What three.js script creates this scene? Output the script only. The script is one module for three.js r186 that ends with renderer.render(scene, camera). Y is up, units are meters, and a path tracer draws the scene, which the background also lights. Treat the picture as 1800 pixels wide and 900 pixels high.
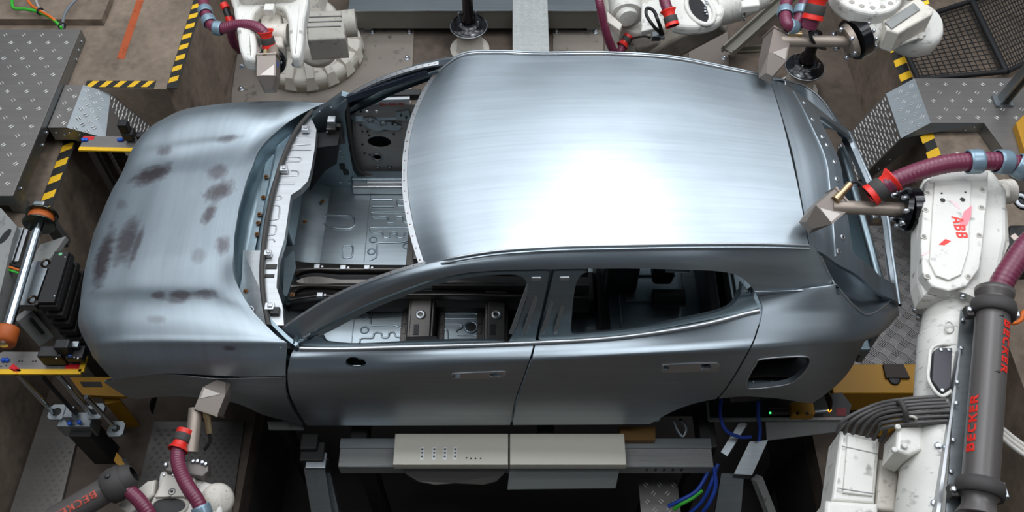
import * as THREE from 'three';
import { RoundedBoxGeometry } from 'three/addons/geometries/RoundedBoxGeometry.js';
import { mergeGeometries } from 'three/addons/utils/BufferGeometryUtils.js';
import { RectAreaLightUniformsLib } from 'three/addons/lights/RectAreaLightUniformsLib.js';
import { FontLoader } from 'three/addons/loaders/FontLoader.js';
import { TextGeometry } from 'three/addons/geometries/TextGeometry.js';
import { ConvexGeometry } from 'three/addons/geometries/ConvexGeometry.js';

// ---------- camera, light, exposure ----------
const scene = new THREE.Scene();
scene.background = new THREE.Color(0x050506);
const camera = new THREE.PerspectiveCamera(31.417, 2, 0.1, 60);      // focal length 1600 px on a 900 px high frame
camera.position.set(0, 5.4, 3.15);
camera.rotation.x = -54.5 * Math.PI / 180;
scene.add(camera);
const renderer = new THREE.WebGLRenderer({ antialias: true });
renderer.toneMapping = THREE.LinearToneMapping;
renderer.toneMappingExposure = 1.45;
renderer.shadowMap.enabled = true;
RectAreaLightUniformsLib.init();
// hall lamps: [x, z, width along x, width along z, strength, hung height, where]
const LAMPS = [
  [1.05, -2.1, 1.2, 0.5, 30, 6.7, 'narrow bright hall lamp above the far side of the roof'],
  [3.3, 2.0, 1.4, 0.5, 12, 6.7, 'narrow hall lamp above the tall robot arm'],
  [4.4, -2.2, 1.2, 0.5, 15, 6.7, 'narrow hall lamp above the checker cover beside the tail'],
  [-1.8, 2.4, 1.4, 0.5, 8, 6.7, 'narrow hall lamp above the lower left robot'],
  [-2.1, 0.0, 1.4, 0.4, 14, 6.7, 'narrow hall lamp straight above the hood'],
  [0.5, 0.0, 1.4, 0.4, 15, 6.7, 'narrow hall lamp straight above the roof'],
];
['hood end', 'front doors', 'rear doors', 'tail end'].forEach((a, i) => ['far wall', 'far robots', 'roof', 'near gallery'].forEach((b, j) => LAMPS.push([-4.8 + 3.1 * i, -5.6 + 2.35 * j, 2.5, 1.5, j < 3 ? 1.5 : 1.0, 7.0, `broad pale light panel in the ceiling between the ${a} and the ${b}`])));

// ---------- helpers ----------
let seed = 7;
const rnd = () => { seed = (seed * 1664525 + 1013904223) >>> 0; return seed / 4294967296; };
const rr = (a, b) => a + (b - a) * rnd();
const V = (x, y, z) => x.isVector3 ? x.clone() : Array.isArray(x) ? new THREE.Vector3(x[0], x[1], x[2]) : new THREE.Vector3(x, y, z);
const names = {};
function numbered(n) { const k = names[n] = (names[n] ?? -1) + 1; return k ? n + '_' + String(k).padStart(3, '0') : n; }
function mesh(name, geo, mat, parent) {
  const m = new THREE.Mesh(Array.isArray(geo) ? join(geo) : geo, mat);
  m.name = name; m.castShadow = m.receiveShadow = true; if (parent) parent.add(m);
  return m;
}
function join(list) {
  if (list.length === 1) return list[0];
  return mergeGeometries(list.map(g => { const q = g.index ? g.toNonIndexed() : g.clone(); for (const k of Object.keys(q.attributes)) if (!['position', 'normal', 'uv'].includes(k)) q.deleteAttribute(k); return q; }));
}
function thing(name, label, category, group) {
  const o = new THREE.Group(); o.name = numbered(name); scene.add(o);
  o.userData = { label, category }; if (group) o.userData.group = group;
  return o;
}
function single(name, label, category, geo, mat, group) {
  const m = mesh(numbered(name), geo, mat, scene); m.userData = { label, category }; if (group) m.userData.group = group; return m;
}
function structure(name, geo, mat) { const m = mesh(name, geo, mat, scene); m.userData = { kind: 'structure' }; return m; }
// parts are modelled in place; this moves the group's origin to the thing's base
function settle(g, base) { const b = V(base); for (const c of g.children) c.position.sub(b); g.position.copy(b); return g; }
function own(m) { m.geometry.computeBoundingBox(); const c = new THREE.Vector3(); m.geometry.boundingBox.getCenter(c); c.y = m.geometry.boundingBox.min.y; m.geometry.translate(-c.x, -c.y, -c.z); m.position.add(c); return m; }
// --- geometries ---
const box = (w, h, d, x = 0, y = 0, z = 0, r = 0) => { const g = r ? new RoundedBoxGeometry(w, h, d, 2, r) : new THREE.BoxGeometry(w, h, d); if (!r) metricBox(g, w, h, d); g.translate(x, y, z); return g; };
function metricBox(g, w, h, d) { const u = g.attributes.uv, n = g.attributes.normal; for (let i = 0; i < u.count; i++) { const nx = Math.abs(n.getX(i)), ny = Math.abs(n.getY(i)); const a = nx > .5 ? d : w, b = ny > .5 ? d : h; u.setXY(i, u.getX(i) * a, u.getY(i) * b); } }
// box between two corner points
const span = (a, b, r = 0) => box(Math.abs(a[0] - b[0]), Math.abs(a[1] - b[1]), Math.abs(a[2] - b[2]), (a[0] + b[0]) / 2, (a[1] + b[1]) / 2, (a[2] + b[2]) / 2, r);
function frameTo(dir, up) { const z = V(dir).normalize(); let u = up ? V(up) : (Math.abs(z.y) > .95 ? V(1, 0, 0) : V(0, 1, 0)); const x = u.clone().cross(z).normalize(); const y = z.clone().cross(x); return new THREE.Matrix4().makeBasis(x, y, z); }
// geometry modelled along +z, placed at p and pointed along dir
function place(g, p, dir, up) { const m = frameTo(dir, up); m.setPosition(V(p)); g.applyMatrix4(m); return g; }
function rod(a, b, r, r2 = r, seg = 20) { const A = V(a), B = V(b), L = A.distanceTo(B); const g = new THREE.CylinderGeometry(r2, r, L, seg); g.rotateX(Math.PI / 2); g.translate(0, 0, L / 2); return place(g, a, B.sub(A)); }
// bar of rectangular section from a to b
function bar(a, b, w, h, up, r = 0) { const A = V(a), B = V(b), L = A.distanceTo(B); const g = box(w, h, L, 0, 0, L / 2, r); return place(g, a, B.sub(A), up); }
// lathe: profile [[radius, along], ...] round dir from p
function spin(profile, p, dir, seg = 32) { const g = new THREE.LatheGeometry(profile.map(q => new THREE.Vector2(q[0], q[1])), seg); g.rotateX(Math.PI / 2); return place(g, p, dir); }
// plate: outline [[x, y]...] extruded by depth along +z of the frame
function plate(outline, depth, p, dir, up, bevel = 0, holes = []) {
  const s = new THREE.Shape(outline.map(q => new THREE.Vector2(q[0], q[1])));
  for (const h of holes) s.holes.push(new THREE.Path(h.map(q => new THREE.Vector2(q[0], q[1]))));
  const g = new THREE.ExtrudeGeometry(s, { depth: Math.max(depth - 2 * bevel, 1e-4), bevelEnabled: bevel > 0, bevelSize: bevel, bevelThickness: bevel, bevelOffset: -bevel, bevelSegments: 2, curveSegments: 12 });
  g.translate(0, 0, bevel);
  return place(g, p, dir, up);
}
// solid below a polygon of 3D points: extruded by vector d
function slab(pts, d) {
  const P = pts.map(q => V(q)), D = V(d), n = P.length, pos = [], uv = [];
  const nrm = P[1].clone().sub(P[0]).cross(P[2].clone().sub(P[0])).normalize();
  const ax = P[1].clone().sub(P[0]).normalize(), ay = nrm.clone().cross(ax);
  const flat = P.map(q => new THREE.Vector2(q.clone().sub(P[0]).dot(ax), q.clone().sub(P[0]).dot(ay)));
  const tri = THREE.ShapeUtils.triangulateShape(flat, []);
  const up = nrm.dot(D) < 0;
  const push = (q, t) => { pos.push(q.x, q.y, q.z); uv.push(t[0], t[1]); };
  for (const t of tri) { for (const i of (up ? t : [t[0], t[2], t[1]])) push(P[i], [P[i].x, P[i].z]); for (const i of (up ? [t[0], t[2], t[1]] : t)) push(P[i].clone().add(D), [P[i].x, P[i].z]); }
  const H = D.length();
  for (let i = 0; i < n; i++) { const a = P[i], b = P[(i + 1) % n], L = a.distanceTo(b), c = a.clone().add(D), e = b.clone().add(D); const q = [[a, [0, 0]], [c, [0, H]], [b, [L, 0]], [b, [L, 0]], [c, [0, H]], [e, [L, H]]]; for (const k of (up ? q : q.slice().reverse())) push(k[0], k[1]); }
  const g = new THREE.BufferGeometry(); g.setAttribute('position', new THREE.Float32BufferAttribute(pos, 3)); g.setAttribute('uv', new THREE.Float32BufferAttribute(uv, 2)); g.computeVertexNormals(); return g;
}
const curve = (pts, closed = false) => new THREE.CatmullRomCurve3(pts.map(q => V(q)), closed, 'centripetal');
const wire = (pts, r, seg = 40, rs = 8) => new THREE.TubeGeometry(curve(pts), seg, r, rs);
// ribbed suction hose
function hose(pts, r, pitch = .022) {
  const c = curve(pts), L = c.getLength(), n = Math.round(L / pitch) * 4, rs = 16, fr = c.computeFrenetFrames(n, false), pos = [], idx = [], uv = [];
  for (let i = 0; i <= n; i++) { const p = c.getPointAt(i / n), q = r * (1 + .05 * [0, .9, 1, .4][i % 4]); for (let k = 0; k <= rs; k++) { const a = k / rs * 2 * Math.PI; const v = p.clone().addScaledVector(fr.normals[i], Math.cos(a) * q).addScaledVector(fr.binormals[i], Math.sin(a) * q); pos.push(v.x, v.y, v.z); uv.push(i / 4, k / rs); } }
  for (let i = 0; i < n; i++) for (let k = 0; k < rs; k++) { const a = i * (rs + 1) + k, b = a + rs + 1; idx.push(a, a + 1, b, b, a + 1, b + 1); }
  const g = new THREE.BufferGeometry(); g.setAttribute('position', new THREE.Float32BufferAttribute(pos, 3)); g.setAttribute('uv', new THREE.Float32BufferAttribute(uv, 2)); g.setIndex(idx); g.computeVertexNormals(); g.userData = { c }; return g;
}
// collar round a hose curve at parameter t
function collar(c, t, r, w) { const p = c.getPointAt(t), d = c.getTangentAt(t); return spin([[r * .9, -w / 2], [r, -w / 2], [r * 1.04, -w * .3], [r * 1.04, w * .3], [r, w / 2], [r * .9, w / 2]], p.toArray(), d.toArray(), 24); }
// --- sheet surfaces ---
function weights(K, t) {
  const n = K.length; let i = 0; while (i < n - 2 && t >= K[i + 1]) i++;
  const h = K[i + 1] - K[i], s = (t - K[i]) / h, w = new Map(), add = (k, q) => w.set(k, (w.get(k) ?? 0) + q);
  const s2 = s * s, s3 = s2 * s; add(i, 2 * s3 - 3 * s2 + 1); add(i + 1, 3 * s2 - 2 * s3);
  const tan = (j, c) => { if (j === 0) { const q = c * h / (K[1] - K[0]); add(0, -q); add(1, q); } else if (j === n - 1) { const q = c * h / (K[n - 1] - K[n - 2]); add(n - 2, -q); add(n - 1, q); } else { const h0 = K[j] - K[j - 1], h1 = K[j + 1] - K[j], a0 = h1 / (h0 + h1), a1 = h0 / (h0 + h1); add(j - 1, -c * h * a0 / h0); add(j, c * h * (a0 / h0 - a1 / h1)); add(j + 1, c * h * a1 / h1); } };
  tan(i, s3 - 2 * s2 + s); tan(i + 1, s3 - s2);
  return [...w];
}
function surface(G, U, W) {
  const ev = (u, v) => { const o = new THREE.Vector3(); const b = weights(W, v); for (const [i, a] of weights(U, u)) for (const [j, c] of b) { const p = G[i][j], q = a * c; o.x += p[0] * q; o.y += p[1] * q; o.z += p[2] * q; } return o; };
  const nrm = (u, v) => { const e = .004; const a = ev(u + e, v).sub(ev(u - e, v)), b = ev(u, v + e).sub(ev(u, v - e)); return a.cross(b).normalize(); };
  return { ev, nrm, U, W, u0: U[0], u1: U[U.length - 1], v0: W[0], v1: W[W.length - 1] };
}
function inside(poly, x, y) { let d = 1e9, c = false; for (let i = 0, j = poly.length - 1; i < poly.length; j = i++) { const [ax, ay] = poly[j], [bx, by] = poly[i]; const ex = bx - ax, ey = by - ay, l = ex * ex + ey * ey || 1e-12; let t = ((x - ax) * ex + (y - ay) * ey) / l; t = t < 0 ? 0 : t > 1 ? 1 : t; const px = x - ax - ex * t, py = y - ay - ey * t, q = px * px + py * py; if (q < d) d = q; if ((ay > y) !== (by > y) && x < ex * (y - ay) / ey + ax) c = !c; } return (c ? 1 : -1) * Math.sqrt(d); }
// part of a surface inside an outline (minus holes), with a turned-in flange along every edge
function panel(s, outline, holes = [], o = {}) {
  const { step = .014, flange = .014, offset = 0, mirror = false, out = [0, 0, 1] } = o;
  let u0 = s.u0, u1 = s.u1, v0 = s.v0, v1 = s.v1;
  if (outline) { const us = outline.map(p => p[0]), vs = outline.map(p => p[1]); u0 = Math.max(u0, Math.min(...us) - .001); u1 = Math.min(u1, Math.max(...us) + .001); v0 = Math.max(v0, Math.min(...vs) - .001); v1 = Math.min(v1, Math.max(...vs) + .001); }
  const nu = Math.max(2, Math.ceil((u1 - u0) / step)), nv = Math.max(2, Math.ceil((v1 - v0) / step));
  const O = V(out), f = [], pos = [], nor = [], uv = [], idx = [], map = new Map(), sg = mirror ? -1 : 1;
  const U = i => u0 + (u1 - u0) * i / nu, W = j => v0 + (v1 - v0) * j / nv;
  for (let i = 0; i <= nu; i++) for (let j = 0; j <= nv; j++) { let d = outline ? inside(outline, U(i), W(j)) : 1; for (const h of holes) d = Math.min(d, -inside(h, U(i), W(j))); if (Math.abs(d) < 1e-5) d = 1e-5; f.push(d); }
  const F = (i, j) => f[i * (nv + 1) + j];
  let flip = null;
  const vert = (u, v) => { const p = s.ev(u, v), n = s.nrm(u, v); if (flip === null) flip = n.dot(O) < 0 ? -1 : 1; n.multiplyScalar(flip); p.addScaledVector(n, offset); pos.push(p.x, p.y, p.z * sg); nor.push(n.x, n.y, n.z * sg); uv.push(u, v * sg); return pos.length / 3 - 1; };
  { const m = s.nrm((u0 + u1) / 2, (v0 + v1) / 2); flip = m.dot(O) < 0 ? -1 : 1; }
  const get = (k, u, v) => { let q = map.get(k); if (q === undefined) { q = vert(u, v); map.set(k, q); } return q; };
  const tri = (a, b, c) => { if (flip * sg > 0) idx.push(a, b, c); else idx.push(a, c, b); };
  const edges = [];
  for (let i = 0; i < nu; i++) for (let j = 0; j < nv; j++) {
    const c = [[i, j], [i + 1, j], [i + 1, j + 1], [i, j + 1]], d = c.map(q => F(...q)), poly = [], cut = [];
    if (d.every(q => q < 0)) continue;
    for (let k = 0; k < 4; k++) {
      const a = c[k], b = c[(k + 1) % 4], da = d[k], db = d[(k + 1) % 4];
      if (da > 0) poly.push(get('v' + a, U(a[0]), W(a[1])));
      if (da > 0 !== db > 0) { const t = da / (da - db), lo = (a[0] < b[0] || a[1] < b[1]) ? a : b, hi = lo === a ? b : a; const q = get('e' + lo + ':' + hi, U(a[0]) + (U(b[0]) - U(a[0])) * t, W(a[1]) + (W(b[1]) - W(a[1])) * t); poly.push(q); cut.push([q, da > 0]); }
    }
    for (let k = 1; k + 1 < poly.length; k++) tri(poly[0], poly[k], poly[k + 1]);
    if (cut.length === 2) edges.push(cut[0][1] ? [cut[0][0], cut[1][0]] : [cut[1][0], cut[0][0]]);
  }
  // domain borders
  const border = (i, j, i2, j2) => { if (F(i, j) > 0 && F(i2, j2) > 0) edges.push([get('v' + [i, j], U(i), W(j)), get('v' + [i2, j2], U(i2), W(j2))]); };
  for (let i = 0; i < nu; i++) { border(i, 0, i + 1, 0); border(i + 1, nv, i, nv); }
  for (let j = 0; j < nv; j++) { border(0, j + 1, 0, j); border(nu, j, nu, j + 1); }
  if (flange) for (const [a, b] of edges) {
    const A = pos.slice(a * 3, a * 3 + 3), B = pos.slice(b * 3, b * 3 + 3), na = nor.slice(a * 3, a * 3 + 3), nb = nor.slice(b * 3, b * 3 + 3);
    const e = V(B).sub(V(A)), side = e.cross(V(na)).normalize().multiplyScalar(flip * sg);
    const k = pos.length / 3;
    for (const [p, n, q] of [[A, na, 0], [B, nb, 0], [A, na, flange], [B, nb, flange]]) { pos.push(p[0] - n[0] * q, p[1] - n[1] * q, p[2] - n[2] * q); nor.push(side.x, side.y, side.z); uv.push(p[0], p[1]); }
    tri(k, k + 2, k + 1); tri(k + 1, k + 2, k + 3);
  }
  const g = new THREE.BufferGeometry(); g.setAttribute('position', new THREE.Float32BufferAttribute(pos, 3)); g.setAttribute('normal', new THREE.Float32BufferAttribute(nor, 3)); g.setAttribute('uv', new THREE.Float32BufferAttribute(uv, 2)); g.setIndex(idx); return g;
}
// skin through rows of points
const loft = (rows, o = {}) => { const L = (a, b) => Math.max(.005, Math.hypot(a[0] - b[0], a[1] - b[1], a[2] - b[2])); const mid = rows[rows.length >> 1].length >> 1; const U = [0], W = [0]; for (let i = 1; i < rows.length; i++) U.push(U[i - 1] + L(rows[i][mid], rows[i - 1][mid])); const r = rows[rows.length >> 1]; for (let j = 1; j < r.length; j++) W.push(W[j - 1] + L(r[j], r[j - 1])); return surface(rows, U, W); };
// --- textures: fine grain only ---
function noiseTex(w, h, fn, srgb = true) { const d = new Uint8Array(w * h * 4); for (let y = 0; y < h; y++) for (let x = 0; x < w; x++) { const c = fn(x / w, y / h, x, y), i = (y * w + x) * 4; d[i] = c[0]; d[i + 1] = c[1]; d[i + 2] = c[2]; d[i + 3] = 255; } const t = new THREE.DataTexture(d, w, h); t.wrapS = t.wrapT = THREE.RepeatWrapping; t.magFilter = THREE.LinearFilter; t.minFilter = THREE.LinearMipmapLinearFilter; t.generateMipmaps = true; if (srgb) t.colorSpace = THREE.SRGBColorSpace; t.needsUpdate = true; return t; }
const lattice = []; for (let i = 0; i < 4096; i++) lattice.push(rnd());
function vnoise(x, y, px, py) { const xi = Math.floor(x), yi = Math.floor(y), fx = x - xi, fy = y - yi, sx = fx * fx * (3 - 2 * fx), sy = fy * fy * (3 - 2 * fy); const g = (a, b) => lattice[((((a % px) + px) % px) * 57 + (((b % py) + py) % py) * 131 + px * 17) & 4095]; return (g(xi, yi) * (1 - sx) + g(xi + 1, yi) * sx) * (1 - sy) + (g(xi, yi + 1) * (1 - sx) + g(xi + 1, yi + 1) * sx) * sy; }
function fbm(u, v, fx, fy, oct = 4) { let s = 0, a = .5, n = 0; for (let k = 0; k < oct; k++) { s += a * vnoise(u * fx, v * fy, fx, fy); n += a; a *= .55; fx *= 2; fy *= 2; } return s / n; }
const clamp8 = q => Math.max(0, Math.min(255, Math.round(q)));

// ---------- body panels: control nets and trim outlines in metres ----------
const SIDE = surface([[[-1.172,0.596,0.915],[-1.188,0.786,0.935],[-1.188,1,0.945],[-1.175,1.169,0.925],[-1.154,1.271,0.9],[-1.151,1.282,0.893],[-1.137,1.312,0.87],[-1.127,1.322,0.842],[-1.118,1.339,0.825],[-1.131,1.339,0.815],[-1.143,1.34,0.806],[-1.179,1.336,0.79],[-1.24,1.334,0.755]],[[-.936,0.607,0.92],[-.921,0.796,0.94],[-.904,1.01,0.95],[-.884,1.191,0.93],[-.875,1.274,0.907],[-.873,1.283,0.9],[-.871,1.316,0.872],[-.872,1.332,0.848],[-.872,1.341,0.83],[-.859,1.447,0.805],[-.835,1.564,0.78],[-.851,1.614,0.768],[-.898,1.645,0.735]],[[-.64,0.607,0.92],[-.622,0.8,0.942],[-.606,1.014,0.952],[-.587,1.207,0.935],[-.581,1.294,0.911],[-.58,1.304,0.905],[-.58,1.328,0.872],[-.58,1.344,0.848],[-.58,1.359,0.83],[-.562,1.559,0.79],[-.546,1.746,0.755],[-.551,1.805,0.745],[-.576,1.83,0.71]],[[-.324,0.615,0.922],[-.314,0.803,0.943],[-.303,1.016,0.953],[-.294,1.209,0.936],[-.289,1.316,0.913],[-.289,1.328,0.908],[-.289,1.351,0.875],[-.289,1.361,0.848],[-.289,1.376,0.83],[-.278,1.63,0.785],[-.267,1.865,0.737],[-.271,1.903,0.724],[-.285,1.921,0.685]],[[0.113,0.625,0.925],[0.113,0.805,0.944],[0.112,1.016,0.953],[0.111,1.217,0.937],[0.114,1.348,0.917],[0.115,1.362,0.914],[0.115,1.383,0.88],[0.115,1.394,0.85],[0.115,1.405,0.83],[0.111,1.64,0.775],[0.107,1.883,0.72],[0.106,1.922,0.705],[0.106,1.962,0.655]],[[0.629,0.643,0.93],[0.611,0.811,0.947],[0.595,1.024,0.957],[0.584,1.239,0.942],[0.568,1.405,0.924],[0.566,1.423,0.922],[0.568,1.438,0.885],[0.569,1.451,0.85],[0.569,1.464,0.828],[0.554,1.658,0.77],[0.536,1.876,0.712],[0.532,1.922,0.695],[0.531,1.97,0.645]],[[1.043,0.672,0.94],[1.024,0.828,0.955],[1,1.04,0.965],[0.972,1.282,0.952],[0.955,1.458,0.932],[0.953,1.477,0.93],[0.96,1.5,0.885],[0.963,1.538,0.83],[0.962,1.559,0.81],[0.944,1.694,0.76],[0.925,1.849,0.7],[0.918,1.9,0.68],[0.916,1.952,0.625]],[[1.328,0.683,0.945],[1.303,0.838,0.96],[1.268,1.05,0.97],[1.227,1.306,0.955],[1.2,1.49,0.935],[1.197,1.511,0.933],[1.208,1.544,0.885],[1.22,1.596,0.79],[1.224,1.609,0.765],[1.209,1.69,0.725],[1.2,1.767,0.68],[1.186,1.839,0.65],[1.178,1.911,0.595]],[[1.659,0.651,0.93],[1.622,0.817,0.95],[1.572,1.04,0.965],[1.516,1.324,0.955],[1.482,1.522,0.933],[1.478,1.544,0.93],[1.484,1.59,0.89],[1.495,1.654,0.8],[1.499,1.684,0.77],[1.504,1.708,0.72],[1.506,1.736,0.672],[1.487,1.789,0.625],[1.445,1.864,0.567]],[[1.913,0.64,0.89],[1.872,0.817,0.905],[1.828,1.008,0.915],[1.765,1.283,0.91],[1.72,1.493,0.888],[1.715,1.516,0.885],[1.718,1.561,0.85],[1.712,1.612,0.79],[1.684,1.642,0.75],[1.64,1.668,0.7],[1.608,1.675,0.655],[1.558,1.726,0.605],[1.51,1.779,0.55]],[[2.085,0.624,0.8],[2.052,0.766,0.81],[2.015,0.923,0.82],[1.942,1.198,0.82],[1.888,1.417,0.797],[1.882,1.441,0.795],[1.883,1.486,0.765],[1.873,1.521,0.72],[1.848,1.532,0.69],[1.791,1.544,0.66],[1.721,1.567,0.62],[1.633,1.647,0.585],[1.557,1.717,0.54]],[[2.258,0.467,0.64],[2.221,0.618,0.65],[2.178,0.776,0.66],[2.101,1.05,0.66],[2.041,1.278,0.642],[2.034,1.303,0.64],[2.026,1.35,0.62],[2.011,1.38,0.6],[1.979,1.403,0.59],[1.901,1.442,0.58],[1.802,1.48,0.57],[1.687,1.58,0.56],[1.587,1.678,0.53]]], [-1.16,-.877,-.583,-.29,0.113,0.573,0.96,1.208,1.492,1.734,1.904,2.058], [0,0.181,0.393,0.594,0.726,0.741,0.781,0.813,0.835,1.077,1.326,1.368,1.432]);
const HOOD = surface([[[-2.465,1.08,0],[-2.43,1.12,0.28],[-2.38,1.155,0.48],[-2.362,1.178,0.53],[-2.335,1.187,0.61],[-2.295,1.172,0.68],[-2.26,1.145,0.73],[-2.24,1.125,0.765],[-2.232,1.115,0.772],[-2.195,1.06,0.805],[-2.15,1.02,0.83]],[[-2.38,1.245,0],[-2.345,1.265,0.28],[-2.3,1.288,0.49],[-2.28,1.318,0.54],[-2.25,1.336,0.62],[-2.22,1.33,0.7],[-2.19,1.3,0.765],[-2.175,1.278,0.795],[-2.172,1.265,0.803],[-2.15,1.18,0.85],[-2.125,1.07,0.872]],[[-2.1,1.355,0],[-2.09,1.358,0.28],[-2.075,1.363,0.505],[-2.063,1.389,0.545],[-2.05,1.414,0.62],[-2.04,1.414,0.71],[-2.03,1.388,0.785],[-2.03,1.37,0.822],[-2.03,1.354,0.832],[-2.02,1.26,0.886],[-2.02,1.165,0.912]],[[-1.85,1.405,0],[-1.85,1.403,0.28],[-1.845,1.397,0.52],[-1.838,1.421,0.556],[-1.83,1.45,0.63],[-1.82,1.452,0.72],[-1.81,1.425,0.8],[-1.8,1.408,0.838],[-1.8,1.39,0.848],[-1.8,1.295,0.902],[-1.79,1.235,0.922]],[[-1.66,1.432,0],[-1.65,1.428,0.28],[-1.615,1.421,0.53],[-1.595,1.44,0.562],[-1.57,1.463,0.64],[-1.54,1.46,0.735],[-1.51,1.438,0.812],[-1.5,1.422,0.848],[-1.5,1.404,0.857],[-1.5,1.3,0.908],[-1.49,1.215,0.925]],[[-1.575,1.44,0],[-1.555,1.437,0.28],[-1.495,1.428,0.53],[-1.465,1.437,0.585],[-1.41,1.45,0.66],[-1.35,1.448,0.745],[-1.31,1.434,0.815],[-1.3,1.42,0.849],[-1.3,1.402,0.858],[-1.3,1.31,0.91],[-1.3,1.22,0.932]],[[-1.515,1.445,0],[-1.495,1.444,0.28],[-1.425,1.441,0.53],[-1.38,1.439,0.6],[-1.32,1.436,0.68],[-1.235,1.428,0.765],[-1.17,1.418,0.822],[-1.135,1.412,0.845],[-1.137,1.395,0.855],[-1.15,1.325,0.898],[-1.165,1.238,0.935]]], [0,0.172,0.387,0.61,0.87,1.032,1.125], [0,0.28,0.52,0.564,0.644,0.734,0.819,0.862,0.883,0.992,1.056]);
const ROOF = surface([[[-.535,1.884,0],[-.53,1.883,0.132],[-.516,1.878,0.264],[-.491,1.868,0.396],[-.461,1.856,0.515],[-.436,1.845,0.594],[-.42,1.838,0.64],[-.413,1.834,0.66]],[[-.36,1.945,0],[-.357,1.945,0.137],[-.348,1.943,0.274],[-.333,1.939,0.411],[-.314,1.934,0.534],[-.299,1.93,0.617],[-.289,1.927,0.664],[-.285,1.926,0.685]],[[-.17,1.982,0],[-.166,1.981,0.134],[-.156,1.979,0.268],[-.137,1.975,0.402],[-.115,1.97,0.523],[-.097,1.966,0.603],[-.085,1.963,0.65],[-.079,1.962,0.67]],[[0.02,2.005,0],[0.023,2.004,0.131],[0.034,2,0.262],[0.051,1.993,0.393],[0.072,1.983,0.511],[0.09,1.974,0.589],[0.101,1.969,0.635],[0.106,1.966,0.655]],[[0.5,2.02,0],[0.501,2.019,0.129],[0.505,2.015,0.258],[0.511,2.006,0.387],[0.518,1.995,0.503],[0.525,1.985,0.58],[0.529,1.978,0.626],[0.53,1.975,0.645]],[[0.92,1.992,0],[0.92,1.991,0.125],[0.919,1.988,0.25],[0.918,1.981,0.375],[0.917,1.972,0.488],[0.916,1.964,0.562],[0.916,1.959,0.606],[0.915,1.957,0.625]],[[1.17,1.955,0],[1.17,1.954,0.119],[1.171,1.951,0.238],[1.173,1.943,0.357],[1.174,1.933,0.464],[1.176,1.924,0.536],[1.177,1.918,0.577],[1.177,1.916,0.595]],[[1.425,1.911,0],[1.425,1.91,0.114],[1.425,1.906,0.228],[1.424,1.899,0.341],[1.424,1.888,0.444],[1.424,1.88,0.512],[1.424,1.874,0.552],[1.424,1.871,0.569]]], [0,0.167,0.37,0.558,1.005,1.404,1.666,1.92], [0,0.131,0.263,0.395,0.515,0.596,0.644,0.664]);
const GATE = surface([[[1.433,1.857,-.567],[1.515,1.818,-.588],[1.585,1.762,-.6],[1.695,1.68,-.6],[1.88,1.51,-.612],[2.005,1.415,-.612],[2.01,1.385,-.612],[2.012,1.33,-.612]],[[1.435,1.87,-.454],[1.521,1.836,-.47],[1.596,1.787,-.48],[1.707,1.709,-.48],[1.894,1.528,-.49],[2.017,1.415,-.49],[2.028,1.381,-.49],[2.032,1.33,-.49]],[[1.44,1.886,-.236],[1.532,1.859,-.245],[1.617,1.82,-.25],[1.73,1.746,-.25],[1.921,1.551,-.255],[2.04,1.415,-.255],[2.062,1.373,-.255],[2.07,1.33,-.255]],[[1.445,1.892,0],[1.545,1.868,0],[1.64,1.832,0],[1.755,1.76,0],[1.95,1.56,0],[2.065,1.415,0],[2.1,1.365,0],[2.112,1.33,0]],[[1.44,1.886,0.236],[1.532,1.859,0.245],[1.617,1.82,0.25],[1.73,1.746,0.25],[1.921,1.551,0.255],[2.04,1.415,0.255],[2.062,1.373,0.255],[2.07,1.33,0.255]],[[1.435,1.87,0.454],[1.521,1.836,0.47],[1.596,1.787,0.48],[1.707,1.709,0.48],[1.894,1.528,0.49],[2.017,1.415,0.49],[2.028,1.381,0.49],[2.032,1.33,0.49]],[[1.433,1.857,0.567],[1.515,1.818,0.588],[1.585,1.762,0.6],[1.695,1.68,0.6],[1.88,1.51,0.612],[2.005,1.415,0.612],[2.01,1.385,0.612],[2.012,1.33,0.612]]], [-.6,-.48,-.25,0,0.25,0.48,0.6], [0,0.103,0.204,0.34,0.619,0.805,0.866,0.903]);
const FENDER = surface([[[-2.214,0.991,0.845],[-2.21,0.974,0.85],[-2.213,0.938,0.852]],[[-1.987,1.144,0.885],[-2.023,1.041,0.905],[-2.051,0.893,0.905]],[[-1.772,1.197,0.905],[-1.799,1.093,0.925],[-1.827,0.954,0.925]],[[-1.509,1.176,0.92],[-1.529,1.083,0.94],[-1.564,0.95,0.94]],[[-1.34,1.198,0.925],[-1.355,1.05,0.95],[-1.398,0.803,0.94]],[[-1.169,1.213,0.928],[-1.195,1.01,0.95],[-1.189,0.607,0.92]]], [0,0.206,0.436,0.707,0.885,1.05], [0,0.15,0.401]);
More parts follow.
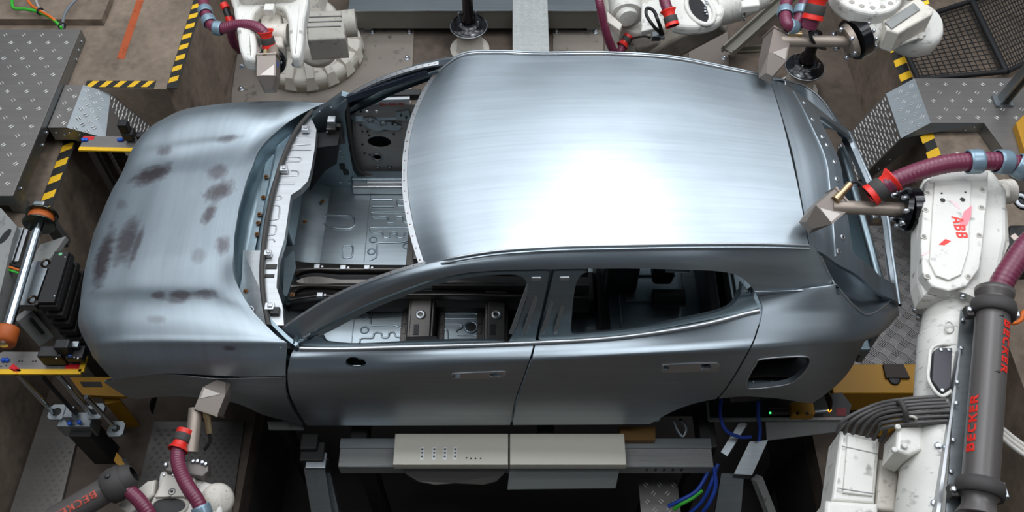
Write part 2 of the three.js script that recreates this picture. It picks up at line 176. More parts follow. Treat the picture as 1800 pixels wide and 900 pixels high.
const outline_outer = [[-1.167,1.315],[-1.155,1.317],[-1.139,1.319],[-1.12,1.321],[-1.099,1.323],[-1.076,1.325],[-1.052,1.326],[-1.025,1.326],[-.996,1.327],[-.966,1.328],[-.936,1.328],[-.904,1.329],[-.87,1.33],[-.835,1.331],[-.8,1.331],[-.766,1.331],[-.732,1.33],[-.699,1.329],[-.666,1.328],[-.633,1.327],[-.6,1.327],[-.567,1.327],[-.534,1.328],[-.501,1.328],[-.468,1.329],[-.435,1.329],[-.403,1.328],[-.371,1.328],[-.339,1.327],[-.308,1.327],[-.276,1.326],[-.245,1.326],[-.215,1.326],[-.184,1.325],[-.151,1.325],[-.115,1.326],[-.077,1.327],[-.039,1.327],[0.002,1.328],[0.052,1.328],[0.113,1.328],[0.194,1.326],[0.29,1.326],[0.393,1.327],[0.49,1.328],[0.573,1.329],[0.64,1.328],[0.699,1.327],[0.752,1.325],[0.8,1.324],[0.846,1.323],[0.888,1.323],[0.925,1.324],[0.96,1.325],[0.99,1.326],[1.018,1.326],[1.041,1.326],[1.06,1.326],[1.076,1.324],[1.09,1.322],[1.104,1.318],[1.118,1.313],[1.131,1.306],[1.142,1.297],[1.152,1.286],[1.162,1.272],[1.17,1.252],[1.178,1.177],[1.186,1.076],[1.19,1.018],[1.188,0.941],[1.197,0.892],[1.201,0.874],[1.206,0.86],[1.211,0.849],[1.215,0.839],[1.215,0.839],[1.215,0.826],[1.215,0.816],[1.214,0.81],[1.213,0.806],[1.21,0.801],[1.207,0.797],[1.203,0.792],[1.198,0.786],[1.193,0.779],[1.189,0.771],[1.185,0.761],[1.182,0.749],[1.177,0.736],[1.171,0.72],[1.164,0.703],[1.157,0.684],[1.15,0.663],[1.142,0.642],[1.134,0.62],[1.125,0.598],[1.116,0.574],[1.106,0.548],[1.096,0.521],[1.086,0.495],[1.077,0.471],[1.069,0.451],[1.063,0.434],[1.056,0.419],[1.05,0.404],[1.043,0.387],[1.064,0.392],[1.084,0.398],[1.104,0.403],[1.125,0.407],[1.146,0.409],[1.168,0.41],[1.19,0.41],[1.212,0.408],[1.235,0.407],[1.257,0.404],[1.28,0.402],[1.304,0.399],[1.328,0.396],[1.35,0.391],[1.371,0.387],[1.39,0.382],[1.407,0.375],[1.423,0.369],[1.438,0.362],[1.453,0.356],[1.467,0.351],[1.479,0.347],[1.49,0.343],[1.502,0.339],[1.513,0.335],[1.528,0.357],[1.543,0.378],[1.558,0.396],[1.573,0.414],[1.587,0.431],[1.6,0.448],[1.613,0.465],[1.626,0.481],[1.638,0.497],[1.649,0.513],[1.66,0.528],[1.67,0.543],[1.679,0.558],[1.688,0.574],[1.697,0.59],[1.705,0.607],[1.713,0.625],[1.72,0.643],[1.726,0.659],[1.733,0.673],[1.739,0.685],[1.745,0.696],[1.75,0.706],[1.755,0.716],[1.76,0.727],[1.778,0.731],[1.797,0.733],[1.816,0.736],[1.836,0.738],[1.854,0.741],[1.871,0.744],[1.887,0.747],[1.902,0.75],[1.917,0.754],[1.933,0.756],[1.954,0.758],[1.972,0.761],[1.994,0.762],[2.013,0.764],[2.024,0.766],[2.158,0.741],[2.158,0.83],[2.047,0.836],[1.988,0.832],[1.932,0.826],[1.887,0.82],[1.855,0.815],[1.829,0.812],[1.809,0.809],[1.792,0.807],[1.777,0.806],[1.763,0.806],[1.748,0.808],[1.734,0.811],[1.721,0.815],[1.711,0.82],[1.702,0.826],[1.695,0.832],[1.686,0.838],[1.677,0.844],[1.668,0.851],[1.658,0.859],[1.648,0.868],[1.637,0.878],[1.625,0.89],[1.614,0.91],[1.608,0.967],[1.623,1.324],[1.61,1.331],[1.603,1.338],[1.591,1.345],[1.58,1.352],[1.568,1.359],[1.557,1.366],[1.548,1.376],[1.544,1.386],[1.539,1.394],[1.538,1.401],[1.734,1.512],[-1.26,1.512],[-1.26,1.326]];
const outline_flap = [[1.174,0.51],[1.173,0.518],[1.172,0.527],[1.172,0.536],[1.174,0.547],[1.177,0.56],[1.182,0.577],[1.188,0.597],[1.195,0.617],[1.203,0.635],[1.21,0.648],[1.213,0.658],[1.214,0.665],[1.216,0.67],[1.223,0.674],[1.24,0.678],[1.271,0.681],[1.314,0.683],[1.361,0.685],[1.404,0.684],[1.436,0.683],[1.455,0.68],[1.465,0.676],[1.47,0.671],[1.471,0.665],[1.473,0.658],[1.474,0.65],[1.473,0.642],[1.471,0.632],[1.467,0.621],[1.461,0.61],[1.455,0.597],[1.447,0.583],[1.438,0.569],[1.427,0.555],[1.417,0.543],[1.406,0.533],[1.397,0.525],[1.385,0.517],[1.371,0.511],[1.352,0.504],[1.325,0.497],[1.291,0.49],[1.255,0.484],[1.222,0.479],[1.198,0.478],[1.184,0.481],[1.178,0.486],[1.175,0.493],[1.175,0.501]];
const outline_fdoor = [[-1.152,0.832],[-1.098,0.833],[-1.043,0.834],[-.989,0.834],[-.934,0.835],[-.877,0.835],[-.819,0.836],[-.76,0.836],[-.701,0.836],[-.642,0.835],[-.583,0.835],[-.526,0.835],[-.471,0.835],[-.415,0.835],[-.356,0.835],[-.29,0.835],[-.217,0.835],[-.138,0.836],[-.055,0.836],[0.029,0.835],[0.111,0.834],[0.111,0.834],[0.108,0.823],[0.104,0.807],[0.099,0.789],[0.093,0.77],[0.087,0.752],[0.082,0.726],[0.076,0.694],[0.071,0.66],[0.065,0.625],[0.059,0.59],[0.052,0.555],[0.045,0.519],[0.038,0.483],[0.031,0.447],[0.025,0.412],[0.021,0.379],[0.017,0.348],[0.014,0.316],[0.012,0.284],[0.009,0.247],[0.007,0.203],[0.005,0.151],[0.003,0.096],[0.002,0.046],[0.001,0.011],[-.002,-.1],[-1.161,-.1],[-1.164,0.009],[-1.16,0.044],[-1.154,0.092],[-1.15,0.146],[-1.148,0.198],[-1.147,0.246],[-1.147,0.289],[-1.148,0.33],[-1.15,0.371],[-1.152,0.409],[-1.153,0.446],[-1.153,0.482],[-1.153,0.516],[-1.152,0.549],[-1.152,0.581],[-1.153,0.612],[-1.153,0.646],[-1.153,0.678],[-1.154,0.704],[-1.153,0.725],[-1.152,0.741],[-1.153,0.755],[-1.155,0.766],[-1.156,0.777],[-1.156,0.787],[-1.157,0.797],[-1.157,0.806],[-1.156,0.815],[-1.154,0.822],[-1.153,0.828],[-1.152,0.832]];
const outline_rdoor = [[0.119,0.835],[0.15,0.835],[0.193,0.834],[0.243,0.833],[0.296,0.832],[0.345,0.832],[0.391,0.833],[0.437,0.833],[0.482,0.833],[0.528,0.834],[0.573,0.834],[0.618,0.835],[0.664,0.835],[0.709,0.836],[0.752,0.837],[0.792,0.837],[0.829,0.837],[0.864,0.837],[0.896,0.836],[0.928,0.836],[0.96,0.835],[0.991,0.835],[1.023,0.835],[1.053,0.835],[1.082,0.835],[1.108,0.835],[1.132,0.834],[1.152,0.834],[1.172,0.834],[1.191,0.834],[1.211,0.835],[1.209,0.826],[1.208,0.819],[1.208,0.813],[1.207,0.808],[1.205,0.804],[1.203,0.8],[1.199,0.796],[1.195,0.791],[1.19,0.786],[1.185,0.779],[1.181,0.771],[1.177,0.762],[1.174,0.75],[1.169,0.737],[1.162,0.72],[1.156,0.703],[1.149,0.684],[1.141,0.664],[1.133,0.643],[1.125,0.621],[1.117,0.598],[1.108,0.574],[1.098,0.548],[1.088,0.521],[1.078,0.495],[1.069,0.471],[1.061,0.451],[1.054,0.434],[1.048,0.419],[1.041,0.404],[1.035,0.387],[1.017,0.379],[0.998,0.371],[0.98,0.363],[0.961,0.354],[0.943,0.342],[0.924,0.328],[0.904,0.312],[0.885,0.293],[0.866,0.272],[0.848,0.251],[0.83,0.226],[0.813,0.199],[0.796,0.17],[0.78,0.142],[0.765,0.114],[0.753,0.088],[0.741,0.062],[0.731,0.039],[0.723,0.02],[0.716,0.007],[0.692,-.1],[0.016,-.1],[0.013,0.011],[0.014,0.047],[0.015,0.096],[0.017,0.151],[0.019,0.203],[0.021,0.247],[0.024,0.284],[0.026,0.316],[0.029,0.348],[0.033,0.379],[0.037,0.412],[0.043,0.447],[0.049,0.483],[0.057,0.519],[0.064,0.555],[0.07,0.59],[0.076,0.625],[0.082,0.66],[0.088,0.694],[0.094,0.726],[0.099,0.751],[0.104,0.769],[0.109,0.788],[0.113,0.806],[0.117,0.821],[0.119,0.832]];
const outline_fframe = [[-1.163,0.842],[-1.137,1.157],[-1.126,1.275],[-1.106,1.283],[-1.081,1.288],[-1.049,1.293],[-1.013,1.298],[-.974,1.302],[-.934,1.305],[-.893,1.308],[-.849,1.31],[-.804,1.312],[-.761,1.312],[-.718,1.311],[-.676,1.31],[-.634,1.308],[-.592,1.308],[-.551,1.308],[-.509,1.308],[-.467,1.309],[-.426,1.309],[-.386,1.308],[-.347,1.308],[-.308,1.307],[-.269,1.306],[-.232,1.307],[-.197,1.307],[-.157,1.307],[-.107,1.308],[-.042,1.308],[0.033,1.309],[0.112,1.308],[0.189,1.307],[0.181,1.259],[0.174,1.208],[0.166,1.154],[0.157,1.095],[0.147,1.03],[0.136,0.954],[0.125,0.884],[0.113,0.83],[0.017,0.831],[-.077,0.832],[-.177,0.832],[-.29,0.832],[-.432,0.832],[-.593,0.83],[-.747,0.829],[-.877,0.829],[-.972,0.83],[-1.041,0.833],[-1.098,0.838]];
const outline_fopen = [[-1.042,1.02],[-.961,1.151],[-.989,1.177],[-.963,1.194],[-.934,1.233],[-.894,1.251],[-.849,1.264],[-.801,1.271],[-.755,1.275],[-.712,1.276],[-.669,1.276],[-.627,1.276],[-.584,1.276],[-.541,1.278],[-.498,1.28],[-.455,1.281],[-.414,1.282],[-.373,1.282],[-.334,1.282],[-.295,1.282],[-.256,1.283],[-.216,1.284],[-.175,1.285],[-.135,1.286],[-.099,1.287],[-.067,1.289],[-.037,1.29],[-.011,1.29],[0.012,1.287],[0.031,1.282],[0.046,1.274],[0.058,1.264],[0.067,1.25],[0.074,1.234],[0.079,1.215],[0.081,1.19],[0.079,1.157],[0.071,1.112],[0.059,1.056],[0.046,0.994],[0.033,0.942],[0.021,0.907],[0.01,0.882],[-.002,0.861],[-.013,0.841],[-.078,0.843],[-.14,0.845],[-.208,0.846],[-.29,0.847],[-.399,0.847],[-.525,0.846],[-.651,0.846],[-.756,0.85],[-.838,0.856],[-.908,0.864],[-.975,0.872]];
const outline_rframe = [[0.212,1.306],[0.305,1.307],[0.399,1.309],[0.49,1.311],[0.573,1.312],[0.65,1.312],[0.722,1.309],[0.788,1.307],[0.846,1.306],[0.895,1.307],[0.937,1.308],[0.973,1.309],[1.004,1.31],[1.031,1.31],[1.051,1.309],[1.069,1.306],[1.086,1.302],[1.102,1.294],[1.117,1.283],[1.131,1.267],[1.143,1.244],[1.154,1.188],[1.164,1.075],[1.17,1.01],[1.173,0.915],[1.18,0.886],[1.186,0.868],[1.193,0.854],[1.199,0.842],[1.142,0.84],[1.088,0.839],[1.029,0.839],[0.96,0.84],[0.875,0.841],[0.78,0.84],[0.677,0.839],[0.573,0.838],[0.466,0.838],[0.354,0.838],[0.241,0.837],[0.128,0.835],[0.14,0.888],[0.152,0.956],[0.163,1.03],[0.174,1.094],[0.184,1.152],[0.194,1.207],[0.203,1.258]];
const outline_ropen = [[0.392,1.303],[0.426,1.307],[0.469,1.307],[0.518,1.306],[0.573,1.305],[0.636,1.303],[0.708,1.301],[0.78,1.299],[0.846,1.298],[0.906,1.3],[0.965,1.305],[1.017,1.311],[1.057,1.314],[1.083,1.313],[1.097,1.309],[1.105,1.303],[1.112,1.295],[1.119,1.283],[1.123,1.267],[1.124,1.239],[1.123,1.166],[1.119,1.078],[1.111,1.004],[1.098,0.919],[1.081,0.891],[1.059,0.878],[1.034,0.871],[0.999,0.867],[0.952,0.865],[0.885,0.864],[0.802,0.863],[0.713,0.861],[0.628,0.86],[0.551,0.86],[0.475,0.86],[0.399,0.86],[0.322,0.858],[0.315,0.859],[0.309,0.86],[0.302,0.861],[0.296,0.863],[0.299,0.919],[0.303,0.99],[0.306,1.058],[0.31,1.11],[0.314,1.154],[0.318,1.19],[0.323,1.221],[0.331,1.246],[0.34,1.267],[0.351,1.283],[0.367,1.294]];
const outline_mirror = [[-.857,0.764],[-.854,0.767],[-.85,0.771],[-.845,0.775],[-.839,0.778],[-.832,0.78],[-.824,0.781],[-.815,0.781],[-.806,0.78],[-.796,0.778],[-.788,0.776],[-.78,0.774],[-.773,0.772],[-.766,0.769],[-.76,0.766],[-.756,0.763],[-.752,0.759],[-.75,0.755],[-.748,0.751],[-.749,0.747],[-.75,0.743],[-.754,0.738],[-.76,0.733],[-.767,0.729],[-.774,0.725],[-.782,0.723],[-.791,0.722],[-.8,0.722],[-.81,0.724],[-.819,0.726],[-.827,0.728],[-.834,0.731],[-.84,0.736],[-.846,0.74],[-.85,0.744],[-.854,0.747],[-.856,0.751],[-.858,0.754],[-.858,0.757],[-.858,0.761]];
const outline_fh = [[-.302,0.617],[-.305,0.623],[-.31,0.629],[-.312,0.635],[-.307,0.641],[-.29,0.646],[-.255,0.649],[-.203,0.652],[-.146,0.654],[-.094,0.655],[-.057,0.655],[-.037,0.653],[-.029,0.65],[-.027,0.647],[-.027,0.642],[-.027,0.638],[-.027,0.633],[-.029,0.628],[-.032,0.622],[-.035,0.617],[-.038,0.612],[-.038,0.608],[-.035,0.605],[-.033,0.602],[-.039,0.599],[-.056,0.597],[-.091,0.594],[-.142,0.591],[-.198,0.589],[-.249,0.588],[-.285,0.588],[-.302,0.591],[-.308,0.597],[-.307,0.603],[-.304,0.61]];
const outline_rh = [[0.757,0.651],[0.754,0.655],[0.75,0.66],[0.748,0.663],[0.753,0.666],[0.77,0.669],[0.804,0.67],[0.853,0.67],[0.907,0.67],[0.957,0.669],[0.993,0.667],[1.013,0.666],[1.024,0.664],[1.029,0.661],[1.03,0.658],[1.033,0.655],[1.036,0.65],[1.036,0.645],[1.036,0.639],[1.034,0.634],[1.032,0.629],[1.033,0.625],[1.037,0.622],[1.038,0.619],[1.032,0.617],[1.014,0.615],[0.977,0.614],[0.923,0.614],[0.864,0.615],[0.81,0.616],[0.772,0.619],[0.754,0.624],[0.748,0.631],[0.75,0.638],[0.754,0.645]];
const outline_fh1 = [[-.299,0.614],[-.298,0.624],[-.296,0.634],[-.28,0.637],[-.264,0.639],[-.263,0.622],[-.261,0.605],[-.277,0.602],[-.293,0.599],[-.296,0.607]];
const outline_fh2 = [[-.109,0.641],[-.095,0.643],[-.08,0.645],[-.065,0.639],[-.051,0.634],[-.053,0.623],[-.056,0.613],[-.082,0.61],[-.109,0.608],[-.109,0.624]];
const outline_rh1 = [[0.762,0.662],[0.776,0.663],[0.79,0.664],[0.79,0.651],[0.791,0.638],[0.777,0.636],[0.763,0.635],[0.762,0.649]];
const outline_rh2 = [[0.944,0.663],[0.963,0.664],[0.982,0.664],[0.99,0.657],[0.997,0.649],[0.994,0.64],[0.99,0.631],[0.968,0.631],[0.946,0.63],[0.945,0.647]];
const outline_fen = [[0.002,-.009],[0.052,-.009],[0.103,-.005],[0.153,-.002],[0.206,0],[0.265,0.002],[0.327,0.002],[0.386,0],[0.436,-.003],[0.476,-.007],[0.51,-.009],[0.541,-.009],[0.572,-.009],[0.605,-.009],[0.637,-.009],[0.67,-.008],[0.707,-.004],[0.749,-.002],[0.794,-.002],[0.84,-.002],[0.885,-.002],[0.928,-.003],[0.97,-.003],[1.012,-.003],[1.055,-.004],[1.052,0.015],[1.049,0.033],[1.047,0.051],[1.046,0.069],[1.046,0.085],[1.046,0.101],[1.047,0.117],[1.049,0.137],[1.052,0.164],[1.054,0.195],[1.053,0.23],[1.051,0.265],[1.049,0.297],[1.048,0.331],[1.048,0.364],[1.048,0.399],[1.032,0.41],[1.016,0.41],[1,0.41],[0.984,0.41],[0.967,0.41],[0.949,0.41],[0.93,0.41],[0.91,0.41],[0.89,0.394],[0.868,0.383],[0.845,0.364],[0.822,0.357],[0.802,0.353],[0.785,0.348],[0.765,0.35],[0.736,0.361],[0.694,0.383],[0.642,0.388],[0.585,0.375],[0.53,0.359],[0.483,0.348],[0.438,0.346],[0.395,0.344],[0.354,0.339],[0.312,0.337],[0.268,0.344],[0.225,0.364],[0.185,0.377],[0.15,0.379],[0.12,0.364],[0.095,0.328],[0.072,0.287],[0.05,0.243],[0.031,0.185],[0.014,0.095]];
const outline_ghole = [[-.4,0.333],[-.358,0.326],[-.305,0.324],[-.245,0.323],[-.18,0.321],[-.108,0.316],[-.027,0.309],[0.054,0.303],[0.127,0.301],[0.193,0.303],[0.254,0.309],[0.309,0.315],[0.358,0.321],[0.4,0.324],[0.435,0.327],[0.464,0.331],[0.485,0.34],[0.497,0.355],[0.499,0.373],[0.498,0.395],[0.497,0.42],[0.496,0.45],[0.494,0.484],[0.491,0.519],[0.49,0.55],[0.492,0.575],[0.495,0.595],[0.498,0.617],[0.498,0.645],[0.497,0.685],[0.495,0.732],[0.488,0.777],[0.47,0.81],[0.441,0.825],[0.402,0.83],[0.355,0.829],[0.3,0.83],[0.234,0.831],[0.158,0.831],[0.078,0.83],[0,0.83],[-.077,0.83],[-.156,0.831],[-.232,0.832],[-.3,0.83],[-.361,0.827],[-.416,0.824],[-.464,0.817],[-.5,0.8],[-.523,0.768],[-.534,0.725],[-.538,0.68],[-.54,0.64],[-.54,0.607],[-.536,0.578],[-.529,0.549],[-.52,0.52],[-.51,0.489],[-.498,0.457],[-.485,0.426],[-.47,0.4],[-.457,0.378],[-.446,0.36],[-.429,0.345]];
const lamp_well = [[[1.496,1.81,0.59],[1.506,1.791,0.575],[1.523,1.759,0.551],[1.538,1.732,0.53]],[[1.508,1.79,0.608],[1.517,1.759,0.585],[1.533,1.716,0.553],[1.563,1.71,0.534]],[[1.527,1.762,0.629],[1.535,1.72,0.598],[1.55,1.667,0.556],[1.596,1.683,0.537]],[[1.545,1.736,0.649],[1.553,1.687,0.61],[1.566,1.628,0.56],[1.625,1.666,0.541]],[[1.566,1.71,0.668],[1.573,1.656,0.622],[1.585,1.592,0.564],[1.656,1.649,0.544]],[[1.572,1.725,0.708],[1.584,1.655,0.65],[1.604,1.57,0.577],[1.69,1.625,0.548]],[[1.596,1.704,0.724],[1.609,1.629,0.661],[1.632,1.538,0.583],[1.726,1.598,0.551]],[[1.624,1.679,0.744],[1.639,1.602,0.677],[1.664,1.509,0.591],[1.763,1.571,0.555]],[[1.655,1.653,0.763],[1.672,1.577,0.693],[1.701,1.483,0.601],[1.8,1.542,0.559]],[[1.691,1.627,0.783],[1.71,1.553,0.71],[1.742,1.462,0.613],[1.839,1.512,0.562]],[[1.729,1.601,0.793],[1.75,1.532,0.72],[1.785,1.447,0.622],[1.875,1.484,0.566]],[[1.765,1.584,0.781],[1.787,1.523,0.716],[1.823,1.444,0.625],[1.902,1.464,0.569]],[[1.804,1.568,0.756],[1.825,1.516,0.702],[1.86,1.446,0.624],[1.924,1.447,0.573]],[[1.858,1.531,0.709],[1.877,1.493,0.671],[1.907,1.44,0.616],[1.951,1.425,0.576]],[[1.922,1.464,0.643],[1.934,1.45,0.627],[1.954,1.428,0.602],[1.971,1.409,0.58]]];
const grinding_marks = [[0.259,0.251,0.014,-.195,0.038,0.029,0.9],[0.355,0.16,0.015,-.142,0.047,0.036,0.75],[0.413,0.194,0.009,-.122,0.019,0.012,0.7],[0.384,-.329,0.092,-.037,0.033,0.07,0.95],[0.402,-.511,0.045,-.003,0.015,0.031,0.5],[0.811,-.28,0.07,-.021,0.047,0.059,0.55],[0.892,-.135,0.117,-.037,0.057,0.056,0.8],[0.84,0.027,0.041,-.06,0.045,0.023,0.75],[1.027,0.249,0.061,0.011,-.01,0.054,0.6],[0.813,0.304,0.024,-.04,0.052,0.022,0.3],[0.604,0.57,0.042,0.004,0.012,0.047,0.75],[0.731,0.577,0.064,0.006,0.009,0.053,0.85],[0.862,0.565,0.082,-.008,-.004,0.044,0.7],[0.715,0.624,0.049,0.002,0.005,0.029,0.5],[0.626,0.739,0.046,0,0.001,0.022,0.3],[0.27,-.135,0.03,0.01,0.011,0.04,0.3],[0.785,-.531,0.058,-.009,0.018,0.03,0.45],[0.875,-.86,0.084,-.02,0.01,0.025,0.5],[0.933,0.895,0.028,0,-.001,0.014,0.6]];

// ---------- materials ----------
const rep = (t, a, b = a) => { const q = t.clone(); q.repeat.set(a, b); q.needsUpdate = true; return q; };
const concreteMap = noiseTex(512, 512, (u, v) => { const a = fbm(u, v, 4, 4, 5), b = fbm(v + .3, u, 40, 40, 3), c = fbm(u + .5, v + .2, 9, 9, 4); let k = .72 + .3 * a + .2 * (b - .5); if (c > .62) k *= 1 - (c - .62) * 1.1; const r = rnd() * 10 - 5; return [clamp8(200 * k + r), clamp8(188 * k + r), clamp8(176 * k + r)]; });
const streakMap = noiseTex(512, 512, (u, v) => { const a = fbm(u, v, 3, 90, 4), b = fbm(u, v, 5, 6, 4); const k = 228 + 20 * (a - .5) + 16 * (b - .5); return [clamp8(k), clamp8(k), clamp8(k)]; });
const streakRough = noiseTex(512, 512, (u, v) => { const a = fbm(u, v + .4, 4, 70, 4), b = fbm(u + .7, v, 4, 5, 4); const k = 208 + 22 * (a - .5) + 30 * (b - .5); return [0, clamp8(k), 255]; }, false);
const grimeMap = noiseTex(512, 512, (u, v) => { const a = fbm(u, v, 6, 6, 5), b = fbm(u, v + .3, 24, 24, 3); let k = 236 + 24 * (a - .5); if (b > .68) k -= (b - .68) * 330; const r = rnd() * 6; return [clamp8(k + r), clamp8(k - 1 + r), clamp8(k - 4 + r)]; });
// hood: bare steel with brownish grinding marks
const hoodMap = noiseTex(512, 1024, (u, v) => { const x = u * 1.3, y = (v - .5) * 2.4; const a = fbm(u, v, 60, 8, 4), b = fbm(u, v, 6, 9, 4), n = fbm(u, v, 40, 90, 3); let k = 226 + 16 * (a - .5) + 18 * (b - .5), m = 0; for (const [cx, cy, ax, ay, bx, by, s] of grinding_marks) { const det = ax * by - ay * bx, dx = x - cx, dy = y - cy, p = (dx * by - dy * bx) / det, q = (ax * dy - ay * dx) / det, d = Math.sqrt(p * p + q * q) + (n - .5) * .7; m = Math.max(m, s * Math.min(1, Math.max(0, (1.3 - d) / .8))); } return [clamp8(k * (1 - .42 * m)), clamp8(k * (1 - .49 * m)), clamp8(k * (1 - .49 * m))]; });
hoodMap.repeat.set(1 / 1.3, 1 / 2.4); hoodMap.offset.set(0, .5);
const M = {};
const mat = (color, roughness, metalness = 0, extra = {}) => new THREE.MeshStandardMaterial({ color, roughness, metalness, side: THREE.DoubleSide, ...extra });
M.concrete = mat(0x857b73, .82, 0, { map: rep(concreteMap, .45) });
M.concreteWall = mat(0xb3a89c, .85, 0, { map: rep(concreteMap, .6) });
M.hall = mat(0x8d949b, .9);
M.ceiling = mat(0xb4bcc4, .9);
M.steel = mat(0xb7c1c7, .52, 1, { map: rep(streakMap, .8), roughnessMap: streakRough });
M.hood = mat(0xb7c2c8, .62, 1, { map: hoodMap, roughnessMap: rep(streakRough, 1, 1) });
M.teal = mat(0x9fb0b7, .55, 1, { map: rep(streakMap, 1.3), roughnessMap: streakRough });
M.pan = mat(0xc4d0d5, .46, 1, { map: rep(streakMap, 1.3), roughnessMap: streakRough });
M.pale = mat(0xd6d8d9, .5, 1, { map: rep(streakMap, 1.3), roughnessMap: streakRough });
M.cast = mat(0x6e6a66, .55, 1, { map: rep(streakMap, 2), roughnessMap: streakRough });
M.galv = mat(0xaeb4b6, .5, 1, { map: rep(streakMap, 1.2), roughnessMap: streakRough });
M.inner = mat(0xb0aba5, .5, .35, { map: rep(streakMap, 2) });
M.bolt = mat(0xc8ccd0, .32, 1);
M.rust = mat(0x6b4a2a, .8, .3);
M.dark = mat(0x3a3938, .55, .6);
M.black = mat(0x121213, .5);
M.rubber = mat(0x1c1b1b, .75);
M.seal = mat(0x3b3836, .7);
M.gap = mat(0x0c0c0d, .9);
M.white = mat(0xe2e0da, .42, 0, { map: rep(grimeMap, .9) });
M.cream = mat(0xd6d0c6, .5, 0, { map: rep(grimeMap, 1.1) });
M.grey = mat(0x8d8e8c, .55, 0, { map: rep(grimeMap, .8) });
M.taupe = mat(0x9c8f83, .48, .55);
M.yellow = mat(0xa8780c, .55);
M.tape = mat(0x1f1e1b, .7);
M.tapeYellow = mat(0xe3b21a, .65);
M.red = mat(0xd8281c, .42);
M.redTape = mat(0xc9121d, .5);
M.blue = mat(0x1f58c4, .4);
M.hose = mat(0x6d2c42, .36);
M.clamp = mat(0x7d93a0, .3, .35);
M.orange = mat(0xa8521a, .6);
M.green = mat(0x36a82e, .5);
M.orangeWire = mat(0xd76a1c, .5);
M.blueWire = mat(0x1c3f9a, .45);
M.greyWire = mat(0x6d7278, .5);

// ---------- the hall ----------
// floor with the lift pit under the car
const PIT = [-1.66, 1.92, -.95, 1.62];
structure('floor', [span([-8, -.2, -7], [8, 0, PIT[2]]), span([-8, -.2, PIT[3]], [8, 0, 7]), span([-8, -.2, PIT[2]], [PIT[0], 0, PIT[3]]), span([PIT[1], -.2, PIT[2]], [8, 0, PIT[3]])], M.concrete);
structure('floor_pit', [span([PIT[0] - .1, -1.1, PIT[2] - .1], [PIT[1] + .1, -1, PIT[3] + .1]), span([PIT[0] - .1, -1, PIT[2] - .1], [PIT[1] + .1, -.2, PIT[2]]), span([PIT[0] - .1, -1, PIT[3]], [PIT[1] + .1, -.2, PIT[3] + .1]), span([PIT[0] - .1, -1, PIT[2]], [PIT[0], -.2, PIT[3]]), span([PIT[1], -1, PIT[2]], [PIT[1] + .1, -.2, PIT[3]])], mat(0x3a3430, .9));
structure('ceiling', span([-8, 7.2, -7], [8, 7.4, 7]), M.ceiling);
structure('wall_back', span([-8, 0, -7.2], [8, 7.2, -7]), M.hall);
structure('wall_front', span([-8, 0, 7], [8, 7.2, 7.2]), M.hall);
structure('wall_left', span([-8.2, 0, -7], [-8, 7.2, 7]), M.hall);
structure('wall_right', span([8, 0, -7], [8.2, 7.2, 7]), M.hall);
LAMPS.forEach(([x, z, w, d, I, y, label]) => {
  const o = thing('ceiling_lamp', label, 'lamp', 'hall lamps');
  mesh('housing', box(w + .08, .08, d + .08, x, y + .05, z, .01), mat(0xd8dadc, .5), o);
  mesh('diffuser', box(w, .01, d, x, y + .004, z), new THREE.MeshStandardMaterial({ color: 0xffffff, emissive: 0xeaf4ff, emissiveIntensity: 1 }), o);
  for (const s of [-1, 1]) mesh('hanger', rod([x + s * w * .4, y + .09, z], [x + s * w * .4, 7.2, z], .01), M.dark, o);
  const l = new THREE.RectAreaLight(0xf1f5fb, I, w, d); l.position.set(x, y - .02, z); l.lookAt(x, 0, z); scene.add(l);
  settle(o, [x, y - .001, z]);
});

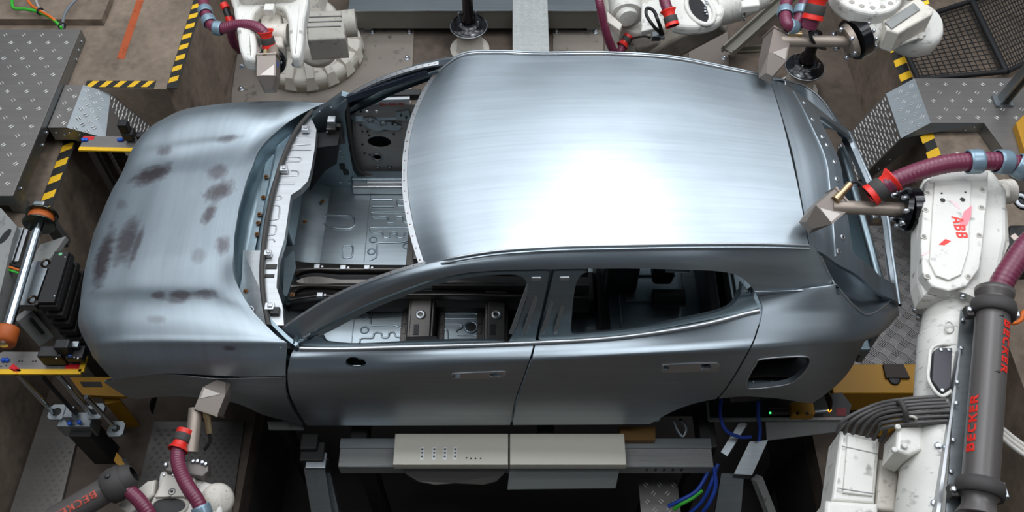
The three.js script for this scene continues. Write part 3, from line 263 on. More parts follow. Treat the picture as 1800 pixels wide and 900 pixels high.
// ---------- the bare car body ----------
const car = thing('car_body', 'bare silver sheet-metal car body without glass or wheels in the middle', 'car body');
const xy = p => [p[0], p[1]], xz = p => [p[0], p[2]];
const disc = (p, r, h, dir = [0, 1, 0], seg = 14) => spin([[0, 0], [r, 0], [r, h * .7], [r * .8, h], [0, h]], p, dir, seg);
const ring = (p, r, t, dir = [0, 1, 0], seg = 20) => place(new THREE.TorusGeometry(r, t, 6, seg), p, dir);
const arch = (pr, p, k) => { const g = new THREE.LatheGeometry(pr.map(q => new THREE.Vector2(q[0], q[1])), 28, 0, Math.PI); g.rotateY(-Math.PI / 2 * k); g.rotateX(-Math.PI / 2 * k); g.translate(p[0], p[1], p[2]); return g; };
for (const s of [false, true]) {
  const k = s ? -1 : 1, mz = p => [p[0], p[1], p[2] * k];
  const sp = mesh('side_panel', panel(SIDE, outline_outer, [outline_flap], { mirror: s, flange: .03 }), M.steel, car);
  const fd = mesh('front_door', panel(SIDE, outline_fdoor, [outline_mirror, outline_fh1, outline_fh2], { mirror: s, flange: .02 }), M.steel, car);
  const rd = mesh('rear_door', panel(SIDE, outline_rdoor, [outline_rh1, outline_rh2], { mirror: s, flange: .02 }), M.steel, car);
  mesh('window_frame', panel(SIDE, outline_fframe, [outline_fopen], { mirror: s, flange: .035, offset: -.012 }), M.teal, fd);
  mesh('window_frame', panel(SIDE, outline_rframe, [outline_ropen], { mirror: s, flange: .035, offset: -.012 }), M.teal, rd);
  mesh('handle_recess', panel(SIDE, outline_fh, [outline_fh1, outline_fh2], { mirror: s, flange: .004, offset: .003, step: .006 }), M.pale, fd);
  mesh('handle_recess', panel(SIDE, outline_rh, [outline_rh1, outline_rh2], { mirror: s, flange: .004, offset: .003, step: .006 }), M.pale, rd);
  mesh('fender', panel(FENDER, outline_fen, [], { mirror: s, flange: .02 }), M.steel, car);
  // mirror foot behind its hole, charge port well
  const c = mz([-0.811, 1.24, 0.86]);
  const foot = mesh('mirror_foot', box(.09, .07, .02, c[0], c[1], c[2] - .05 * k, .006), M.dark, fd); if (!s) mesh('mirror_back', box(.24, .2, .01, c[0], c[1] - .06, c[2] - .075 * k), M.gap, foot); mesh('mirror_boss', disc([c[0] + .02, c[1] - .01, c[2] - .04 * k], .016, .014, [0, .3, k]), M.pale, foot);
  const f = mz([1.377, 1.147, 0.9]);
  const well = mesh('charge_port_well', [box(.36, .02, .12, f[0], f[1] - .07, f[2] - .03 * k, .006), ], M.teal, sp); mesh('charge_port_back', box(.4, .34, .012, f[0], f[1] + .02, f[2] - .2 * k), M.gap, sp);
  for (const dx of [-.1, 0, .1]) mesh('bolt', disc([f[0] + dx, f[1] - .058, f[2] - .01 * k], .008, .006), M.bolt, well);
  // beading lip along the belt line
  const belt = []; for (let i = 0; i <= 40; i++) { const u = -1.12 + i / 40 * 2.32; const q = SIDE.ev(u, SIDE.W[8] - .006); belt.push([q.x, q.y + .003, (q.z + .003) * k]); }
  mesh('belt_moulding', new THREE.TubeGeometry(curve(belt), 120, .0135, 8), M.pale, car);
  // glass flange of the pillar with its spot welds
  const rows = [], weld = []; for (let i = 0; i <= 40; i++) { const u = SIDE.u0 + i / 40 * (-.42 - SIDE.u0); const q = SIDE.ev(u, SIDE.v1), t = Math.min(1, i / 4); rows.push([[q.x, q.y - .002, q.z * k], [q.x + .002, q.y - .006, (q.z - .02 * t - .004) * k]]); if (i % 2) weld.push(disc([q.x + .001, q.y - .005, (q.z - .013) * k], .0035, .002, [0, 1, 0], 8)); }
  const fl = mesh('glass_flange', panel(loft(rows), null, [], { flange: .004, step: .02, out: [0, 1, 0] }), M.pale, sp);
  mesh('spot_welds', weld, M.rust, fl).userData.kind = 'stuff';
  // bright lips round the charge port and along the fender
  { const lip = outline_flap.filter((p, i) => i % 2 === 0).map(p => { const q = SIDE.ev(p[0], p[1]); return [q.x, q.y, (q.z + .001) * k]; }); mesh('charge_port_lip', new THREE.TubeGeometry(curve(lip, true), 90, .005, 6, true), M.pale, sp);
    const top = []; for (let i = 0; i <= 24; i++) { const q = FENDER.ev(FENDER.u1 * (.06 + .92 * i / 24), .002); top.push([q.x, q.y + .002, (q.z + .002) * k]); } mesh('fender_lip', new THREE.TubeGeometry(curve(top), 60, .003, 6), M.pale, car); }
  mesh('door_post', [span([-1.26, .64, .78 * k], [-1.07, 1.33, .83 * k], .01)], M.dark, car);
  // guide channels on the window frames by the middle pillar
  for (const [a, b, par] of [[[.098, 1.835, .712], [-.005, 1.44, .806], fd], [[.15, 1.835, .712], [.06, 1.44, .806], fd], [[.235, 1.835, .708], [.15, 1.44, .806], rd], [[.285, 1.835, .706], [.215, 1.44, .806], rd]]) { mesh('guide_channel', bar(mz(a), mz(b), .022, .012, [0, 0, k], .004), M.pan, par); }
  for (const p of [[.115, 1.815, .723], [.25, 1.815, .72]]) mesh('channel_cap', box(.05, .03, .02, p[0], p[1], p[2] * k, .006), M.pale, fd);
  // rocker and inner pillars
  mesh('rocker', [span([-1.15, .6, .74 * k], [.85, .8, .9 * k], .02), span([-1.05, .8, .70 * k], [.75, .86, .78 * k], .01)], M.teal, car);
  mesh('inner_pillar', [bar([.03, .8, .80 * k], [.16, 1.84, .66 * k], .14, .05, [0, 0, 1], .012), bar([.03, .8, .775 * k], [.16, 1.84, .635 * k], .06, .03, [0, 0, 1], .008)], M.teal, car);
  // wheelhouses
  mesh('wheelhouse', arch([[.42, 0], [.41, .1], [.36, .2], [.2, .26], [0, .27]], [1.36, .74, .9 * k], k), M.dark, car);
  mesh('wheelhouse', arch([[.38, 0], [.38, .16], [.34, .26], [.15, .31], [0, .31]], [-1.68, .62, .86 * k], k), M.dark, car);
}
function both(s, o = {}) { return join([panel(s, null, [], o), panel(s, null, [], { ...o, mirror: true })]); }
mesh('hood', both(HOOD, { step: .012, flange: .012, out: [0, 1, 0] }), M.hood, car);
const roofPanel = mesh('roof_panel', both(ROOF, { step: .02, flange: .01, out: [0, 1, 0] }), M.steel, car);
for (const k of [1, -1]) { // drip beads along the roof seams
  const a = [], b = []; for (let i = 0; i <= 30; i++) { const q = ROOF.ev(ROOF.u0 + (ROOF.u1 - ROOF.u0) * i / 30, ROOF.v1); a.push([q.x, q.y + .006, (q.z + .004) * k]); b.push([q.x, q.y + .002, (q.z + .022) * k]); }
  mesh('roof_bead', new THREE.TubeGeometry(curve(a), 80, .005, 8), M.pale, roofPanel); mesh('roof_bead', new THREE.TubeGeometry(curve(b), 80, .006, 8), M.steel, roofPanel);
}
{ // windscreen header flange
  const rows = [], weld = []; for (let i = -20; i <= 20; i++) { const v = Math.abs(i) / 20 * ROOF.v1, q = ROOF.ev(0, v), s = i < 0 ? -1 : 1; rows.push([[q.x - .002, q.y - .003, q.z * s], [q.x - .03, q.y - .012, q.z * s]]); if (i % 2) weld.push(disc([q.x - .018, q.y - .009, q.z * s], .004, .002, [0, 1, 0], 8)); }
  const fl = mesh('header_flange', panel(loft(rows), null, [], { flange: .006, step: .02, out: [0, 1, 0] }), M.pale, car);
  mesh('spot_welds', weld, M.rust, fl).userData.kind = 'stuff';
}
// tailgate ring, its step line, studs and latch panel
const gate = mesh('tailgate', panel(GATE, null, [outline_ghole], { step: .012, flange: .02, out: [1, 1, 0] }), M.steel, car);
{ const line = []; for (let i = 0; i <= 30; i++) { const u = -.57 + i / 30 * 1.14; const q = GATE.ev(u, GATE.W[2] - .01); line.push([q.x, q.y + .001, q.z]); } mesh('step_bead', new THREE.TubeGeometry(curve(line), 60, .006, 8), M.steel, gate);
  for (const [u, d] of [[-.5, .05], [-.34, .04], [-.2, .05], [-.14, .055], [-.02, .06], [.1, .05], [.16, .09], [.3, .07], [.44, .06], [.53, .02]]) { const q = GATE.ev(u, GATE.W[2] + d), n = GATE.nrm(u, GATE.W[2] + d).multiplyScalar(-1); if (n.y < 0) n.negate(); const r = mesh('stud', spin([[.016, 0], [.016, .003], [.009, .006], [.006, .004]], q.toArray(), n.toArray(), 16), M.pale, gate); mesh('stud_hole', disc(q.toArray(), .006, .0045, n.toArray(), 10), M.black, r); }
  mesh('rim_bead', new THREE.TubeGeometry(curve([-.6, -.45, -.25, 0, .25, .45, .6].map(u => { const q = GATE.ev(u, GATE.W[6] - .012); return [q.x + .004, q.y + .006, q.z]; })), 60, .011, 8), M.steel, gate);
}
mesh('rear_panel', [span([1.98, .75, -.6], [2.03, 1.3, .6], .02), span([1.9, .95, -.66], [1.98, 1.02, .66], .01)], M.teal, car);
mesh('cargo_floor', [span([1.1, .93, -.62], [1.95, .95, .62]), span([1.3, .95, -.3], [1.36, .97, .3], .008), span([1.55, .95, -.3], [1.61, .97, .3], .008)], M.teal, car);
for (const k of [1, -1]) {
  const well = mesh('tail_lamp_well', panel(loft(lamp_well.map(r => r.map(q => [q[0], q[1], q[2] * k]))), null, [], { step: .012, flange: 0, out: [.3, 1, k * .3] }), M.steel, car);
  mesh('well_lip', new THREE.TubeGeometry(curve(lamp_well.map(r => [r[0][0], r[0][1] + .002, r[0][2] * k])), 60, .005, 6), M.pale, well); { const q = lamp_well[5][1]; mesh('locating_hole', disc([q[0], q[1] + .02, (q[2] + .02) * k], .016, .006, [.2, .6, k * .7]), M.black, well); }
}
mesh('latch', [box(.05, .05, .06, ...[2.072, 1.3, -0.05], .008)], M.pale, car);
// ---- floor ----
const floorPan = mesh('floor_pan', [span([-1.2, .735, -.74], [.55, .755, .74]), panel(loft([[[-1.2, .755, -.74], [-1.2, .755, 0], [-1.2, .755, .74]], [[-1.32, .84, -.74], [-1.32, .84, 0], [-1.32, .84, .74]], [[-1.42, 1.0, -.74], [-1.42, 1.0, 0], [-1.42, 1.0, .74]], [[-1.45, 1.28, -.74], [-1.45, 1.28, 0], [-1.45, 1.28, .74]]]), null, [], { step: .05, flange: 0, out: [1, 0, 0] })], M.pan, car);
const FY = .757;
const bead = (pts, r = .006, closed = false) => { const c = new THREE.CatmullRomCurve3(pts.map(q => V(q[0], FY, q[2])), closed, 'catmullrom', .35); mesh('pressed_bead', new THREE.TubeGeometry(c, pts.length * 6, r, 6, closed), M.pan, floorPan); };
bead([[-1.307, 0.757, -0.488], [-1.237, 0.757, -0.427], [-1.137, 0.757, -0.381], [-1.038, 0.757, -0.377], [-1.012, 0.757, -0.404], [-1.013, 0.757, -0.45], [-1.045, 0.757, -0.478], [-1.141, 0.757, -0.483]], .007, true);
bead([[-1.06, 0.757, -0.237], [-1.006, 0.757, -0.237], [-1.004, 0.757, -0.153], [-1.058, 0.757, -0.153]], .006, true);
bead([[-0.657, 0.757, -0.511], [-0.893, 0.757, -0.511], [-0.906, 0.757, -0.488], [-0.89, 0.757, -0.469], [-0.809, 0.757, -0.469], [-0.798, 0.757, -0.427], [-0.758, 0.757, -0.427], [-0.75, 0.757, -0.469], [-0.706, 0.757, -0.469], [-0.696, 0.757, -0.432], [-0.651, 0.757, -0.423]]);
bead([[-0.649, 0.757, -0.386], [-0.89, 0.757, -0.386], [-0.906, 0.757, -0.363], [-0.886, 0.757, -0.345], [-0.828, 0.757, -0.345], [-0.814, 0.757, -0.308], [-0.781, 0.757, -0.308], [-0.773, 0.757, -0.345], [-0.737, 0.757, -0.345], [-0.724, 0.757, -0.308], [-0.691, 0.757, -0.308], [-0.683, 0.757, -0.345], [-0.646, 0.757, -0.345]]);
bead([[-0.632, 0.757, -0.295], [-0.699, 0.757, -0.268], [-0.836, 0.757, -0.264], [-0.851, 0.757, -0.237], [-0.848, 0.757, -0.157], [-0.888, 0.757, -0.127]]);
for (const c of [[-0.881, 0.757, -0.29], [-0.884, 0.757, -0.197], [-0.882, 0.757, 0.281], [-0.873, 0.757, 0.376], [-0.665, 0.757, -0.241]]) mesh('pressed_ring', ring([c[0], FY, c[2]], .022, .005), M.teal, floorPan);
bead([[-0.914, 0.757, -0.615], [-0.783, 0.757, -0.615]], .009); bead([[-0.909, 0.757, -0.558], [-0.771, 0.757, -0.558]], .009); bead([[-0.745, 0.757, -0.61], [-0.663, 0.757, -0.61], [-0.661, 0.757, -0.568], [-0.742, 0.757, -0.568]], .006, true);
bead([[-0.931, 0.757, -0.683], [-0.926, 0.757, -0.386], [-0.923, 0.757, -0.123]], .003); bead([[-0.943, 0.757, 0.281], [-0.941, 0.757, 0.461]], .003);
bead([[-0.894, 0.757, 0.465], [-0.89, 0.757, 0.438], [-0.868, 0.757, 0.431], [-0.821, 0.757, 0.431], [-0.813, 0.757, 0.4], [-0.794, 0.757, 0.392], [-0.773, 0.757, 0.4], [-0.764, 0.757, 0.427], [-0.73, 0.757, 0.427], [-0.723, 0.757, 0.396], [-0.7, 0.757, 0.392], [-0.681, 0.757, 0.423], [-0.623, 0.757, 0.427]]);
bead([[-0.841, 0.757, 0.237], [-0.842, 0.757, 0.337], [-0.825, 0.757, 0.345], [-0.703, 0.757, 0.345], [-0.626, 0.757, 0.38]]);
bead([[-0.45, 0.757, 0.261], [-0.225, 0.757, 0.261], [-0.201, 0.757, 0.281], [-0.217, 0.757, 0.297], [-0.449, 0.757, 0.297]]); bead([[-0.447, 0.757, 0.337], [-0.311, 0.757, 0.337], [-0.297, 0.757, 0.361], [-0.33, 0.757, 0.384], [-0.316, 0.757, 0.411], [-0.215, 0.757, 0.415], [-0.197, 0.757, 0.446]]); bead([[-0.445, 0.757, 0.376], [-0.387, 0.757, 0.376], [-0.374, 0.757, 0.461]]);
{ const c = [-0.243, 0.757, 0.357]; const d = mesh('drain_ring', ring([c[0], FY, c[2]], .036, .008), M.teal, floorPan); mesh('drain_hole', disc([c[0], FY, c[2]], .03, .002), M.black, d); }
// ---- tunnel rails and seat crossmembers ----
mesh('tunnel_rail', panel(loft([[[-1.354, 0.98, 0.018], [-1.336, 0.99, 0.127], [-1.331, 0.97, 0.194]], [[-1.253, 0.97, 0.032], [-1.236, 1, 0.114], [-1.245, 0.95, 0.116]], [[-1.014, 0.97, 0.048], [-1.003, 1, 0.11], [-1.01, 0.95, 0.112]], [[-0.557, 0.97, 0.056], [-0.551, 1, 0.11], [-0.555, 0.95, 0.116]], [[.45, .97, .06], [.45, 1.0, .09], [.45, .95, .13]]]), null, [], { step: .02, flange: .06, out: [0, 1, 0] }), M.cast, car);
mesh('tunnel_rail', panel(loft([[[-1.337, 0.97, 0.154], [-1.322, 0.99, 0.228], [-1.316, 0.95, 0.28]], [[-1.241, 0.94, 0.158], [-1.227, 0.98, 0.213], [-1.235, 0.94, 0.206]], [[-1.006, 0.94, 0.162], [-0.994, 0.98, 0.213], [-1.001, 0.94, 0.206]], [[-0.554, 0.94, 0.158], [-0.547, 0.98, 0.209], [-0.551, 0.94, 0.202]], [[.45, .95, .18], [.45, .98, .21], [.45, .94, .24]]]), null, [], { step: .02, flange: .06, out: [0, 1, 0] }), M.cast, car);
mesh('tunnel_rail', panel(loft([[[-1.314, 0.93, 0.248], [-1.304, 0.95, 0.292], [-1.315, 0.9, 0.288]], [[-1.134, 0.93, 0.224], [-1.124, 0.96, 0.267], [-1.135, 0.9, 0.26]], [[-0.933, 0.93, 0.232], [-0.925, 0.96, 0.271], [-0.934, 0.9, 0.264]], [[-0.551, 0.93, 0.216], [-0.546, 0.96, 0.259], [-0.551, 0.9, 0.252]], [[.45, .93, .25], [.45, .96, .28], [.45, .9, .31]]]), null, [], { step: .02, flange: .1, out: [0, 1, 0] }), M.cast, car);
mesh('tunnel_cover', [span([-1.3, .755, .02], [.5, .86, .26], .02), span([.5, .755, -.3], [.56, .95, .7], .01)], M.dark, car);
for (const p of [[-1.149, 1, 0.086], [-0.994, 1, 0.094], [-0.854, 1, 0.094], [-1.117, 0.965, 0.263], [-1.001, 0.965, 0.263]]) mesh('bracket', [box(.035, .012, .03, p[0], p[1], p[2], .004), disc([p[0] + .03, p[1] - .004, p[2]], .008, .006)], M.pale, car);
for (const [x0, x1, m] of [[-.61, -.45, M.cast], [-.16, -.02, M.cast]]) {
  const cm = mesh('seat_crossmember', [span([x0, .755, .2], [x1, .88, .7], .012), span([x0 - .05, .755, .22], [x1 + .05, .764, .7], .003), span([x0 + .02, .88, .2], [x1 - .02, .9, .68], .006)], m, car);
  mesh('seat_crossmember', [span([x0, .755, -.7], [x1, .88, -.05], .012), span([x0 - .05, .755, -.7], [x1 + .05, .764, -.06], .003)], m, car);
  mesh('mount_plate', box(.13, .012, .1, (x0 + x1) / 2, .92, .2, .004), M.galv, cm);
  mesh('mount_boss', [spin([[.03, 0], [.03, .006], [.018, .012], [.012, .004]], [(x0 + x1) / 2, .9, .36], [0, 1, 0], 20)], M.pale, cm);
  for (const z of [.46, .56]) mesh('slot', box(.03, .003, .07, (x0 + x1) / 2 - .02, .901, z), M.black, cm);
  for (let i = 0; i < 6; i++) for (const s of [-1, 1]) mesh('weld_tab', box(.022, .006, .045, (x0 + x1) / 2 + s * (x1 - x0 + .06) / 2, .766, .25 + i * .068, .002), m, cm);
}
mesh('guide_roller', rod([-0.592, 0.98, 0.576], [-0.42, 0.98, 0.572], .02), M.rubber, car);
mesh('inner_sill', [span([-1.05, .755, -.73], [.6, .83, -.66], .012), span([-.95, .83, -.72], [.6, .85, -.68], .006)], M.pale, car);
// ---- rear seat pan, dark brackets in the back ----
mesh('seat_pan', [panel(loft([[[.56, .95, -.66], [.56, .95, 0], [.56, .95, .66]], [[.8, .93, -.66], [.8, .96, 0], [.8, .93, .66]], [[1.1, .94, -.62], [1.1, .94, 0], [1.1, .94, .62]]]), null, [], { step: .04, flange: .02, out: [0, 1, 0] }), span([.62, .955, -.1], [1.0, .97, .5], .006), span([.66, .96, .1], [.96, .985, .14], .006), span([.66, .96, .28], [.96, .985, .32], .006)], M.teal, car);
mesh('seatback_bracket', [box(.2, .3, .34, [0.62, 1.263, 0.409][0], 1.12, .1, .03), box(.12, .14, .12, .86, 1.12, .2, .03), rod([.8, 1.05, .34], [.98, 1.05, .34], .05)], M.black, car);
mesh('rear_crossmember', [span([1.08, .95, -.6], [1.14, 1.2, .6], .015), span([1.2, .95, -.6], [1.24, 1.1, .6], .01)], M.dark, car);
// ---- cowl, bulkhead, strut towers ----
const sealCurve = curve([[-1.209, 1.425, -0.769], [-1.24, 1.425, -0.712], [-1.286, 1.425, -0.604], [-1.332, 1.425, -0.384], [-1.351, 1.425, -0.161], [-1.354, 1.425, 0.044], [-1.346, 1.425, 0.239], [-1.325, 1.425, 0.426], [-1.29, 1.425, 0.587], [-1.24, 1.42, 0.745]]);
mesh('cowl_trough', panel(loft(Array.from({ length: 33 }, (_, i) => { const t = (i - 16) / 16, v = Math.abs(t) * HOOD.W[7], h = HOOD.ev(HOOD.u1, v), z = h.z * Math.sign(t || 1); let b = 1e9, sx = 0; for (let q = 0; q <= 60; q++) { const c = sealCurve.getPointAt(q / 60); if (Math.abs(c.z - z) < b) { b = Math.abs(c.z - z); sx = c.x; } } sx = Math.max(sx, h.x + .05); const w = sx - h.x; return [[h.x - .02, h.y - .02, z], [h.x - .008, h.y - .14, z], [h.x + .02, h.y - .17, z], [h.x + w * .55, h.y - .16, z], [h.x + w * .6, h.y - .125, z], [sx - .016, h.y - .11, z], [sx - .01, h.y - .03, z]]; })), null, [], { step: .02, flange: .02, out: [0, 1, 0] }), M.teal, car);
mesh('cowl_seal', (() => { const c = sealCurve, rows = []; for (let i = 0; i <= 40; i++) { const p = c.getPointAt(i / 40); rows.push([[p.x - .014, p.y - .004, p.z], [p.x - .008, p.y + .008, p.z], [p.x + .008, p.y + .008, p.z], [p.x + .014, p.y - .004, p.z]]); } return panel(loft(rows), null, [], { step: .012, flange: .02, out: [0, 1, 0] }); })(), M.seal, car);
const cowl = mesh('cowl_panel', slab([[-1.22, 1.4, -0.741], [-1.172, 1.4, -0.633], [-1.163, 1.4, -0.477], [-1.164, 1.4, -0.331], [-1.171, 1.4, -0.232], [-1.206, 1.4, -0.173], [-1.254, 1.4, -0.127], [-1.251, 1.4, -0.016], [-1.245, 1.4, 0.182], [-1.259, 1.4, 0.316], [-1.241, 1.4, 0.499], [-1.195, 1.4, 0.606], [-1.168, 1.4, 0.733], [-1.241, 1.4, 0.733], [-1.293, 1.4, 0.571], [-1.324, 1.4, 0.408], [-1.345, 1.4, 0.221], [-1.353, 1.4, 0.024], [-1.35, 1.4, -0.181], [-1.33, 1.4, -0.406], [-1.284, 1.4, -0.628]], [0, -.05, 0]), M.pale, car);
const cb = (pts, closed = true) => { const c = new THREE.CatmullRomCurve3(pts.map(q => V(q[0], 1.401, q[2])), closed, 'catmullrom', .3); mesh('pressed_bead', new THREE.TubeGeometry(c, pts.length * 6, .0045, 6, closed), M.pale, cowl); };
cb([[-1.367, 1.4, -0.045], [-1.307, 1.4, -0.045], [-1.3, 1.4, 0.044], [-1.363, 1.4, 0.044]]); cb([[-1.359, 1.4, 0.092], [-1.305, 1.4, 0.092], [-1.303, 1.4, 0.151], [-1.356, 1.4, 0.151]]); cb([[-1.35, 1.4, 0.186], [-1.307, 1.4, 0.186], [-1.295, 1.4, 0.201]], false);
cb([[-1.366, 1.4, -0.119], [-1.311, 1.4, -0.119], [-1.308, 1.4, -0.094], [-1.369, 1.4, -0.094]]); cb([[-1.354, 1.4, -0.211], [-1.243, 1.4, -0.211]], false); cb([[-1.343, 1.4, -0.271], [-1.235, 1.4, -0.271], [-1.24, 1.4, -0.305], [-1.277, 1.4, -0.31]], false); cb([[-1.326, 1.4, -0.379], [-1.237, 1.4, -0.379], [-1.241, 1.4, -0.41], [-1.325, 1.4, -0.415]], false); cb([[-1.319, 1.4, -0.468], [-1.182, 1.4, -0.468]], false); cb([[-1.311, 1.4, -0.504], [-1.191, 1.4, -0.513]], false); cb([[-1.3, 1.4, -0.568], [-1.191, 1.4, -0.568]], false);
for (const [p, w] of [[[-1.314, 1.42, -0.301], .045], [[-1.232, 1.42, -0.618], .045], [[-1.313, 1.42, 0.296], .04], [[-1.251, 1.42, 0.636], .05]]) mesh('clip', [box(w, .03, w * .9, p[0], p[1], p[2], .005), box(w * .5, .045, w * .4, p[0] + .005, p[1], p[2], .004), disc([p[0], p[1] + .014, p[2] - .01], .008, .006)], M.pale, cowl);
{ const p = [-1.308, 1.405, 0.368]; mesh('vent_slot', [box(.06, .004, .03, p[0] + .02, 1.402, p[2]), box(.05, .004, .02, p[0] + .02, 1.402, p[2] + .06)], M.dark, cowl); const q = [-1.212, 1.41, 0.657]; mesh('socket', [box(.05, .03, .045, q[0] - .01, 1.41, q[2], .006)], M.black, cowl); }
for (const p of [[-1.446, 1.31, -0.339], [-1.438, 1.31, -0.184], [-1.441, 1.31, -0.058], [-1.438, 1.31, 0.003], [-1.431, 1.31, 0.084], [-1.43, 1.31, 0.465], [-1.208, 1.2, 0.416], [-1.229, 0.8, -0.566], [-1.342, 0.95, -0.314], [-1.298, 0.88, -0.337]]) mesh('rusty_stud', [disc([p[0], p[1], p[2]], .014, .004), disc([p[0], p[1], p[2]], .007, .016)], M.rust, car);
{
  const q = p => p;
  const st = mesh('strut_tower', [slab([q([-1.488, 1.32, 0.201]), q([-1.384, 1.34, 0.216]), q([-1.324, 1.34, 0.514]), q([-1.267, 1.33, 0.736]), q([-1.369, 1.3, 0.701]), q([-1.453, 1.3, 0.488])], [0, -.04, 0])], M.pale, car);
  for (const [p, r] of [[[-1.385, 1.33, 0.597], .022], [[-1.367, 1.33, 0.653], .03]]) { const g = mesh('strut_bore', ring(q(p), r, .006), M.pale, st); mesh('bore', disc(q(p), r * .6, .003), M.black, g); }
}
mesh('bulkhead', [span([-1.47, .8, -.74], [-1.43, 1.3, .74]), span([-1.43, 1.0, -.7], [-1.3, 1.32, -.05], .02), span([-1.43, 1.0, .3], [-1.3, 1.3, .7], .02)], M.teal, car);
mesh('toe_bracket', [slab([[-1.348, 1, 0.032], [-1.303, 1, -0.03], [-1.272, 1, 0.094], [-1.294, 1, 0.293], [-1.32, 1, 0.293]], [0, -.1, 0])], M.teal, car);
mesh('front_frame', [span([-2.3, .85, -.62], [-2.2, .97, .62], .02), span([-2.3, .8, -.66], [-1.5, .92, -.56], .02), span([-2.3, .8, .56], [-1.5, .92, .66], .02), span([-2.26, .7, -.6], [-2.2, 1.08, -.54], .01), span([-2.26, .7, .54], [-2.2, 1.08, .6], .01)], M.teal, car);
// ---- far-side front post, door inner panel ----
const post = mesh('hinge_post', [slab([[-1.207, 1.421, -0.72], [-1.002, 1.596, -0.72], [-0.958, 1.578, -0.72], [-1.005, 1.445, -0.72], [-1.021, 1.195, -0.72], [-1.029, 0.937, -0.72], [-0.995, 0.812, -0.72], [-0.675, 0.788, -0.72], [-0.682, 0.718, -0.72], [-1.344, 0.718, -0.72]], [0, 0, -.04])], M.teal, car);
mesh('bracket', box(.06, .1, .05, ...[-1.091, 1.34, -0.67], .008), M.cast, post); mesh('bracket_cap', box(.05, .025, .05, ...[-1.075, 1.454, -0.66], .006), M.pale, post);
mesh('bracket', [box(.035, .16, .03, ...[-1.05, 1.304, -0.69], .006)], M.cast, post);
for (const p of [[-1.091, 0.967, -0.718], [-1.077, 0.911, -0.718]]) mesh('slot', box(.035, .05, .004, p[0], p[1], p[2]), M.black, post);
for (const p of [[-1.082, 1.119, -0.718], [-1.079, 1.065, -0.718], [-1.046, 1.259, -0.718], [-1.113, 1.372, -0.64], [-1.077, 1.505, -0.718], [-1.151, 1.467, -0.718], [-1.129, 0.814, -0.718], [-1.069, 0.814, -0.718], [-1.029, 0.779, -0.718]]) mesh('bolt', disc(p, .007, .005, [0, 0, 1]), M.bolt, post);
mesh('pedal_box', [slab([[-1.188, 1.33, -0.55], [-1.041, 1.355, -0.55], [-1.074, 1.186, -0.55], [-1.154, 1.122, -0.55], [-1.284, 0.929, -0.55], [-1.287, 1.013, -0.55]], [0, 0, -.12])], M.black, car);
mesh('seal_flange', (() => { const p = [[-0.935, 1.567, -0.74], [-0.974, 1.53, -0.74], [-0.993, 1.401, -0.74], [-1.004, 1.199, -0.74], [-1.01, 0.986, -0.74], [-0.986, 0.891, -0.74], [-0.932, 0.851, -0.74], [-0.672, 0.84, -0.74]]; return [new THREE.TubeGeometry(curve(p), 60, .014, 8), new THREE.TubeGeometry(curve(p.map(q => [q[0] - .035, q[1] - .02, q[2] + .01])), 60, .007, 8)]; })(), M.seal, post);
const inner = mesh('door_inner_panel', (() => {
  const el = (c, a, b) => { const o = []; for (let i = 0; i < 20; i++) o.push([c[0] + a * Math.cos(i / 20 * 6.2832), c[1] + b * Math.sin(i / 20 * 6.2832)]); return o; };
  return plate([xy([-0.972, 1.442, -0.8]), xy([-0.621, 1.442, -0.8]), xy([-0.483, 1.442, -0.8]), xy([-0.532, 0.746, -0.8]), xy([-0.95, 0.752, -0.8]), xy([-1.015, 0.833, -0.8]), xy([-1.013, 1.108, -0.8])], .012, [0, 0, -.812], [0, 0, 1], [0, 1, 0], .002, [el([-0.843, 1.108, -0.8], .075, .055), el([-0.875, 0.962, -0.8], .028, .026), el([-0.887, 1.383, -0.8], .01, .009), el([-0.828, 1.383, -0.8], .01, .01), el([-0.945, 1.259, -0.8], .011, .013)]);
})(), M.inner, car);
mesh('belt_reinforcement', slab([[-0.957, 1.442, -0.79], [-0.618, 1.466, -0.79], [-0.615, 1.499, -0.79], [-0.838, 1.49, -0.79], [-0.857, 1.528, -0.79], [-0.882, 1.542, -0.79], [-0.948, 1.509, -0.79]], [0, 0, -.05]), M.pale, inner);
mesh('window_channel', bar([-0.861, 1.478, -0.84], [-0.55, 1.488, -0.84], .05, .05, [0, 1, 0], .006), M.dark, inner);
mesh('regulator_plate', [slab([[-0.915, 1.34, -0.785], [-0.865, 1.349, -0.785], [-0.814, 1.31, -0.785], [-0.738, 1.305, -0.785], [-0.685, 1.269, -0.785], [-0.71, 1.229, -0.785], [-0.794, 1.239, -0.785], [-0.846, 1.218, -0.785], [-0.901, 1.259, -0.785], [-0.928, 1.3, -0.785]], [0, 0, -.02])], M.galv, inner);
mesh('hinge_plate', [slab([[-0.708, 1.389, -0.785], [-0.63, 1.408, -0.785], [-0.617, 1.32, -0.785], [-0.715, 1.32, -0.785]], [0, 0, -.02])], M.galv, inner);
for (const [p, r] of [[[-0.873, 1.316, -0.784], .018], [[-0.795, 1.291, -0.784], .02], [[-0.874, 0.965, -0.797], .036], [[-0.881, 0.876, -0.797], .014], [[-0.803, 0.876, -0.797], .014]]) mesh('pressed_ring', ring(p, r, .004, [0, 0, 1]), M.galv, inner);
for (const p of [[-0.924, 1.386, -0.797], [-0.739, 1.292, -0.783], [-0.704, 1.287, -0.783], [-0.937, 1.211, -0.797], [-0.905, 1.211, -0.797], [-0.899, 1.174, -0.797], [-0.953, 1.09, -0.797], [-0.744, 1.185, -0.797], [-0.95, 1.009, -0.797], [-0.919, 0.993, -0.797], [-0.679, 1.366, -0.783], [-0.649, 1.347, -0.783]]) mesh('bolt', disc(p, .007, .005, [0, 0, 1]), M.dark, inner);
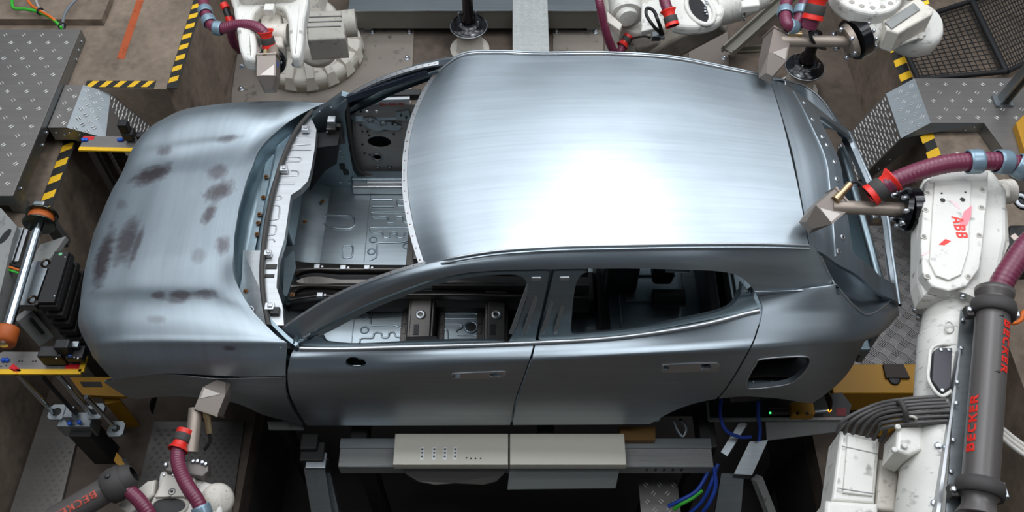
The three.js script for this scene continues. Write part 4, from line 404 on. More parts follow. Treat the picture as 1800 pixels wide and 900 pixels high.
mesh('pillar_lining', slab([[-0.972, 1.602, -0.7], [-0.717, 1.729, -0.69], [-0.48, 1.836, -0.67], [-0.475, 1.81, -0.66], [-0.687, 1.703, -0.68], [-0.963, 1.566, -0.69]], [0, -.01, -.03]), mat(0x3c4350, .5, .7), car);

// ---------- plinths, platforms and floor plates ----------
// raised tread lugs of a checker plate: pairs of small bars over a polygon in a plane
const DOME = new THREE.SphereGeometry(1, 8, 3, 0, 6.2832, 0, Math.PI / 2);
function lugs(o, ex, ez, w, d, pitch, keep, size = [.026, .005, .003], turned = true) {
  const O = V(o), X = V(ex).normalize(), Z = V(ez).normalize(), N = Z.clone().cross(X).normalize(), list = []; if (N.y < 0) N.negate();
  const m = new THREE.Matrix4().makeBasis(X, N, Z);
  const wind = m.determinant() < 0;
  let r = 0; for (let b = pitch * .4; b < d; b += pitch * .62, r++) for (let a = pitch * .4 + (r % 2 ? pitch / 2 : 0); a < w; a += pitch) {
    if (keep && !keep(a, b)) continue; const ang = turned ? (r % 2 ? .85 : -.85) + rr(-.05, .05) : 1.571;
    for (const q of [-1, 1]) { const g = DOME.clone(); g.scale(size[0] * .62, size[2] * 1.1, size[1] * .75); g.translate(0, 0, q * size[1] * 1.7); g.rotateY(ang); g.applyMatrix4(new THREE.Matrix4().makeTranslation(a, 0, b)); g.applyMatrix4(m); if (wind) { const q = g.index.array; for (let t = 0; t < q.length; t += 3) { const h = q[t]; q[t] = q[t + 1]; q[t + 1] = h; } } g.translate(O.x, O.y, O.z); list.push(g); }
  }
  return join(list);
}
const tread = (parent, ...a) => { const t = mesh('tread_pattern', lugs(...a), M.lug, parent); t.userData.kind = 'stuff'; return t; };
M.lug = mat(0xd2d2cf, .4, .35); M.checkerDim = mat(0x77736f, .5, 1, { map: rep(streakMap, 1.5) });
M.checker = mat(0x8f8a85, .5, .6, { map: rep(streakMap, 1.5), roughnessMap: streakRough });
M.checkerPale = mat(0xe2e4e0, .5, .75, { map: rep(streakMap, 1.5) });
function hazard(parent, a, b, w, h, n, lean = .5) { // black tape with yellow slanted bars from a to b
  const A = V(a), B = V(b), L = A.distanceTo(B), d = B.clone().sub(A).normalize(), s = new THREE.Vector3(0, 1, 0).cross(d);
  const P = (t, q, y) => [A.x + d.x * t + s.x * q, h + y, A.z + d.z * t + s.z * q];
  const base = mesh('hazard_tape', slab([P(0, 0, .003), P(L, 0, .003), P(L, w, .003), P(0, w, .003)], [0, -.003, 0]), M.tape, parent);
  const k = L / n; for (let i = 0; i < n; i++) mesh('yellow_bar', slab([P(i * k + k * .1, .004, .0045), P(i * k + k * .55, .004, .0045), P(Math.min(L, i * k + k * (.55 + lean)), w - .012, .0045), P(Math.min(L, i * k + k * (.1 + lean)), w - .012, .0045)], [0, -.0014, 0]), M.tapeYellow, base);
}
{ const p = thing('concrete_plinth', 'tall concrete plinth with an L of hazard tape behind the hood', 'plinth');
  mesh('block', span([-7, 0, -6.5], [-2.38, .96, -1.43]), M.concreteWall, p);
  hazard(p, [-2.385, 0, -3.1], [-2.385, 0, -1.435], .075, .96, 15, -.25); hazard(p, [-2.47, 0, -1.51], [-2.95, 0, -1.51], .075, .96, 5, .4);
  mesh('orange_line', slab([[-2.813, 0.962, -2.371], [-2.758, 0.962, -2.371], [-2.747, 0.962, -1.728], [-2.801, 0.962, -1.734]], [0, -.0015, 0]), mat(0xb2532a, .8, 0, { map: rep(grimeMap, 2) }), p);
  mesh('kerb', slab([[-3.965, 1.02, -2.09], [-2.981, 1.02, -2.084], [-2.978, 1.02, -2.299], [-2.99, 1.02, -2.564], [-4.13, 1.02, -2.564]], [0, -.06, 0]), M.concreteWall, p);
  settle(p, [-4.7, 0, -4]); }
{ const p = thing('concrete_plinth', 'lower concrete plinth with hazard tape beside the roller shaft', 'plinth');
  mesh('block', span([-7, 0, -1.42], [-3.05, .8, 6]), M.concreteWall, p);
  hazard(p, [-3.055, 0, -1.2], [-3.055, 0, -.36], .085, .8, 6, -.3);
  settle(p, [-5, 0, 2]); }
{ const p = thing('concrete_plinth', 'concrete plinth with hazard tape under the mesh at the tail end', 'plinth');
  mesh('block', span([2.88, 0, -6.5], [7, .8, 6]), M.concreteWall, p);
  hazard(p, [2.885, 0, -2.4], [2.885, 0, -.6], -.08, .8, 12, .35);
  settle(p, [5, 0, 0]); }
// left platform
{ const p = thing('checker_platform', 'large checker plate platform at the upper left corner', 'platform');
  mesh('top_plate', span([-4.6, 1.05, -1.93], [-3.07, 1.06, -.40], .003), M.checker, p);
  mesh('side_plate', span([-3.08, .965, -1.93], [-3.07, 1.05, -.40]), M.galv, p); mesh('side_plate', span([-4.6, .965, -.41], [-3.08, 1.05, -.40]), M.galv, p); mesh('side_plate', span([-4.6, .965, -1.93], [-3.08, 1.05, -1.92]), M.galv, p);
  mesh('leg', span([-3.2, .8, -.55], [-3.12, .95, -.47]), M.galv, p); mesh('leg', span([-3.3, .96, -1.85], [-3.22, 1.05, -1.77]), M.galv, p); mesh('leg', span([-4.5, .8, -.6], [-4.4, .95, -.5]), M.galv, p);
  for (const z of [-1.86, -1.78, -1.7, -1.0, -.9, -.5]) mesh('bolt', disc([-3.07, .99 + .02 * Math.sin(z * 9), z], .012, .008, [1, 0, 0]), M.bolt, p);
  tread(p, [-4.55, 1.061, -1.92], [1, 0, 0], [0, 0, 1], 1.45, 1.5, .13);
  settle(p, [-3.8, .8, -1.2]); }
{ const p = thing('step_cover', 'bent checker plate step cover between the hazard tape and the left platform', 'step cover');
  const t = slab([[-3.065, 1.0, -1.43], [-2.94, 1.0, -1.43], [-2.94, 1.0, -1.03], [-3.065, 1.0, -1.03]], [0, -.008, 0]); mesh('top_plate', t, M.checker, p);
  mesh('bevel_plate', slab([[-2.94, 1.0, -1.43], [-2.78, .92, -1.43], [-2.72, .9, -1.03], [-2.94, 1.0, -1.03]], [-.003, -.008, 0]), M.galv, p);
  mesh('steep_plate', slab([[-2.78, .92, -1.43], [-2.55, .5, -1.43], [-2.5, .45, -1.03], [-2.72, .9, -1.03]], [-.008, -.003, 0]), M.checker, p);
  mesh('front_plate', slab([[-3.065, .992, -1.032], [-2.94, .992, -1.032], [-2.72, .892, -1.032], [-2.76, .80, -1.032], [-2.95, .88, -1.032], [-3.065, .88, -1.032]], [0, 0, -.006]), M.galv, p);
  for (const [x, y] of [[-3.03, .95], [-2.98, .93], [-2.94, .95], [-2.88, .93], [-2.86, .9], [-2.79, .88], [-2.77, .85]]) mesh('bolt', disc([x, y, -1.03], .009, .006, [0, 0, 1]), M.bolt, p);
  mesh('stringer', bar([-2.9, .0, -1.1], [-2.9, .88, -1.1], .05, .05, [1, 0, 0]), M.galv, p); mesh('stringer', bar([-2.62, 0, -1.1], [-2.62, .55, -1.1], .05, .05, [1, 0, 0]), M.galv, p);
  tread(p, [-3.06, 1.001, -1.42], [1, 0, 0], [0, 0, 1], .11, .38, .1); tread(p, [-2.935, .999, -1.42], [.16, -.08, 0], [.02, 0, .4], .16, .38, .07); tread(p, [-2.775, .917, -1.42], [.23, -.42, 0], [.02, 0, .4], .45, .38, .055, null, [.03, .007, .004], false);
  settle(p, [-2.8, 0, -1.2]); }
// right platform
{ const p = thing('step_cover', 'bent checker plate step cover beside the car tail', 'step cover');
  mesh('top_plate', slab([[2.84, .9, -1.6], [3.75, .9, -1.6], [3.75, .9, -1.17], [2.84, .9, -1.17]], [0, -.008, 0]), M.checker, p);
  mesh('bevel_plate', slab([[2.84, .9, -1.6], [2.66, .8, -1.55], [2.66, .8, -1.12], [2.84, .9, -1.17]], [0, -.008, 0]), M.galv, p);
  mesh('steep_plate', slab([[2.66, .8, -1.55], [2.44, .3, -1.5], [2.44, .3, -1.07], [2.66, .8, -1.12]], [.008, -.003, 0]), M.checker, p);
  mesh('front_plate', slab([[2.66, .795, -1.121], [2.84, .893, -1.169], [3.2, .893, -1.169], [3.2, .805, -1.169], [2.875, .805, -1.169], [2.8, .7, -1.155], [2.5, .3, -1.082], [2.445, .3, -1.071]], [0, 0, -.006]), M.galv, p);
  mesh('return_plate', slab([[3.2, .9, -1.17], [3.75, .9, -1.17], [3.75, .9, -.6], [3.33, .9, -.6]], [0, -.008, 0]), M.checker, p); mesh('return_side', slab([[3.2, .893, -1.17], [3.33, .893, -.6], [3.33, .805, -.6], [3.2, .805, -1.17]], [.006, 0, 0]), M.galv, p);
  for (const [x, y, z] of [[2.95, .85, -1.168], [3.1, .83, -1.168], [3.15, .86, -1.168], [2.6, .5, -1.1], [2.66, .58, -1.12]]) mesh('bolt', disc([x, y, z], .009, .006, [0, 0, 1]), M.bolt, p);
  mesh('leg', bar([2.56, 0, -1.3], [2.56, .45, -1.3], .05, .05, [1, 0, 0]), M.galv, p);
  tread(p, [2.86, .901, -1.59], [1, 0, 0], [0, 0, 1], .85, .4, .13); tread(p, [2.835, .898, -1.58], [-.18, -.1, .05], [0, 0, .43], .17, .4, .08); tread(p, [2.656, .79, -1.54], [-.22, -.5, .05], [0, 0, .43], .53, .42, .06, null, [.03, .007, .004], false); tread(p, [3.36, .901, -1.15], [1, 0, 0], [0, 0, 1], .37, .54, .1);
  settle(p, [3, 0, -1.3]); }
{ const p = thing('aluminium_post', 'slanted aluminium profile post at the right edge', 'post');
  mesh('profile', bar([3.389, 0.9, -1.373], [3.41, 1.25, -1.335], .07, .07, [0, 0, 1], .006), M.galv, p); mesh('groove', bar([3.39, 0.905, -1.335], [3.41, 1.255, -1.298], .02, .02, [0, 0, 1]), M.dark, p); mesh('foot', box(.12, .02, .1, ...[3.381, 0.91, -1.363]), M.galv, p);
  settle(p, [3.389, 0.9, -1.373]); }
single('yellow_guard', 'mustard yellow metal guard at the right edge beside the checker cover', 'guard', slab([[3.379, 0.95, -1.12], [3.524, 0.95, -1.258], [3.355, 0.95, -0.747], [3.356, 0.95, -0.885]], [0, -.05, 0]), mat(0xb9861a, .5));
// mesh screens over the plinth at the top right
function screen(label, P, nu, nv) {
  const o = thing('mesh_screen', label, 'mesh screen', 'black mesh screens'), q = P.map(p => V(p)), at = (u, v) => q[0].clone().multiplyScalar((1 - u) * (1 - v)).add(q[1].clone().multiplyScalar(u * (1 - v))).add(q[2].clone().multiplyScalar(u * v)).add(q[3].clone().multiplyScalar((1 - u) * v));
  for (let i = 0; i < 4; i++) mesh('frame_bar', rod(q[i].toArray(), q[(i + 1) % 4].toArray(), .02), M.black, o);
  const w = []; for (let i = 1; i < nu; i++) w.push(rod(at(i / nu, 0).toArray(), at(i / nu, 1).toArray(), .004, .004, 5)); for (let i = 1; i < nv; i++) w.push(rod(at(0, i / nv).toArray(), at(1, i / nv).toArray(), .004, .004, 5));
  mesh('wires', w, M.black, o).userData.kind = 'stuff';
  settle(o, P[0]);
}
screen('black wire mesh screen behind the right checker cover', [[2.888, 0.86, -1.628], [2.857, 0.86, -2.198], [3.515, 0.86, -2.485], [3.536, 0.86, -1.71]], 16, 14);
screen('black wire mesh screen in the upper right corner', [[3.544, 0.86, -1.71], [3.523, 0.86, -2.485], [4.183, 0.86, -2.879], [4.101, 0.86, -2.016]], 16, 26);
// deck and bridge plate at the top middle
{ const p = thing('steel_deck', 'long flat steel deck along the top edge behind the car roof', 'deck'); mesh('top_plate', span([-1.4, .28, -4.4], [.76, .3, -3.06], .003), M.galv, p); mesh('front_plate', span([-1.4, .1, -3.08], [.76, .28, -3.065]), mat(0x6b6a62, .6, .5), p); for (const x of [-1.3, .66]) mesh('leg', span([x, 0, -3.2], [x + .08, .28, -3.12]), M.galv, p); settle(p, [-.3, 0, -3.7]); }
{ const p = thing('bridge_plate', 'white checker plate strip crossing to the car roof at the top', 'plate'); mesh('plate', span([.005, .30, -3.9], [.305, .312, -1.9], .003), M.checkerPale, p); for (const z of [-2.1, -2.6]) mesh('leg', span([.1, 0, z], [.2, .3, z + .06]), M.galv, p);
  const t = lugs([.01, .3125, -3.4], [1, 0, 0], [0, 0, 1], .29, 1.5, .062, null, [.022, .005, .003]); mesh('tread_pattern', t, M.checkerPale, p).userData.kind = 'stuff'; settle(p, [.15, 0, -2.9]); }
// lifting jacks
function jack(label, x, z, h) {
  const o = thing('lifting_jack', label, 'jack', 'black lifting jacks'); mesh('foot', spin([[0, 0], [.17, 0], [.17, .02], [.13, .03], [0, .03]], [x, 0, z], [0, 1, 0], 24), M.cream, o); mesh('stand', new THREE.CylinderGeometry(.1, .13, .22, 6).translate(x, .14, z), M.cream, o);
  mesh('flange', spin([[0, 0], [.15, 0], [.155, .015], [.15, .03], [.11, .035], [.11, .06], [.075, .07], [0, .07]], [x, .25, z], [0, 1, 0], 32), M.gloss, o); mesh('flange_rim', ring([x, .265, z], .155, .006, [0, 1, 0], 36), M.galv, o);
  mesh('column', spin([[.062, 0], [.062, .07], [.045, .09], [.045, h], [0, h]], [x, .32, z], [0, 1, 0], 24), M.gloss, o); for (let i = 0; i < 4; i++) mesh('bolt', spin([[.009, 0], [.009, .05], [0, .052]], [x + .1 * Math.cos(i * 1.571 + .6), .31, z + .1 * Math.sin(i * 1.571 + .6)], [0, 1, 0], 8), M.bolt, o);
  settle(o, [x, 0, z]);
}
M.gloss = mat(0x0d0d10, .18);
jack('black lifting jack with a tall column behind the front of the roof', [-0.366, 0, -2.9][0], [-0.366, 0, -2.9][2], 1.1); jack('short black lifting jack behind the rear of the roof', [2.381, 0, -2.398][0], [2.381, 0, -2.398][2], .3);
// floor plates
const floorPlate = (label, pts, m, bolts) => { const p = thing('floor_plate', label, 'floor plate'); mesh('plate', slab(pts.map(q => [q[0], .02, q[2]]), [0, -.02, 0]), m, p); for (const b of bolts) mesh('bolt', [disc([b[0], .02, b[2]], .026, .008), disc([b[0], .024, b[2]], .014, .025, [0, 1, 0], 6)], M.bolt, p); settle(p, [pts[0][0], 0, pts[0][2]]); };
M.plate = mat(0x938a81, .6, .35, { map: rep(grimeMap, .7) });
floorPlate('light steel floor plate with bolts under the robot behind the hood', [[-2.331, 0, -2.331], [-2.39, 0, -3.143], [-0.865, 0, -3.143], [-0.826, 0, -2.07], [-2.284, 0, -2.07]], M.plate, [[-2.262, 0, -2.398], [-0.903, 0, -3.106], [-0.901, 0, -2.771], [-0.895, 0, -2.391], [-1.229, 0, -3.106]]);
floorPlate('light steel floor plate beside the white bridge plate', [[0.362, 0, -3.136], [0.805, 0, -3.136], [0.766, 0, -2.465], [0.345, 0, -2.465]], M.plate, [[0.391, 0, -3.106], [0.733, 0, -3.106]]);
floorPlate('dark steel floor plate with a bolt behind the roof rear', [[1.556, 0, -3.106], [1.897, 0, -3.106], [1.828, 0, -2.465], [1.484, 0, -2.465]], mat(0x7a7068, .6, .3), [[1.822, 0, -2.771]]);
single('steel_channel', 'flat steel channel lying behind the upper middle robot', 'channel', [bar([1.78, 0.25, -2.606], [2.501, 0.25, -3.411], .12, .02, [0, 1, 0]), bar([1.736, 0.28, -2.6], [2.452, 0.28, -3.404], .015, .07, [0, 1, 0]), bar([1.813, 0.28, -2.545], [2.53, 0.28, -3.342], .015, .07, [0, 1, 0]), rod([1.802, 0.25, -2.592], [1.9, 0, -2.878], .02)], mat(0x8b877c, .5, .6));
single('steel_angle', 'narrow steel angle lying below the flat channel', 'channel', [bar([1.929, 0.03, -2.881], [2.328, 0.03, -2.91], .02, .05, [0, 1, 0]), bar([1.933, 0.01, -2.881], [2.333, 0.01, -2.91], .06, .015, [0, 1, 0])], mat(0x7d786c, .5, .6));
// bottom left floor: checker strip, yellow plates
{ const p = thing('floor_plate', 'pale checker plate strip along the wall at the lower left', 'floor plate'); mesh('plate', slab([[-3.03, .03, .50], [-2.76, .03, .72], [-2.72, .03, 1.5], [-3.03, .03, 1.5]], [0, -.03, 0]), M.checker, p); mesh('tread_pattern', lugs([-3.02, .031, .72], [1, 0, 0], [0, 0, 1], .27, .7, .05, null, [.016, .0035, .0025]), M.checker, p).userData.kind = 'stuff'; settle(p, [-2.9, 0, 1]); }
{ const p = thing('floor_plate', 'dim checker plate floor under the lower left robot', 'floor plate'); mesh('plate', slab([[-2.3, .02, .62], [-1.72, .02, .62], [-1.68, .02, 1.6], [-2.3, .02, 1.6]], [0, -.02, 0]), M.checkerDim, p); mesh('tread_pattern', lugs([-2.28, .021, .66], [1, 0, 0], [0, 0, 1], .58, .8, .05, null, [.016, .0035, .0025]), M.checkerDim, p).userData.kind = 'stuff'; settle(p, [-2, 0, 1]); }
{ const p = thing('floor_plate', 'dark checker plate behind the car tail next to the yellow beam', 'floor plate'); mesh('plate', slab([[2.0, .30, -.75], [2.85, .30, -.75], [2.85, .30, .40], [2.0, .30, .40]], [0, -.02, 0]), mat(0x5d5b5a, .45, .8), p);
  const l = []; for (let i = 0; i < 12; i++) for (let j = 0; j < 16; j++) for (let k = -2; k <= 2; k++) { const g = new THREE.BoxGeometry(.05, .004, .005); g.translate(0, .002, k * .011); g.rotateY((i + j) % 2 ? .785 : -.785); g.translate(2.04 + i * .07, .301, -.71 + j * .07); l.push(g); } mesh('tread_pattern', l, mat(0x74716e, .4, .8), p).userData.kind = 'stuff'; mesh('support', span([2.1, 0, -.6], [2.75, .28, .3]), M.dark, p); settle(p, [2.4, 0, -.2]); }
{ const p = thing('support_beam', 'yellow steel beam under the car tail', 'beam'); mesh('beam', span([1.95, .18, .42], [2.75, .42, .62], .008), M.yellow, p); mesh('pad', slab([[2.292, 0.44, 0.431], [2.415, 0.44, 0.431], [2.433, 0.44, 0.526], [2.287, 0.44, 0.526]], [0, -.05, 0]), mat(0x2a1c14, .6), p); mesh('clip', disc([2.339, 0.425, 0.533], .035, .01), M.black, p); mesh('brace', bar([2.35, .0, .7], [2.6, .3, .58], .06, .06, [0, 1, 0]), M.yellow, p); for (const x of [2.1, 2.6]) mesh('leg', span([x, 0, .47], [x + .08, .2, .56]), M.dark, p); settle(p, [2.35, 0, .5]); }
{ const p = thing('yellow_plate', 'yellow plate with a dark slot beside the front wheel arch', 'plate'); mesh('plate', slab([[-2.716, 0.42, 0.511], [-2.409, 0.42, 0.511], [-2.245, 0.42, 0.616], [-2.359, 0.42, 0.643], [-2.603, 0.42, 0.631]], [0, -.03, 0]), M.yellow, p); mesh('slot', slab([[-2.643, 0.424, 0.545], [-2.511, 0.424, 0.545], [-2.495, 0.424, 0.58], [-2.612, 0.424, 0.58]], [0, -.003, 0]), M.dark, p); mesh('foot', slab([[-2.529, 0.35, 0.604], [-2.427, 0.35, 0.596], [-2.394, 0.35, 0.642], [-2.481, 0.35, 0.657]], [0, -.35, 0]), M.yellow, p); settle(p, [-2.3, 0, .6]); }
{ const p = thing('warning_plate', 'yellow warning plate with black print beside the lower left robot', 'plate'); mesh('plate', slab([[-2.382, 0.25, 0.929], [-2.206, 0.25, 1.09], [-2.22, 0.25, 1.132], [-2.385, 0.25, 0.983]], [0, -.012, 0]), M.yellow, p); for (let i = 0; i < 5; i++) { const q = [-2.339, 0.251, 0.973]; mesh('print_line', slab([[0, 0], [.02, -.012], [.035, .012], [.015, .024]].map(k => [q[0] + i * .02 + k[0], q[1], q[2] + i * .025 + k[1]]), [0, -.0006, 0]), M.dark, p); } mesh('post', box(.04, .24, .04, ...[-2.357, 0.12, 0.973]), M.dark, p); settle(p, [-2.35, 0, 1]); }

// ---------- machinery at the left ----------
const vdown = (p, y) => [p[0], y, p[2]];
{ const a = [-2.778, 1.16, -0.15], b = [-2.724, 1.16, 0.709], o = thing('roller_shaft', 'long polished steel shaft with orange rollers at the left edge', 'shaft'), d = V(b).sub(V(a)).normalize().toArray();
  mesh('shaft', rod(a, b, .027, .027, 28), M.chrome = mat(0xcfd6da, .14, 1), o);
  const back = d.map(q => -q), on = t => [a[0] + d[0] * t, a[1] + d[1] * t, a[2] + d[2] * t];
  mesh('flange_disc', spin([[0, 0], [.088, 0], [.092, .006], [.088, .014], [0, .014]], on(.04), d, 40), M.gloss2 = mat(0x4a5048, .2, .9), o); mesh('roller_band', spin([[0, 0], [.072, 0], [.072, .055], [0, .055]], on(-.015), d, 40), M.orange, o); mesh('flange_disc', spin([[0, 0], [.088, 0], [.092, .008], [.088, .018], [0, .018]], on(-.033), d, 40), M.gloss2, o);
  mesh('end_roller', spin([[0, 0], [.06, 0], [.062, .01], [.062, .09], [0, .09]], on(.76), d, 32), M.orange, o);
  mesh('bearing', [box(.07, .4, .06, a[0] - .03, .99, a[2] - .08, .01)], M.galv, o); mesh('bearing', [box(.07, .4, .06, b[0] - .3, .99, b[2] + .12, .01)], M.galv, o);
  settle(o, [a[0], .8, (a[2] + b[2]) / 2]); }
{ const o = thing('drive_unit', 'grey drive housing with an oval slot at the left edge', 'drive unit');
  mesh('housing', slab([[-3.34, 1.05, -0.337], [-3.116, 1.05, -0.311], [-2.974, 1.05, -0.171], [-2.972, 1.05, -0.078], [-2.897, 1.05, 0.477], [-3.12, 1.05, 0.477]], [0, -.25, 0]), M.grey, o);
  mesh('slot', (() => { const c = [-3.021, 1.052, -0.097], l = []; for (let i = 0; i < 24; i++) { const t = i / 24 * 6.2832; l.push([c[0] + .022 * Math.cos(t) - .012 * Math.sin(t), c[1], c[2] + .055 * Math.sin(t)]); } return slab(l, [0, -.002, 0]); })(), M.black, o);
  mesh('rail', bar([-2.975, 1, -0.192], [-2.963, 1, 0.061], .035, .03, [0, 1, 0], .004), M.galv, o); mesh('rail', bar([-2.937, 1, -0.179], [-2.923, 1, 0.061], .025, .03, [0, 1, 0], .004), M.pale, o);
  for (const [i, m] of [M.black, M.orangeWire, M.green].entries()) mesh('cable', wire([[-3.017, 1.02, 0.075], [-2.957, 1.02, 0.083], [-2.88, 1.02, 0.108]].map(q => [q[0], q[1] - i * .004, q[2] + i * .018]), .007, 16), m, o);
  mesh('lower_plate', slab([[-3.054, 0.98, 0.1], [-2.973, 0.98, 0.121], [-2.952, 0.98, 0.358], [-3.034, 0.98, 0.358]], [0, -.03, 0]), M.grey, o);
  settle(o, [-3.2, .8, .1]); }
{ const o = thing('slide_column', 'light metal slide block with lifting eyes beside the black bellows', 'slide block');
  mesh('block', slab([[-2.795, 1.08, 0.105], [-2.682, 1.08, 0.105], [-2.683, 1.08, 0.406], [-2.788, 1.08, 0.406]], [0, -.06, 0]), M.galv, o);
  mesh('column', slab([[-2.793, 1.03, 0.115], [-2.713, 1.03, 0.115], [-2.715, 1.03, 0.351], [-2.799, 1.03, 0.351]], [0, -1.03, 0]), M.grey, o);
  mesh('foot_bracket', bar([-2.81, 0.95, 0.385], [-2.764, 0.72, 0.425], .1, .05, [0, 1, 0], .006), M.grey, o); mesh('slot', bar([-2.761, 0.94, 0.41], [-2.732, 0.82, 0.437], .02, .02, [0, 1, 0]), M.black, o);
  for (const p of [[-2.679, 1.12, 0.149], [-2.678, 1.12, 0.398]]) { const e = mesh('lifting_eye', place(new THREE.TorusGeometry(.022, .007, 10, 24), p, [.8, .2, .6]), mat(0x4b3f36, .35, .8), o); mesh('eye_foot', disc([p[0] + .018, p[1] - .025, p[2] + .01], .016, .015), M.dark, e); }
  mesh('top_slab', slab([[-2.829, 1, -0.072], [-2.69, 1, -0.136], [-2.719, 1, -0.022], [-2.745, 1, 0.049], [-2.84, 1, 0.049]], [0, -.04, 0]), M.grey, o);
  settle(o, [-2.75, 0, .3]); }
{ const o = thing('bellows', 'black stepped bellows guard in front of the car nose', 'bellows'), P = [[-2.651, 1.12, 0.065], [-2.569, 1.12, 0.065], [-2.553, 1.12, 0.413], [-2.645, 1.12, 0.413]];
  mesh('top_plate', slab(P, [0, -.03, 0]), mat(0x232120, .45, .3), o); mesh('screw', disc([P[0][0] + .04, 1.12, P[0][2] + .02], .011, .004), mat(0x6fae7e, .5), o); mesh('screw', disc([P[1][0] - .01, 1.12, P[1][2] + .04], .005, .003), M.bolt, o); mesh('screw', disc([P[2][0] - .01, 1.12, P[2][2] - .04], .005, .003), M.bolt, o);
  const c = P.reduce((s, q) => s.add(V(q)), new THREE.Vector3()).multiplyScalar(.25);
  for (let i = 0; i < 12; i++) { const k = i % 2 ? .9 : 1.06, y = 1.09 - i * .045; mesh('fold', slab(P.map(q => [c.x + (q[0] - c.x) * k, y, c.z + (q[2] - c.z) * k]), [0, -.045, 0]), i % 2 ? M.black : M.rubber, o); }
  mesh('base', slab(P.map(q => [q[0], .55, q[2]]), [0, -.55, 0]), M.dark, o); settle(o, [c.x, 0, c.z]); }
// gauge tables with yellow lips
M.gauge = mat(0x918c88, .5, .7, { map: rep(streakMap, 2) });
function gauge(label, top, lip, y, build) { const o = thing('gauge_plate', label, 'gauge plate'); mesh('plate', slab(top, [0, -.02, 0]), M.gauge, o); for (const [a, b] of lip) mesh('yellow_lip', bar(a, b, .03, .012, [0, 1, 0]), M.tapeYellow, o); build(o); settle(o, vdown(top[0], 0)); }
const caps = (o, list) => { for (const p of list) mesh('blue_cap', spin([[0, 0], [.013, 0], [.013, .012], [.008, .018], [0, .018]], p, [0, 1, 0], 14), M.blue, o); };
gauge('steel gauge plate with a red tape flag at the lower left edge', [[-2.878, 1, 0.791], [-2.343, 1, 0.791], [-2.348, 1, 0.692], [-2.387, 1, 0.664], [-2.809, 1, 0.66], [-2.906, 1, 0.71]], [[[-2.881, 0.998, 0.786], [-2.345, 0.998, 0.786]], [[-2.345, 0.998, 0.786], [-2.349, 0.998, 0.691]]], 1, o => {
  caps(o, [[-2.788, 1, 0.717], [-2.769, 1, 0.717], [-2.563, 1, 0.696], [-2.555, 1, 0.714], [-2.491, 1.03, 0.73], [-2.383, 1.1, 0.717], [-2.383, 1.08, 0.733]]);
  mesh('red_sticker', slab([[-2.44, 1.002, 0.739], [-2.366, 1.002, 0.739], [-2.362, 1.002, 0.774], [-2.437, 1.002, 0.774]], [0, -.0015, 0]), M.redTape, o); mesh('red_flag', slab([[-2.73, 1.004, 0.737], [-2.673, 1.004, 0.779], [-2.684, 1.004, 0.803], [-2.746, 1.004, 0.765]], [0, -.002, 0]), M.redTape, o);
  for (const p of [[-2.702, 1, 0.721], [-2.687, 1, 0.721], [-2.627, 1, 0.721], [-2.612, 1, 0.721], [-2.765, 1, 0.749], [-2.792, 1, 0.752]]) mesh('screw_hole', disc(p, .005, .002), M.black, o);
  const m = mesh('gauge_head', [box(.13, .1, .07, ...[-2.488, 1.06, 0.719], .008), box(.08, .14, .06, ...[-2.408, 1.1, 0.706], .01), box(.1, .05, .08, ...[-2.362, 1.07, 0.714], .01)], M.black, o); mesh('cover', box(.09, .01, .05, ...[-2.487, 1.11, 0.726]), M.dark, m); mesh('end_cap', box(.04, .02, .04, ...[-2.356, 1.12, 0.686], .006), M.galv, m);
  for (const p of [[-2.5, 1.1, 0.748], [-2.466, 1.1, 0.748], [-2.448, 1.1, 0.758], [-2.357, 1.09, 0.746], [-2.337, 1.09, 0.753]]) mesh('screw', disc(p, .006, .004), M.bolt, m);
  for (const [a, b] of [[[-2.703, 0.98, 0.787], .5], [[-2.485, 0.98, 0.787], .5]]) mesh('guide_rod', rod(a, [a[0], b, a[2]], .015), M.chrome, o); { const a = [-2.566, 0.98, 0.798]; mesh('lift_rod', rod(a, [a[0], .5, a[2]], .012), M.black, o); }
  for (const p of [[-2.682, 0.5, 0.783], [-2.456, 0.5, 0.776]]) { const q = mesh('bearing_flange', plate([[-.05, -.03], [-.03, -.05], [.03, -.05], [.05, -.03], [.05, .03], [.03, .05], [-.03, .05], [-.05, .03]], .02, [p[0], p[1] - .02, p[2]], [0, 1, 0], [0, 0, 1], .002), M.galv, o); mesh('bore', disc(p, .026, .003), M.black, q); }
  { const p = [-2.368, 0.35, 0.83]; const q = mesh('bearing_flange', plate([[-.05, -.03], [-.03, -.05], [.03, -.05], [.05, -.03], [.05, .03], [.03, .05], [-.03, .05], [-.05, .03]], .02, p, [0, 1, 0], [0, 0, 1], .002), M.galv, o); mesh('bore', disc([p[0], p[1] + .02, p[2]], .024, .003), M.black, q); mesh('guide_rod', rod(p, [p[0] - .04, .75, p[2] - .02], .014), M.chrome, o); }
  { const p = [-2.573, 0.47, 0.82]; mesh('carriage', [box(.2, .14, .1, p[0], p[1] - .06, p[2], .01), box(.06, .08, .08, p[0] - .02, p[1] + .03, p[2] - .02, .01)], M.galv, o); caps(o, [[-2.583, 0.5, 0.86], [-2.529, 0.5, 0.852]]); mesh('column', box(.13, .42, .12, p[0] + .02, .2, p[2] + .02, .008), M.dark, o); }
});
